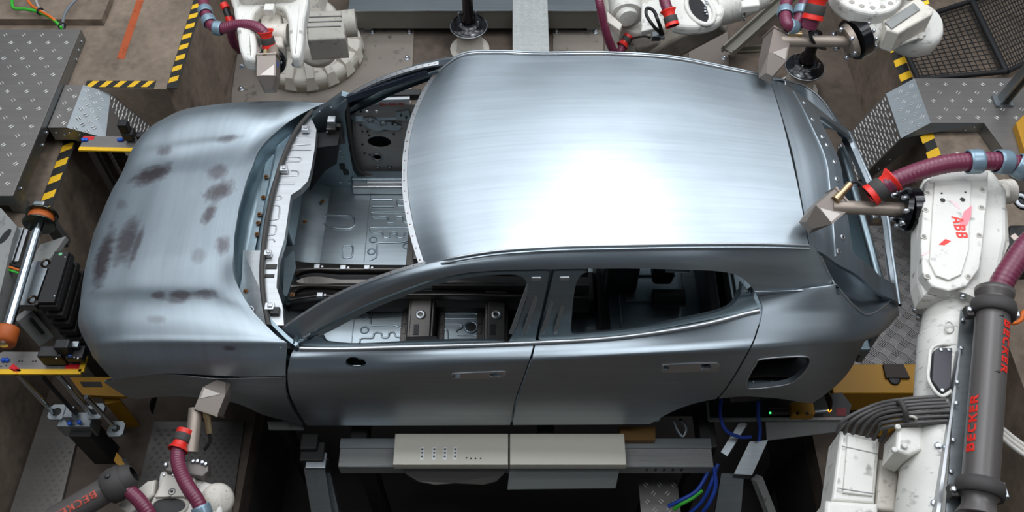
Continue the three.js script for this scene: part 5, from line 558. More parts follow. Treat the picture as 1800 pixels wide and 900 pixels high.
gauge('steel gauge plate beside the far corner of the hood', [[-2.805, 1, -0.85], [-2.448, 1, -0.84], [-2.445, 1, -0.95], [-2.804, 1, -0.955]], [[[-2.808, 0.996, -0.844], [-2.448, 0.996, -0.834]]], 1, o => {
  caps(o, [[-2.797, 1, -0.915], [-2.778, 1, -0.915], [-2.563, 1, -0.915], [-2.544, 1, -0.915]]); mesh('red_sticker', slab([[-2.809, 1.002, -0.948], [-2.734, 1.002, -0.948], [-2.734, 1.002, -0.918], [-2.804, 1.002, -0.918]], [0, -.0015, 0]), M.redTape, o);
  mesh('gauge_head', [box(.07, .06, .07, ...[-2.485, 1.05, -0.923], .008), box(.06, .12, .06, ...[-2.494, 1.1, -0.926], .01), box(.05, .05, .05, ...[-2.397, 1.06, -0.894], .01)], M.black, o);
  for (const p of [[-2.708, 0.98, -0.848], [-2.542, 0.98, -0.848]]) mesh('guide_rod', rod(p, [p[0], .3, p[2]], .013), M.black, o); { const p = [-2.627, 0.98, -0.848]; mesh('lift_rod', rod(p, [p[0], .2, p[2]], .01), M.galv, o); mesh('column', box(.3, .3, .12, p[0], .15, p[2], .01), M.dark, o); }
});
for (const [n, pts, m, r, label] of [['green_cable', [[-3.663, 1.08, -2.289], [-3.606, 1.08, -2.136], [-3.516, 1.08, -2.124], [-3.402, 1.08, -2.086], [-3.274, 1.08, -2], [-3.219, 1.06, -1.95], [-3.234, 1, -1.959]], M.green, .012, 'green cable at the upper left corner'], ['orange_cable', [[-3.553, 1.08, -2.257], [-3.494, 1.08, -2.174], [-3.399, 1.09, -2.093], [-3.28, 1.09, -2.006], [-3.236, 1.05, -1.968], [-3.25, 1, -1.959]], M.orangeWire, .01, 'orange cable running beside the green cable'], ['grey_cable', [[-3.17, 1.08, -2.257], [-3.206, 1.08, -2.149], [-3.215, 1.08, -2.049], [-3.21, 1.06, -1.962], [-3.225, 1, -1.959]], M.greyWire, .01, 'dark grey cable curving down to the left platform'], ['grey_cable', [[-3.486, 1.08, -2.257], [-3.429, 1.08, -2.149], [-3.306, 1.09, -2.025], [-3.227, 1.06, -1.962], [-3.223, 1.02, -1.936]], mat(0xaaa6a2, .5), .008, 'pale grey cable bundled with the green cable']]) single(n, label, 'cable', wire(pts, r, 50), m, 'cables at the upper left corner');
for (const [p, l] of [[[-3.394, 1.09, -2.086], 'black cable tie on the green cable beside the orange cable'], [[-3.214, 1.06, -1.962], 'black cable tie above the left platform']]) single('cable_tie', l, 'cable tie', ring(p, .022, .007, [.7, .2, .6]), M.black);
// ---------- lifting fixture under the near sill ----------
{ const o = thing('fixture_rail', 'long steel rail of the lifting fixture below the doors', 'rail');
  mesh('beam', span([-1.0, .34, .98], [1.16, .44, 1.1], .006), M.grey, o); mesh('top_strip', span([-1.0, .44, .93], [1.16, .452, .99]), M.galv, o); mesh('inner_beam', span([-1.1, .3, .6], [1.3, .5, .72], .01), M.dark, o);
  for (const x of [-.9, 1.05]) mesh('leg', span([x, -1, .99], [x + .09, .34, 1.08]), M.dark, o); for (const x of [-.95, .15, 1.1]) mesh('crossbeam', span([x, .3, -.7], [x + .1, .44, .98], .01), M.dark, o);
  for (let i = 0; i < 5; i++) mesh('slot', box(.012, .03, .004, .78 + i * .05, .4, 1.101), M.black, o);
  settle(o, [0, -1, 1.0]); }
M.beige = mat(0xcfcaba, .5);
for (const [i, x0, x1] of [[0, -.675, -.022], [1, -.012, .648]]) {
  const o = thing('cover_box', ['beige cover box with four white stickers below the front door', 'plain beige cover box below the rear door'][i], 'cover box', 'beige cover boxes on the fixture');
  mesh('lid', span([x0, .5, .93], [x1, .52, 1.12], .004), M.beige, o); mesh('front_lip', span([x0, .46, 1.112], [x1, .5, 1.12], .002), M.beige, o); mesh('body', span([x0 + .02, .455, .94], [x1 - .02, .5, 1.1]), M.beige, o);
  if (!i) { for (const p of [[-0.513, 0.521, 1.052], [-0.444, 0.521, 1.052], [-0.383, 0.521, 1.052], [-0.324, 0.521, 1.052]]) { const s = mesh('sticker', span([p[0] - .01, .5201, p[2] - .038], [p[0] + .01, .5212, p[2] + .038]), mat(0xe9e9e6, .6), o); for (let k = 0; k < 3; k++) mesh('print', span([p[0] - .006, .5212, p[2] - .03 + k * .022], [p[0] + .006, .5216, p[2] - .02 + k * .022]), M.dark, s); } for (const p of [[-0.259, 0.521, 1.08], [-0.233, 0.521, 1.083], [-0.207, 0.521, 1.083], [-0.178, 0.521, 1.083]]) mesh('rivet', disc(p, .005, .002), M.dark, o); }
  settle(o, [(x0 + x1) / 2, .452, 1.02]);
}
single('drip_tray', 'dark bowed drip tray hanging under the stickered cover box', 'tray', slab([[-0.639, 0.43, 1.093], [-0.026, 0.43, 1.093], [-0.046, 0.4, 1.123], [-0.092, 0.37, 1.159], [-0.164, 0.36, 1.175], [-0.328, 0.36, 1.165], [-0.443, 0.36, 1.175], [-0.542, 0.37, 1.159], [-0.606, 0.4, 1.129]], [0, -.012, 0]), mat(0x55524d, .4, .4));
single('clear_sheet', 'clear plastic sheet hanging under the plain cover box', 'plastic sheet', slab([[-0.013, 0.43, 1.093], [0.622, 0.43, 1.093], [0.598, 0.34, 1.188], [-0.026, 0.34, 1.195]], [0, -.006, 0]), new THREE.MeshPhysicalMaterial({ color: 0xc8ccc8, roughness: .12, transmission: .8, thickness: 0, side: THREE.DoubleSide }));
{ const o = thing('fixture_post', 'grey fixture post below the front sill', 'fixture post'); mesh('post', bar([-1.114, -0.02, 1.305], [-1.16, 0.3, 1.011], .13, .1, [0, 0, 1], .006), M.galv, o); mesh('head', [box(.14, .12, .12, ...[-1.165, 0.36, 0.994], .01), box(.1, .08, .1, ...[-1.183, 0.42, 0.949], .01)], M.dark, o); mesh('pad', box(.12, .02, .1, ...[-1.14, 0.39, 1.042], .006), M.galv, o); mesh('side_brace', bar([-1.024, 0, 1.312], [-1.089, 0.25, 1.055], .03, .03, [0, 0, 1]), M.galv, o); { const q = [-1.114, -0.02, 1.305]; mesh('foot', box(.12, 1, .1, q[0], -.5, q[2]), M.dark, o); } settle(o, vdown([-1.114, -0.02, 1.305], -1)); }
{ const o = thing('fixture_post', 'grey fixture post with an angled arm below the rear wheel arch', 'fixture post'); mesh('post', slab([[1.231, 0.3, 1.082], [1.365, 0.3, 1.082], [1.361, 0.02, 1.318], [1.198, 0.02, 1.318]], [0, -.06, 0]), M.galv, o); mesh('head', slab([[1.395, 0.42, 0.934], [1.503, 0.42, 0.927], [1.394, 0.36, 1.117], [1.289, 0.36, 1.11]], [0, -.06, 0]), M.galv, o); mesh('arm', bar([1.24, 0.38, 1.002], [1.372, 0.45, 0.825], .05, .04, [0, 1, 0], .005), M.galv, o); mesh('foot', bar([1.434, 0.3, 1.11], [1.588, 0, 1.312], .05, .05, [0, 1, 0]), M.grey, o); { const q = [1.284, 0, 1.312]; mesh('base', box(.12, 1, .1, q[0], -.5, q[2]), M.dark, o); } settle(o, vdown([1.298, 0, 1.312], -1)); }
{ const p = thing('floor_plate', 'bright checker plate strip at the bottom edge', 'floor plate'); mesh('plate', span([.78, .0, 1.0], [1.02, .02, 1.75]), M.checker, p); mesh('support', span([.82, -1, 1.02], [.98, 0, 1.1]), M.dark, p); tread(p, [.79, .021, 1.01], [1, 0, 0], [0, 0, 1], .22, .55, .085); settle(p, [.9, -1, 1.3]); }
for (const [i, pts] of [[[1.195, 0.4, 1.064], [1.152, 0.35, 1.164], [1.111, 0.25, 1.229], [1.039, 0.15, 1.278]], [[1.165, 0.42, 1.089], [1.173, 0.36, 1.185], [1.142, 0.3, 1.254], [1.102, 0.2, 1.296]], [[1.144, 0.35, 1.095], [1.075, 0.3, 1.186], [0.979, 0.25, 1.229], [0.918, 0.2, 1.245]]].entries()) single('blue_cable', ['blue cable at the bottom edge, leftmost of the sagging bundle', 'blue cable at the bottom edge, lowest of the sagging bundle', 'blue cable looping beside the green one at the bottom'][i], 'cable', wire(pts, .012, 40), M.blueWire, 'blue cables under the fixture');
single('green_cable', 'green cable beside the bottom checker strip', 'cable', wire([[1.108, 0.3, 1.186], [1.042, 0.27, 1.226], [0.986, 0.25, 1.249], [0.949, 0.2, 1.262]], .011, 30), M.green);
for (const [i, pts] of [[[1.214, 0.62, 0.762], [1.201, 0.6, 0.835], [1.229, 0.55, 0.918], [1.318, 0.5, 0.942], [1.389, 0.48, 0.933]], [[1.427, 0.62, 0.773], [1.424, 0.58, 0.843], [1.444, 0.5, 0.895], [1.441, 0.45, 0.944]]].entries()) single('blue_cable', ['blue cable drooping below the rear wheel arch', 'short blue cable hanging beside the sensor box'][i], 'cable', wire(pts, .011, 40), M.blueWire, 'blue cables under the fixture');
{ const o = thing('sensor_box', 'open grey box with a yellow clamp and small lamps below the rear wheel arch', 'box'); mesh('tray', [slab([[1.162, 0.5, 0.739], [1.971, 0.5, 0.657], [2.011, 0.5, 0.739], [1.967, 0.5, 0.834], [1.159, 0.5, 0.841]], [0, -.012, 0])], M.dark, o); mesh('rim', bar([1.151, 0.51, 0.839], [1.964, 0.51, 0.835], .016, .02, [0, 1, 0]), M.grey, o); mesh('rim', bar([1.151, 0.51, 0.839], [1.155, 0.51, 0.729], .012, .02, [0, 1, 0]), M.grey, o); mesh('front_panel', slab([[1.488, 0.49, 0.844], [1.976, 0.49, 0.837], [1.929, 0.44, 0.879], [1.503, 0.4, 0.918]], [0, -.01, 0]), M.grey, o);
  mesh('yellow_clamp', box(.13, .08, .08, ...[1.69, 0.55, 0.8], .01), M.yellow, o); for (const p of [[1.65, 0.59, 0.837], [1.706, 0.59, 0.837]]) mesh('clamp_hole', disc(p, .01, .003), M.black, o); mesh('barrel', rod([1.493, 0.55, 0.807], [1.609, 0.55, 0.807], .02), M.dark, o); mesh('barrel', rod([1.765, 0.55, 0.807], [1.846, 0.55, 0.8], .012), M.galv, o);
  mesh('amber_lamp', disc([1.846, 0.56, 0.805], .008, .014, [.5, .8, 0]), new THREE.MeshStandardMaterial({ color: 0xffa030, emissive: 0xff8a18, emissiveIntensity: 3 }), o); mesh('green_lamp', disc([1.497, 0.575, 0.827], .006, .006), new THREE.MeshStandardMaterial({ color: 0x60ff90, emissive: 0x30e060, emissiveIntensity: 2 }), o); mesh('red_label', slab([[1.915, 0.502, 0.762], [1.976, 0.502, 0.758], [1.962, 0.502, 0.809], [1.905, 0.502, 0.809]], [0, -.001, 0]), mat(0x7a1420, .6), o); mesh('leg', box(.08, 1.48, .08, [1.828, 0.24, 0.7][0], -.26, [1.828, 0.24, 0.7][2]), M.dark, o); settle(o, vdown([1.575, 0.5, 0.787], -1)); }
single('brown_block', 'dark ochre block under the rear door sill', 'block', slab([[0.624, 0.5, 0.878], [0.836, 0.5, 0.878], [0.828, 0.5, 0.963], [0.631, 0.5, 0.963]], [0, -.045, 0]), mat(0x6a4a16, .6));
{ const o = thing('support_pad', 'narrow pale support pad under the front door corner', 'support pad'); mesh('pad', slab([[-1.426, 0.52, 0.854], [-1.227, 0.52, 0.854], [-1.208, 0.52, 0.901], [-1.412, 0.52, 0.901]], [0, -.02, 0]), M.grey, o); mesh('leg', box(.06, 1.5, .06, [-1.396, 0.25, 0.754][0], -.25, [-1.396, 0.25, 0.754][2]), M.dark, o); settle(o, vdown([-1.328, 0.5, 0.87], -1)); }
single('steel_hook', 'curved steel hook hanging below the rear door', 'hook', wire([[0.949, 0.5, 0.841], [0.966, 0.47, 0.882], [0.999, 0.45, 0.916], [1.02, 0.47, 0.882], [1.007, 0.5, 0.86], [0.977, 0.55, 0.858]], .011, 40), M.galv);

// ---------- robots ----------
const font = await new FontLoader().loadAsync('fonts/droid/droid_sans_bold.typeface.json');
{ const g = new TextGeometry('NW RH (2)', { font, size: .022, depth: .001, curveSegments: 3 }), p = [-0.802, 1.444, -0.788]; g.rotateZ(.03); g.translate(p[0], p[1], p[2]); mesh('chalk_note', g, mat(0xc8564a, .8), inner); }
// casting: outline seen from above (points at its top height), h thick, rounded edges
function cast(pts, h, bevel = .01, smooth = false) {
  let P = pts; const y = Math.max(...pts.map(p => p[1]));
  if (smooth) P = new THREE.CatmullRomCurve3(pts.map(q => V(q)), true, 'centripetal').getPoints(pts.length * 5).slice(0, -1).map(v => v.toArray());
  let A = 0; P.forEach((p, i) => { const q = P[(i + 1) % P.length]; A += p[0] * -q[2] - q[0] * -p[2]; }); if (A < 0) P = P.slice().reverse();
  const s = new THREE.Shape(P.map(p => new THREE.Vector2(p[0], -p[2])));
  const g = new THREE.ExtrudeGeometry(s, { depth: h - 2 * bevel, bevelEnabled: true, bevelSize: bevel, bevelThickness: bevel, bevelOffset: -bevel, bevelSegments: 3 });
  g.translate(0, 0, bevel); g.rotateX(-Math.PI / 2); g.translate(0, y - h, 0); return g;
}
// letters bent round a tube: along axis a -> b, facing dir
function lettering(text, size, a, b, r, face, start) {
  const A = V(a), d = V(b).sub(A).normalize(), f = V(face); f.addScaledVector(d, -f.dot(d)).normalize(); const s = d.clone().cross(f);
  const g = new TextGeometry(text, { font, size, depth: .0025, curveSegments: 3, bevelEnabled: false }), p = g.attributes.position;
  for (let i = 0; i < p.count; i++) { const t = start + p.getX(i) * 1.32, ang = (p.getY(i) - size / 2) / r, q = r + .0005 + p.getZ(i); const v = A.clone().addScaledVector(d, t).addScaledVector(f, Math.cos(ang) * q).addScaledVector(s, -Math.sin(ang) * q); p.setXYZ(i, v.x, v.y, v.z); }
  g.computeVertexNormals(); return g;
}
const hull = pts => { const g = new ConvexGeometry(pts.map(q => V(q))), p = g.attributes.position, n = g.attributes.normal, uv = []; for (let i = 0; i < p.count; i++) { const a = Math.abs(n.getX(i)), b = Math.abs(n.getY(i)), c = Math.abs(n.getZ(i)); if (b >= a && b >= c) uv.push(p.getX(i), p.getZ(i)); else if (a >= c) uv.push(p.getZ(i), p.getY(i)); else uv.push(p.getX(i), p.getY(i)); } g.setAttribute('uv', new THREE.Float32BufferAttribute(uv, 2)); return g; };
// measuring head: body from back to nose, tube to the robot flange, plug and cable
function sensor(label, back, nose, up, tubeFrom, tubeTo, plug, k = 1, lens = 1) {
  const o = thing('measuring_head', label, 'sensor', 'measuring heads on the robots');
  const B = V(back), d = V(nose).sub(B), L = d.length(); d.normalize(); const u0 = V(up), s = u0.clone().cross(d).normalize(), u = d.clone().cross(s);
  const P = (a, b, c) => B.clone().addScaledVector(s, a * k).addScaledVector(u, b * k).addScaledVector(d, c * L).toArray();
  mesh('body', hull([P(-.055, -.05, 0), P(.055, -.05, 0), P(.055, .05, 0), P(-.055, .05, 0), P(-.055, -.05, .62), P(.055, -.05, .62), P(.055, .05, .62), P(-.055, .05, .62), P(-.035, -.045, 1), P(.035, -.045, 1), P(.02, .0, .96), P(-.02, .0, .96)]), M.sensor, o);
  mesh('lens_cover', hull([P(-.035 * lens, .0515, .6), P(.045 * lens, .0515, .3), P(.045, .0515, .62), P(-.035 * lens, .053, .6), P(.045 * lens, .053, .3), P(.045, .053, .62)]), mat(0xbab2aa, .4, .5), o);
  mesh('back_plate', hull([[-1, -1], [1, -1], [1, 1], [-1, 1]].flatMap(([a, b]) => [P(a * .06, b * .055, -.05), P(a * .06, b * .055, 0)])), mat(0x857a70, .4, .7), o);
  for (const [a, b] of [[-1, 1], [1, 1], [1, -1]]) mesh('screw', disc(P(a * .05, b * .046, -.05), .006 * k, .004, d.clone().negate().toArray(), 8), M.bolt, o);
  mesh('blue_label', hull([P(.0555, -.01, .15), P(.0555, .02, .15), P(.0555, .02, .3), P(.0555, -.01, .3), P(.0562, -.01, .15), P(.0562, .02, .15), P(.0562, .02, .3), P(.0562, -.01, .3)]), M.blue, o);
  mesh('tube', rod(tubeFrom, tubeTo, .031 * k, .031 * k, 28), M.taupe, o);
  if (plug) { const [a, b, c] = plug; mesh('plug', [rod(a, b, .016 * k), rod(a, V(a).lerp(V(b), .3).toArray(), .02 * k), rod(V(a).lerp(V(b), .85).toArray(), b, .013 * k)], mat(0xb9a27c, .3, .9), o); if (c) mesh('cable', wire(c, .008 * k, 24), M.rubber, o); }
  return settle(o, back);
}
M.sensor = mat(0x8d837b, .5, .6);
// hose with collars and a red cuff
function suction(label, pts, r, collars, cuffs, strap) {
  const o = thing('suction_hose', label, 'hose', 'purple suction hoses'); const g = hose(pts, r, Math.max(.014, r * .45)); const c = g.userData.c; mesh('hose', g, M.hose, o);
  for (const t of collars) mesh('collar', collar(c, t, r * 1.32, r * 1.5), M.clamp, o);
  for (const t of cuffs) { const p = c.getPointAt(t), d = c.getTangentAt(t); if (t > .5) d.negate(); const q = mesh('red_cuff', spin([[r * 1.3, -r * 1.2], [r * 1.35, -r * 1.1], [r * 1.1, r * .2], [r * 1.1, r * 1.2], [r * 1.5, r * 1.8], [r * 1.55, r * 1.95], [r * 1.35, r * 1.95], [r * 1.0, r * 1.2]], p.toArray(), d.toArray(), 32), M.red, o); mesh('strap', spin([[r * 1.1, -r * .6], [r * 1.3, -r * .5], [r * 1.3, r * .6], [r * 1.1, r * .7]], p.toArray(), d.toArray(), 28), M.seal, q); }
  return settle(o, pts[0]);
}
const boltRing = (o, c, R, n, dir, r = .012, h = .014, a0 = 0, a1 = 6.2832) => { const m = frameTo(dir), X = new THREE.Vector3(), Y = new THREE.Vector3(), Z = new THREE.Vector3(); m.extractBasis(X, Y, Z); for (let i = 0; i < n; i++) { const t = a0 + (a1 - a0) * i / n, p = V(c).addScaledVector(X, R * Math.cos(t)).addScaledVector(Y, R * Math.sin(t)); mesh('bolt', disc(p.toArray(), r, h, dir, 8), M.bolt, o); } };
// ---- robot behind the hood ----
{ const o = thing('robot', 'white robot behind the hood with its fork wrist pointing down', 'robot', 'white robots'), c = [-1.74, 0.02, -2.813];
  const base = mesh('base', spin([[0, 0], [.46, 0], [.46, .1], [.43, .14], [.36, .16], [.34, .2], [.3, .3], [.24, .32], [0, .32]], c, [0, 1, 0], 48), M.cream, o);
  for (let i = 0; i < 16; i++) { const t = i / 16 * 6.2832 + .2; mesh('base_lug', hull([[.33, -.045, .05], [.33, .045, .05], [.47, -.05, .05], [.47, .05, .05], [.33, -.03, .27], [.33, .03, .27], [.45, -.03, .17], [.45, .03, .17]].map(([r, s, y]) => [c[0] + r * Math.cos(t) - s * Math.sin(t), y, c[2] + r * Math.sin(t) + s * Math.cos(t)])), M.cream, base); }
  mesh('turntable', [spin([[.3, 0], [.3, .08], [.26, .12], [0, .12]], [c[0], .32, c[2]], [0, 1, 0], 40), hull([[c[0] - .22, .4, c[2] - .2], [c[0] + .2, .4, c[2] - .2], [c[0] + .2, .4, c[2] + .1], [c[0] - .22, .4, c[2] + .1], [c[0] - .2, .75, c[2] - .3], [c[0] + .16, .75, c[2] - .3], [c[0] + .16, .7, c[2] - .05], [c[0] - .2, .7, c[2] - .05]])], M.cream, o);
  mesh('lower_arm', bar([c[0] - .1, .7, c[2] - .15], [c[0] - .25, 1.75, c[2] - .55], .26, .22, [1, 0, 0], .04), M.cream, o);
  mesh('motor', [cast([[-1.518, 1, -2.202], [-1.243, 1, -2.215], [-1.194, 1, -1.911], [-1.464, 1, -1.887]], .2, .015), rod([-1.244, 0.92, -2.152], [-1.153, 0.92, -2.165], .1, .1, 28)], mat(0xb9b4ab, .5, 0, { map: rep(grimeMap, 1) }), o); for (const q of [0, 1, 2]) mesh('motor_fin', bar([-1.482, 1.005, -2.127], [-1.238, 1.005, -2.139], .006, .008, [0, 1, 0]).translate(0, 0, q * .055), M.grey, o);
  mesh('gear_housing', [spin([[0, 0], [.15, 0], [.16, .03], [.14, .08], [0, .08]], [-1.51, 0.56, -2.298], [.1, .8, .6], 36)], M.cream, o);
  mesh('forearm', bar([-1.535, 1.9, -1.869], [-1.483, 1.75, -1.327], .36, .22, [0, 1, 0], .05), M.white, o);
  mesh('fork', cast([[-1.74, 1.78, -1.462], [-1.698, 1.78, -1.301], [-1.625, 1.78, -1.044], [-1.589, 1.78, -0.915], [-1.542, 1.78, -0.833], [-1.493, 1.78, -0.833], [-1.498, 1.78, -0.945], [-1.532, 1.78, -1.094], [-1.561, 1.78, -1.206], [-1.537, 1.78, -1.29], [-1.475, 1.78, -1.317], [-1.399, 1.78, -1.29], [-1.356, 1.78, -1.206], [-1.322, 1.78, -1.044], [-1.298, 1.78, -0.925], [-1.272, 1.78, -0.853], [-1.239, 1.78, -0.857], [-1.229, 1.78, -0.954], [-1.245, 1.78, -1.145], [-1.287, 1.78, -1.462]], .1, .025, true), M.white, o);
  mesh('wrist', [rod([-1.566, 1.66, -1.172], [-1.364, 1.66, -1.172], .07, .07, 28), cast([[-1.552, 1.7, -1.335], [-1.425, 1.7, -1.335], [-1.367, 1.7, -1.035], [-1.51, 1.7, -1.035]], .14, .02)], M.cream, o); mesh('wrist_block', [box(.06, .05, .06, ...[-1.467, 1.78, -1.264], .008)], M.white, o);
  const f = [-1.441, 1.62, -0.985]; mesh('tool_flange', spin([[0, 0], [.078, 0], [.085, .01], [.085, .03], [.07, .035], [0, .035]], f, [0, .55, .84], 36), M.gloss, o); boltRing(o, [f[0], f[1] + .018, f[2] + .03], .06, 8, [0, .55, .84], .008, .008);
  boltRing(o, [-1.582, 1.7, -0.858], .0, 1, [0, .4, .9], .016, .02); boltRing(o, [-1.278, 1.7, -0.878], .0, 1, [0, .4, .9], .016, .02);
  settle(o, [c[0], 0, c[2]]);
  sensor('grey measuring head under the fork of the robot behind the hood', [-1.424, 1.74, -0.887], [-1.419, 1.64, -0.713], [0, .75, .66], [-1.404, 1.7, -0.917], [-1.433, 1.68, -1.038], [[-1.43, 1.77, -0.859], [-1.437, 1.77, -0.907], null], 1.0);
  suction('purple suction hose ending in a red cuff at the fork robot', [[-1.954, 1.75, -1.555], [-1.903, 1.75, -1.391], [-1.853, 1.75, -1.243], [-1.798, 1.74, -1.156], [-1.744, 1.74, -1.141], [-1.664, 1.76, -1.143], [-1.578, 1.78, -1.124], [-1.505, 1.78, -1.094], [-1.467, 1.75, -1.068], [-1.457, 1.7, -1.045], [-1.462, 1.66, -1.04]], .032, [.32, .42, .52], [.93]);
  suction('dark purple hose loop at the left of the fork robot', [[-1.87, 1.4, -1.652], [-1.887, 1.3, -1.628], [-1.889, 1.2, -1.629], [-1.874, 1.1, -1.667]], .032, [], []);
  const cc = thing('cable_coupling', 'black and red cable coupling beside the fork robot', 'coupling'); mesh('body', rod([-1.764, 1.65, -1.352], [-1.787, 1.68, -1.402], .022), M.black, cc); mesh('red_cap', rod([-1.778, 1.68, -1.391], [-1.798, 1.69, -1.422], .026), M.red, cc); mesh('red_cap', rod([-1.755, 1.63, -1.333], [-1.768, 1.65, -1.358], .024), M.red, cc); mesh('cable', wire([[-1.793, 1.69, -1.411], [-1.812, 1.7, -1.453], [-1.832, 1.7, -1.519]], .008, 16), M.rubber, cc); settle(cc, [-1.787, 1.6, -1.412]); }
// ---- robot behind the roof ----
{ const o = thing('robot', 'white robot behind the roof with a bolted round joint at the top edge', 'robot', 'white robots'), c = [1.226, 0.02, -3.386];
  mesh('base', spin([[0, 0], [.44, 0], [.44, .1], [.4, .14], [.34, .17], [.3, .34], [0, .34]], c, [0, 1, 0], 40), M.cream, o);
  mesh('turntable', spin([[.28, 0], [.28, .1], [0, .12]], [c[0], .34, c[2]], [0, 1, 0], 36), M.cream, o); mesh('shoulder', [cast([[0.734, 0.85, -2.365], [0.808, 0.85, -2.184], [1.015, 0.85, -2.121], [1.197, 0.85, -2.248], [1.193, 0.85, -2.647], [0.795, 0.85, -2.647]], .45, .03)], M.cream, o);
  mesh('motor', [rod([0.833, 1, -2.456], [0.844, 0.98, -2.169], .12, .12, 32), rod([0.844, 0.98, -2.169], [0.85, 0.98, -2.138], .09, .07, 32)], M.white, o);
  mesh('gusset', cast([[0.694, 1, -2.208], [0.801, 1, -2.058], [0.78, 1, -1.99], [0.695, 1, -2.083]], .06, .008), M.cream, o);
  mesh('cover', cast([[0.939, 1.1, -2.168], [1.102, 1.1, -2.232], [1.063, 1.1, -1.915], [0.91, 1.1, -1.861]], .05, .01), M.white, o);
  mesh('lower_arm', [bar([1.094, 0.6, -2.176], [1.511, 1.1, -2.013], .2, .16, [0, 1, 0], .03), bar([0.963, 0.62, -2.205], [1.149, 0.7, -2.205], .18, .2, [0, 1, 0], .03)], mat(0x8d857b, .5, 0, { map: rep(grimeMap, 1) }), o);
  mesh('joint', cast([[1.06, 1.45, -1.525], [1.027, 1.45, -1.638], [1.066, 1.45, -1.882], [1.419, 1.45, -1.882], [1.418, 1.45, -1.706], [1.363, 1.45, -1.57], [1.259, 1.45, -1.514]], .09, .03, true), M.white, o);
  const h = [1.233, 1.452, -1.669]; mesh('joint_bore', (() => { const l = []; for (let i = 0; i < 28; i++) { const t = i / 28 * 6.2832; l.push([h[0] + .055 * Math.cos(t) + .02 * Math.sin(t), 1.453, h[2] + .13 * Math.sin(t)]); } return slab(l, [0, -.004, 0]); })(), M.black, o); mesh('bore_rim', (() => { const l = []; for (let i = 0; i < 28; i++) { const t = i / 28 * 6.2832; l.push(V(h[0] + .085 * Math.cos(t) + .02 * Math.sin(t) + .01, 1.452, h[2] + .15 * Math.sin(t))); } return new THREE.TubeGeometry(new THREE.CatmullRomCurve3(l, true), 60, .016, 8, true); })(), M.white, o);
  for (let i = 0; i < 7; i++) { const p = [1.282, 1.46, -1.717]; mesh('bolt', disc([p[0] + .012 * Math.sin(i), 1.455, p[2] - .06 + i * .028], .009, .012), M.bolt, o); }
  mesh('upper_arm', [rod([1.395, 1.36, -1.805], [1.535, 1.4, -1.815], .13, .13, 40), rod([1.535, 1.4, -1.815], [1.701, 1.45, -1.847], .12, .1, 40)], M.white, o); { const a = [1.506, 1.39, -1.815], b = [1.535, 1.4, -1.815]; boltRing(o, b, .126, 22, V(b).sub(V(a)).toArray(), .012, .012); }
  mesh('arm_block', cast([[1.482, 1.56, -1.627], [1.61, 1.56, -1.662], [1.601, 1.56, -1.582], [1.48, 1.56, -1.56]], .06, .012), M.white, o);
  settle(o, [c[0], 0, c[2]]);
  suction('purple hose hanging down to the red cuff behind the roof', [[0.614, 1.2, -2.232], [0.627, 1.15, -2.106], [0.668, 1, -2.039], [0.724, 0.85, -2.009], [0.78, 0.75, -2.004], [0.817, 0.75, -2.06], [0.843, 0.78, -2.107], [0.869, 0.8, -2.141]], .03, [], [.97]);
  suction('purple hose at the joint of the robot behind the roof', [[0.967, 1.65, -1.684], [0.973, 1.62, -1.553], [0.999, 1.58, -1.464], [1.02, 1.54, -1.402]], .034, [], [.88]);
  const k = thing('cable_loop', 'black cable loop beside the round joint', 'cable'); mesh('cable', wire([[1.026, 1.2, -1.716], [0.953, 1.3, -1.685], [0.905, 1.35, -1.741], [0.916, 1.36, -1.793], [0.953, 1.36, -1.77], [0.977, 1.35, -1.684], [1.034, 1.2, -1.716]], .012, 50), M.black, k); mesh('connector', [box(.06, .05, .05, ...[0.99, 1.18, -1.715], .006), rod([1.008, 1.18, -1.704], [1.048, 1.18, -1.704], .014)], M.galv, k); settle(k, [0.997, 1.15, -1.75]);
  single('black_cable', 'thin black cable between the two red cuffs', 'cable', wire([[0.89, 0.82, -2.105], [0.949, 0.95, -1.981], [0.964, 1.1, -1.796]], .008, 24), M.black); }
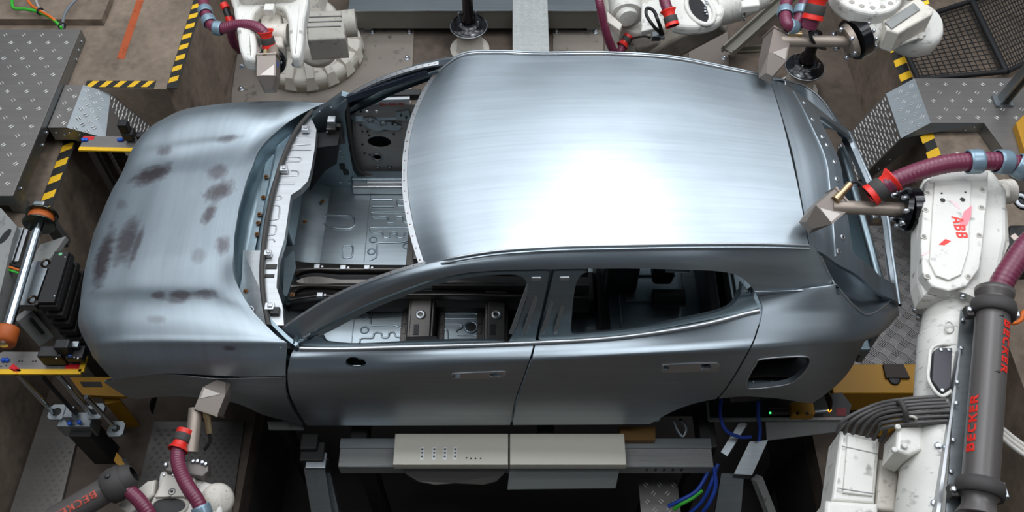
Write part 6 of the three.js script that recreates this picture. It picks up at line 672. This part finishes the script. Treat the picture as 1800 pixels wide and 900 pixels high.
// ---- robot at the tail, far side ----
{ const o = thing('robot', 'white robot at the upper right with a large bolted round plate', 'robot', 'white robots');
  mesh('round_plate', (() => { const l = []; const a = [1.94, 2.2, -0.917]; for (let i = 0; i < 36; i++) { const t = i / 36 * 6.2832; l.push([a[0] + .19 * Math.cos(t), 2.2, a[2] + .19 * Math.sin(t)]); } return cast(l, .1, .02); })(), M.white, o);
  { const a = [1.94, 2.2, -0.917]; for (let i = 0; i < 9; i++) { const t = .1 + i * .38; mesh('bolt_hole', disc([a[0] + .15 * Math.cos(t), 2.199, a[2] + .15 * Math.sin(t)], .015, .004), mat(0x9a958c, .5), o); } }
  mesh('neck', [rod([2.028, 2.05, -0.815], [1.92, 2.02, -0.756], .1, .105, 36)], M.white, o); mesh('tool_flange', [rod([1.923, 2.02, -0.756], [1.871, 2.01, -0.731], .118, .118, 40)], M.gloss, o); mesh('adapter', rod([1.871, 2.01, -0.731], [1.844, 2, -0.723], .1, .09, 36), M.taupe, o);
  { const a = [1.981, 2.03, -0.791], b = [1.923, 2.02, -0.756]; boltRing(o, b, .108, 14, V(a).sub(V(b)).toArray(), .011, .015); boltRing(o, [1.844, 2, -0.723], .085, 6, V(b).sub(V(a)).toArray(), .014, .03); }
  mesh('housing', [spin([[0, 0], [.15, 0], [.17, .03], [.17, .1], [.14, .15], [0, .16]], [2.269, 1.86, -0.922], [.1, 1, .1], 40)], M.white, o); mesh('housing_rib', bar([2.085, 2.015, -0.679], [2.281, 2.015, -0.771], .03, .02, [0, 1, 0], .006), M.white, o); mesh('housing_bolt', disc([2.246, 2.01, -0.74], .018, .02), M.cream, o);
  mesh('motor', cast([[2.003, 2.14, -0.745], [2.237, 2.14, -0.935], [2.305, 2.14, -0.839], [2.286, 2.14, -0.792], [2.062, 2.14, -0.636], [2.008, 2.14, -0.663]], .14, .012), M.cream, o); mesh('motor_lid', cast([[2.005, 2.15, -0.715], [2.199, 2.15, -0.874], [2.221, 2.15, -0.817], [2.028, 2.15, -0.66]], .02, .004), M.grey, o); mesh('yellow_label', slab([[2.259, 2.142, -0.89], [2.288, 2.142, -0.904], [2.289, 2.142, -0.875], [2.261, 2.142, -0.861]], [0, -.001, 0]), M.tapeYellow, o);
  mesh('forearm', bar([2.056, 2.1, -1.005], [2.497, 2.2, -1.661], .28, .24, [0, 1, 0], .05), M.white, o); mesh('stand', [box(.4, .5, .4, ...[3.738, 1.05, -3.626], .04), bar([3.609, 1.2, -3.393], [2.497, 2.2, -1.661], .25, .25, [0, 0, 1], .05)], M.cream, o);
  settle(o, vdown([3.738, 1.05, -3.626], .8));
  sensor('grey measuring head with a long tube at the rear roof corner', [1.459, 2.02, -0.738], [1.381, 1.98, -0.476], [.3, .9, .3], [1.462, 2.03, -0.698], [1.843, 2.01, -0.717], [[1.577, 2.06, -0.719], [1.502, 2.06, -0.719], null], 1.0);
  suction('purple hose with a red cuff beside the upper right robot', [[1.652, 2.3, -0.87], [1.643, 2.25, -0.816], [1.63, 2.2, -0.775], [1.619, 2.15, -0.743], [1.611, 2.1, -0.728]], .042, [], [.62]);
  suction('left one of two purple hoses bending at the top edge', [[1.588, 2.1, -1.155], [1.538, 2.1, -0.98], [1.503, 2.1, -0.85], [1.499, 2.1, -0.756], [1.534, 2.08, -0.751], [1.586, 2.08, -0.798]], .032, [.6, .85], []);
  suction('right one of two purple hoses bending at the top edge', [[1.686, 2.15, -1.09], [1.632, 2.15, -0.942], [1.597, 2.13, -0.861], [1.576, 2.1, -0.803], [1.555, 2.08, -0.765]], .032, [.45, .75], []);
  single('black_cable', 'black cable curling down from the upper right red cuff', 'cable', wire([[1.611, 2.1, -0.696], [1.626, 2.06, -0.682], [1.675, 2, -0.696], [1.764, 1.9, -0.781]], .01, 24), M.black); }
// ---- tall robot arm at the right ----
{ const o = thing('robot', 'large white robot arm reaching to the tailgate from the right', 'robot', 'white robots');
  mesh('wrist_housing', cast([[1.933, 2.08, 0.385], [2.036, 2.08, 0.224], [2.177, 2.08, 0.143], [2.261, 2.08, 0.162], [2.314, 2.08, 0.261], [2.348, 2.08, 0.385], [2.258, 2.08, 0.687], [2.168, 2.08, 0.875], [2.087, 2.08, 0.959], [1.953, 2.08, 0.994], [1.793, 2.08, 0.988], [1.793, 2.08, 0.905], [1.867, 2.08, 0.622]], .14, .03), M.white, o);
  const cp = mesh('cover_plate', cast([[1.939, 2.13, 0.385], [2.016, 2.13, 0.329], [2.254, 2.13, 0.322], [2.184, 2.13, 0.528], [2.085, 2.13, 0.787], [2.044, 2.13, 0.885], [1.963, 2.13, 0.974], [1.877, 2.13, 1.001], [1.81, 2.13, 0.977], [1.79, 2.13, 0.903], [1.821, 2.13, 0.755], [1.88, 2.13, 0.562]], .06, .008), M.white, o);
  mesh('raised_panel', cast([[1.975, 2.142, 0.395], [2.149, 2.142, 0.388], [2.017, 2.142, 0.795], [1.948, 2.142, 0.923], [1.886, 2.142, 0.953], [1.838, 2.142, 0.929], [1.828, 2.142, 0.857]], .02, .004), M.white, cp);
  for (const p of [[1.98, 2.142, 0.511], [2.072, 2.142, 0.508]]) mesh('plug_cap', disc(p, .012, .002), M.dark, cp); for (const p of [[1.986, 2.142, 0.471], [2.098, 2.142, 0.464]]) mesh('plug_cap', disc(p, .005, .002), M.dark, cp);
  for (const p of [[1.928, 2.13, 0.457], [2.189, 2.13, 0.44], [2.153, 2.13, 0.545], [1.893, 2.13, 0.558], [1.845, 2.13, 0.711], [2.095, 2.13, 0.705], [1.804, 2.13, 0.927], [1.981, 2.13, 0.93]]) { const b = mesh('screw_pocket', ring(p, .012, .004), M.cream, cp); mesh('screw', disc(p, .009, .004), M.grey, b); }
  { const g = new TextGeometry('ABB', { font, size: .05, depth: .0015, curveSegments: 4 }); g.computeBoundingBox(); g.translate(0, 0, 0); g.scale(.95, 1, 1); g.rotateX(-Math.PI / 2); g.rotateY(-Math.PI / 2 - .06); const p = [1.993, 2.142, 0.604]; g.translate(p[0], p[1], p[2]); mesh('red_lettering', g, M.red, cp);
    const q = V(p); const smear = (pts, m) => mesh('paint_smear', slab(pts, [0, -.0008, 0]), m, cp), pink = mat(0xe08890, .6), pale = mat(0xe6c3c4, .6);
    smear([[2.014, 2.143, 0.657], [2.057, 2.143, 0.579], [2.104, 2.143, 0.542], [2.083, 2.143, 0.605], [2.05, 2.143, 0.657], [2.024, 2.143, 0.676]], pink); smear([[2.013, 2.143, 0.512], [2.045, 2.143, 0.529], [2.045, 2.143, 0.565], [2.031, 2.143, 0.559]], pale); smear([[1.892, 2.143, 0.765], [1.931, 2.143, 0.733], [1.953, 2.143, 0.746], [1.917, 2.143, 0.768]], M.red); smear([[1.807, 2.131, 0.809], [1.848, 2.131, 0.788], [1.853, 2.131, 0.797], [1.812, 2.131, 0.819]], pale); }
  mesh('side_bracket', cast([[1.902, 2.06, 0.431], [1.942, 2.06, 0.421], [1.915, 2.06, 0.523], [1.876, 2.06, 0.533]], .1, .008), M.white, o);
  mesh('tool_flange', [rod([1.864, 2.03, 0.476], [1.907, 2.03, 0.476], .105, .105, 40), rod([1.843, 2.03, 0.472], [1.864, 2.03, 0.476], .09, .1, 40)], M.gloss, o); boltRing(o, [1.843, 2.03, 0.472], .082, 8, [-1, 0, 0], .013, .03);
  mesh('rear_motor', [cast([[2.301, 2.05, 0.317], [2.379, 2.05, 0.296], [2.388, 2.05, 0.353], [2.369, 2.05, 0.412], [2.264, 2.05, 0.437]], .16, .015), rod([2.325, 1.98, 0.337], [2.429, 1.98, 0.323], .06)], M.cream, o); mesh('side_cover', slab([[2.286, 1.95, 0.471], [2.395, 1.95, 0.402], [2.336, 1.95, 0.623], [2.245, 1.95, 0.754], [2.239, 1.95, 0.623]], [0, -.05, 0]), M.cream, o);
  mesh('neck_ring', [rod([1.993, 1.95, 0.91], [1.954, 1.95, 0.995], .155, .155, 48)], M.white, o); { const a = [1.993, 1.95, 0.91], b = [1.954, 1.95, 0.995]; boltRing(o, b, .142, 16, V(b).sub(V(a)).toArray(), .013, .022); }
  const aTop = [1.966, 1.95, 0.971], aMid = [1.817, 1.9, 1.488], aEnd = [1.657, 1.82, 1.999];
  mesh('forearm', [rod(aTop, [1.92, 1.93, 1.135], .11, .125, 48), rod([1.92, 1.93, 1.135], aMid, .13, .13, 48), rod(aMid, aEnd, .15, .155, 48)], M.white, o);
  mesh('boss', (() => { const p = [1.864, 2.062, 1.142]; return place(new THREE.TorusGeometry(.018, .004, 8, 24).scale(1, 1.3, 1), p, [0, .9, .35]); })(), M.white, o);
  const hatch = mesh('hatch', cast([[1.774, 2.055, 1.252], [1.797, 2.055, 1.238], [1.855, 2.055, 1.238], [1.798, 2.055, 1.422], [1.754, 2.055, 1.448], [1.73, 2.055, 1.391]], .05, .006), mat(0x3a3a3e, .5), o); for (const p of [[1.804, 2.055, 1.249], [1.837, 2.055, 1.249], [1.757, 2.055, 1.438]]) mesh('screw', disc(p, .008, .005), M.bolt, hatch); mesh('hatch_rim', new THREE.TubeGeometry(curve([[1.878, 2.045, 1.218], [1.811, 2.045, 1.218], [1.773, 2.045, 1.235], [1.741, 2.045, 1.311], [1.719, 2.045, 1.391], [1.75, 2.045, 1.458], [1.808, 2.045, 1.432]]), 40, .008, 8), M.white, hatch);
  mesh('gear_box', [cast([[1.569, 1.98, 1.569], [1.629, 1.98, 1.534], [1.675, 1.98, 1.551], [1.646, 1.98, 1.663], [1.585, 1.98, 1.687], [1.536, 1.98, 1.668]], .18, .015)], M.white, o); for (const p of [[1.567, 1.98, 1.569], [1.608, 1.98, 1.531], [1.529, 1.98, 1.668], [1.574, 1.98, 1.651]]) mesh('bolt', disc(p, .012, .015), M.white, o); mesh('lifting_bow', new THREE.TubeGeometry(curve([[1.613, 1.99, 1.543], [1.609, 2.03, 1.542], [1.63, 2.03, 1.55], [1.629, 1.99, 1.556]]), 20, .006, 6), M.cream, o);
  const mo = mesh('motor', [cast([[1.406, 1.8, 1.496], [1.567, 1.8, 1.535], [1.477, 1.8, 1.817], [1.303, 1.8, 1.807]], .2, .015), cast([[1.278, 1.81, 1.806], [1.489, 1.81, 1.82], [1.448, 1.81, 1.996], [1.224, 1.81, 1.996]], .24, .02)], M.white, o); mesh('motor_lid', cast([[1.426, 1.812, 1.523], [1.544, 1.812, 1.554], [1.47, 1.812, 1.792], [1.352, 1.812, 1.778]], .02, .006), M.white, mo); mesh('joint_line', bar([1.39, 1.813, 1.575], [1.535, 1.813, 1.611], .004, .002, [0, 1, 0]), M.grey, mo); mesh('joint_line', bar([1.333, 1.813, 1.759], [1.476, 1.813, 1.783], .004, .002, [0, 1, 0]), M.grey, mo); mesh('yellow_label', slab([[1.384, 1.7, 1.634], [1.386, 1.72, 1.643], [1.364, 1.72, 1.718], [1.359, 1.7, 1.71]], [.001, .001, 0]), M.tapeYellow, mo);
  mesh('motor_body', cast([[1.556, 1.76, 1.606], [1.64, 1.76, 1.626], [1.573, 1.76, 1.84], [1.488, 1.76, 1.828]], .18, .015), M.cream, o);
  mesh('channel', [slab([[1.919, 2.1, 1.074], [1.998, 2.1, 1.08], [1.726, 2.02, 1.945], [1.644, 2.02, 1.945]], [0, -.008, 0])], M.galv, o); mesh('channel_side', slab([[1.862, 2.1, 1.258], [1.869, 2.1, 1.258], [1.622, 2.02, 1.945], [1.607, 2.02, 1.945]], [0, -.08, 0]), M.pale, o); for (const p of [[1.867, 2.1, 1.266], [1.913, 2.1, 1.131], [1.81, 2.09, 1.42], [1.785, 2.08, 1.509], [1.739, 2.06, 1.659], [1.704, 2.04, 1.781]]) mesh('screw', disc(p, .009, .006), M.bolt, o); for (const p of [[1.704, 1.98, 1.66], [1.641, 1.95, 1.884]]) mesh('stud', [disc(p, .028, .01), disc([p[0], p[1] + .01, p[2]], .016, .03, [-.3, .9, 0])], M.bolt, o);
  mesh('stand', [bar(aEnd, [aEnd[0] + .35, .55, aEnd[2] + .55], .34, .3, [1, 0, 0], .05), spin([[0, 0], [.42, 0], [.42, .12], [.3, .5], [0, .52]], [aEnd[0] + .38, 0, aEnd[2] + .6], [0, 1, 0], 36)], M.white, o);
  settle(o, [aEnd[0] + .38, 0, aEnd[2] + .6]);
  // dress pack tube
  const t = thing('hose_tube', 'long dark plastic tube with red lettering on the right robot arm', 'tube', 'dark hose tubes'), a = [1.994, 2.2, 1.142], b = [1.757, 2.1, 1.886]; mesh('tube', [rod(a, b, .066, .066, 36)], M.tube = mat(0x56514e, .38, .1), t);
  const d = V(b).sub(V(a)).normalize(), on = s => V(a).addScaledVector(d, s).toArray();
  mesh('collar', spin([[.05, -.08], [.078, -.09], [.076, -.07], [.06, -.05], [.06, -.03], [.072, -.02]], a, d.toArray(), 32), M.tube, t); mesh('collar', spin([[.072, .02], [.06, .03], [.06, .06], [.078, .09], [.076, .1], [.05, .1]], b, d.toArray(), 32), M.tube, t);
  for (const [q, s] of [[on(.0), 1], [V(b).addScaledVector(d, -.01).toArray(), 1]]) { const k = mesh('clamp', spin([[.066, -.03], [.086, -.028], [.09, 0], [.086, .028], [.066, .03]], q, d.toArray(), 32), M.seal, t); mesh('clamp_ear', box(.03, .04, .05, q[0] - .095, q[1] - .02, q[2], .006), M.seal, k); mesh('clamp_bolt', disc([q[0] - .1, q[1] + .0, q[2]], .011, .012), M.bolt, k); mesh('clamp_latch', box(.02, .04, .06, q[0] + .095, q[1] - .02, q[2], .004), M.bolt, k); }
  for (const p of [.05, .33, .86]) { const q = on(p * .9); mesh('peg', rod([q[0] - .008, q[1] + .058, q[2] + .02], [q[0] + .012, q[1] + .06, q[2] + .02], .006), M.black, t); }
  mesh('red_lettering', lettering('BECKER', .036, a, b, .066, [.5, .82, .3], .06), M.red, t); mesh('red_lettering', lettering('BECKER', .036, b, a, .066, [-.92, .42, .15], .13), M.red, t);
  settle(t, b);
  sensor('grey measuring head with a brass plug above the tailgate', [1.553, 2.03, 0.421], [1.398, 1.98, 0.539], [.25, .9, .3], [1.507, 2.04, 0.47], [1.842, 2.03, 0.476], [[1.514, 2.08, 0.461], [1.594, 2.1, 0.381], [[1.594, 2.1, 0.381], [1.62, 2.11, 0.372], [1.653, 2.1, 0.395], [1.676, 2.08, 0.427]]], 1.05);
  suction('purple hose arching over the wrist of the right robot', [[1.681, 2.1, 0.45], [1.714, 2.12, 0.429], [1.769, 2.16, 0.417], [1.867, 2.2, 0.393], [1.993, 2.23, 0.37], [2.122, 2.24, 0.362], [2.24, 2.24, 0.362], [2.339, 2.22, 0.369], [2.431, 2.2, 0.434]], .042, [.6, .76, .88], [.05]);
  suction('purple hose entering the top of the long dark tube', [[2.323, 2.3, 0.759], [2.171, 2.3, 0.886], [2.091, 2.27, 0.976], [2.041, 2.24, 1.042], [2.019, 2.21, 1.093]], .046, [], []);
  suction('purple hose leaving the long dark tube at the bottom edge', [[1.751, 2.1, 1.901], [1.737, 2.1, 1.941], [1.717, 2.08, 2.02]], .046, [], []);
  const cb = thing('cable_bundle', 'bundle of dark cables beside the white motor of the right robot', 'cables'); for (let i = 0; i < 7; i++) { const e = (i - 3) * .012; mesh('cable', wire([[1.475, 1.82, 1.526], [1.485, 1.88, 1.505], [1.527, 1.95, 1.494], [1.598, 2.02, 1.507], [1.678, 2.05, 1.512], [1.762, 2.06, 1.512]].map((q, j) => [q[0] + (j < 2 ? e * 2.4 : 0), q[1] - Math.abs(e) * .6, q[2] + e * (j < 2 ? .6 : 1.5)]), .0085, 40), mat(0x4a4745, .5), cb); } { const p = [1.588, 2.02, 1.512]; mesh('binder', place(new THREE.TorusGeometry(.036, .012, 8, 20), p, [1, .2, -.15]), M.seal, cb); } settle(cb, [1.484, 1.8, 1.517]);
  for (const [i, pts] of [[[2.037, 1.9, 1.532], [2.071, 1.9, 1.573], [2.123, 1.9, 1.628]], [[2.027, 1.9, 1.547], [2.061, 1.9, 1.59], [2.117, 1.9, 1.648]], [[2.018, 1.9, 1.563], [2.05, 1.9, 1.608], [2.11, 1.9, 1.668]]].entries()) single('white_cable', ['uppermost of three white cables right of the dark tube', 'middle of three white cables right of the dark tube', 'lowest of three white cables right of the dark tube'][i], 'cable', wire(pts, .01, 20), mat(0xc9c4bb, .5), 'white cables at the right edge');
  single('orange_cable', 'orange cable at the right edge beside the dark tube', 'cable', wire([[2.372, 1.9, 0.954], [2.317, 1.9, 0.963], [2.29, 1.9, 1.006], [2.246, 1.9, 1.023], [2.223, 1.9, 1]], .01, 30), M.orangeWire);
  const w = thing('control_box', 'black control box with a small diamond label at the right edge', 'box'); mesh('box', cast([[2.689, 1.5, 0.161], [2.916, 1.5, 0.161], [2.838, 1.5, 0.387], [2.593, 1.5, 0.387]], .2, .01), M.dark, w); mesh('label', slab([[2.663, 1.502, 0.239], [2.693, 1.502, 0.22], [2.706, 1.502, 0.246], [2.675, 1.502, 0.269]], [0, -.001, 0]), mat(0xd8c4b8, .6), w); mesh('pulley', [spin([[0, 0], [.05, 0], [.05, .03], [.03, .04], [0, .04]], [2.726, 1.6, 0.084], [.2, 1, .2], 28)], M.black, w); mesh('pulley_ring', ring([2.696, 1.65, 0.117], .034, .01, [.2, 1, .2]), mat(0xd9dade, .3), w); mesh('post', box(.1, .7, .1, ...[3.083, 1.05, -0.036]), M.dark, w); settle(w, vdown([3.083, 1.05, -0.036], .8)); }
// ---- robot at the lower left ----
{ const o = thing('robot', 'white robot at the lower left with its wrist under the wheel arch', 'robot', 'white robots');
  mesh('wrist_housing', cast([[-1.784, 1, 1.354], [-1.674, 1, 1.366], [-1.576, 1, 1.396], [-1.472, 1, 1.444], [-1.432, 1, 1.581], [-1.417, 1, 1.736], [-1.756, 1, 1.736], [-1.803, 1, 1.532], [-1.783, 1, 1.444]], .16, .02, true), M.white, o);
  const f = mesh('front_plate', cast([[-1.754, 1.03, 1.378], [-1.596, 1.03, 1.396], [-1.564, 1.03, 1.497], [-1.772, 1.03, 1.502], [-1.761, 1.03, 1.45]], .04, .006), M.cream, o); for (let i = 0; i < 5; i++) { const p = [-1.752, 1.031, 1.387]; mesh('screw', disc([p[0] + i * .045, 1.03, p[2]], .007, .008), M.bolt, f); } mesh('dial', ring([-1.693, 1.031, 1.474], .016, .003), M.grey, f); mesh('dial_pin', disc([-1.694, 1.03, 1.473], .007, .004), M.dark, f); mesh('plug', disc([-1.696, 1.03, 1.502], .006, .003), M.black, f);
  mesh('bore', (() => { const p = [-1.702, 1.002, 1.538], l = []; for (let i = 0; i < 24; i++) { const t = i / 24 * 6.2832; l.push([p[0] + .08 * Math.cos(t), 1.003, p[2] + .04 * Math.sin(t)]); } return slab(l, [0, -.003, 0]); })(), M.dark, o); mesh('bore_rim', (() => { const p = [-1.701, 1.004, 1.539], l = []; for (let i = 0; i < 24; i++) { const t = i / 24 * 6.2832; l.push(V(p[0] + .09 * Math.cos(t), 1.005, p[2] + .048 * Math.sin(t))); } return new THREE.TubeGeometry(new THREE.CatmullRomCurve3(l, true), 48, .008, 8, true); })(), M.cream, o);
  mesh('tool_flange', [cast([[-1.756, 1.06, 1.33], [-1.697, 1.06, 1.309], [-1.532, 1.06, 1.33], [-1.523, 1.06, 1.378], [-1.548, 1.06, 1.408], [-1.739, 1.06, 1.378]], .06, .008)], mat(0x6b6560, .45, .5), o); for (const p of [[-1.607, 1.06, 1.33], [-1.584, 1.06, 1.33], [-1.559, 1.06, 1.336], [-1.54, 1.06, 1.345], [-1.74, 1.06, 1.348]]) mesh('bolt', disc(p, .011, .018), M.bolt, o);
  mesh('side_arm', cast([[-1.973, 0.98, 1.525], [-1.852, 0.98, 1.397], [-1.808, 0.98, 1.388], [-1.801, 0.98, 1.472], [-1.904, 0.98, 1.574]], .1, .015), M.cream, o); mesh('side_housing', spin([[0, 0], [.08, 0], [.085, .03], [.06, .07], [0, .07]], [-1.491, 0.95, 1.49], [.5, .8, .2], 28), M.cream, o);
  mesh('forearm', bar([-1.652, 0.92, 1.582], [-1.516, 0.9, 2.129], .3, .2, [0, 1, 0], .05), M.white, o); { const p = [-1.516, 0.9, 2.129]; mesh('stand', [box(.3, .8, .3, p[0], .4, p[2] + .05, .04)], M.white, o); settle(o, [p[0], 0, p[2]]); }
  sensor('grey measuring head below the front wheel arch', [-1.558, 1.12, 1.083], [-1.506, 1.18, 0.931], [0, .9, .45], [-1.624, 1.14, 1.073], [-1.621, 1.08, 1.287], [[-1.562, 1.14, 1.092], [-1.549, 1.08, 1.184], [[-1.549, 1.08, 1.184], [-1.552, 1.04, 1.21], [-1.584, 1, 1.237]]], 1.12);
  suction('purple hose with a red cuff at the lower left robot', [[-1.659, 1.12, 1.203], [-1.668, 1.12, 1.252], [-1.671, 1.12, 1.319], [-1.64, 1.13, 1.398], [-1.579, 1.14, 1.489], [-1.521, 1.12, 1.559], [-1.478, 1.08, 1.638]], .034, [.9], [.05]);
  suction('purple hose leaving the dark tube at the bottom left', [[-1.924, 1.1, 1.474], [-1.882, 1.1, 1.494], [-1.819, 1.09, 1.542], [-1.767, 1.06, 1.602], [-1.741, 1, 1.68]], .034, [], []);
  const t = thing('hose_tube', 'short dark plastic tube with red lettering at the bottom left corner', 'tube', 'dark hose tubes'), a = [-1.951, 1.1, 1.465], b = [-2.227, 1.05, 1.627]; mesh('tube', rod(a, b, .066, .066, 36), M.tube, t); const d = V(b).sub(V(a)).normalize(); mesh('clamp', [spin([[.066, -.05], [.082, -.05], [.088, 0], [.082, .04], [.066, .05]], a, d.toArray(), 32)], M.seal, t); mesh('clamp_bolt', [disc([a[0] - .01, a[1] + .085, a[2] - .01], .014, .012)], M.dark, t); mesh('collar', spin([[.072, -.045], [.07, -.07], [.05, -.1], [.04, -.1]], a, d.toArray(), 32), M.seal, t);
  mesh('red_lettering', lettering('BECKER', .034, a, b, .066, [.1, .95, .35], .07), mat(0xb04a3a, .5), t); settle(t, b);
}

settle(car, [0, .6, 0]);
renderer.render(scene, camera);
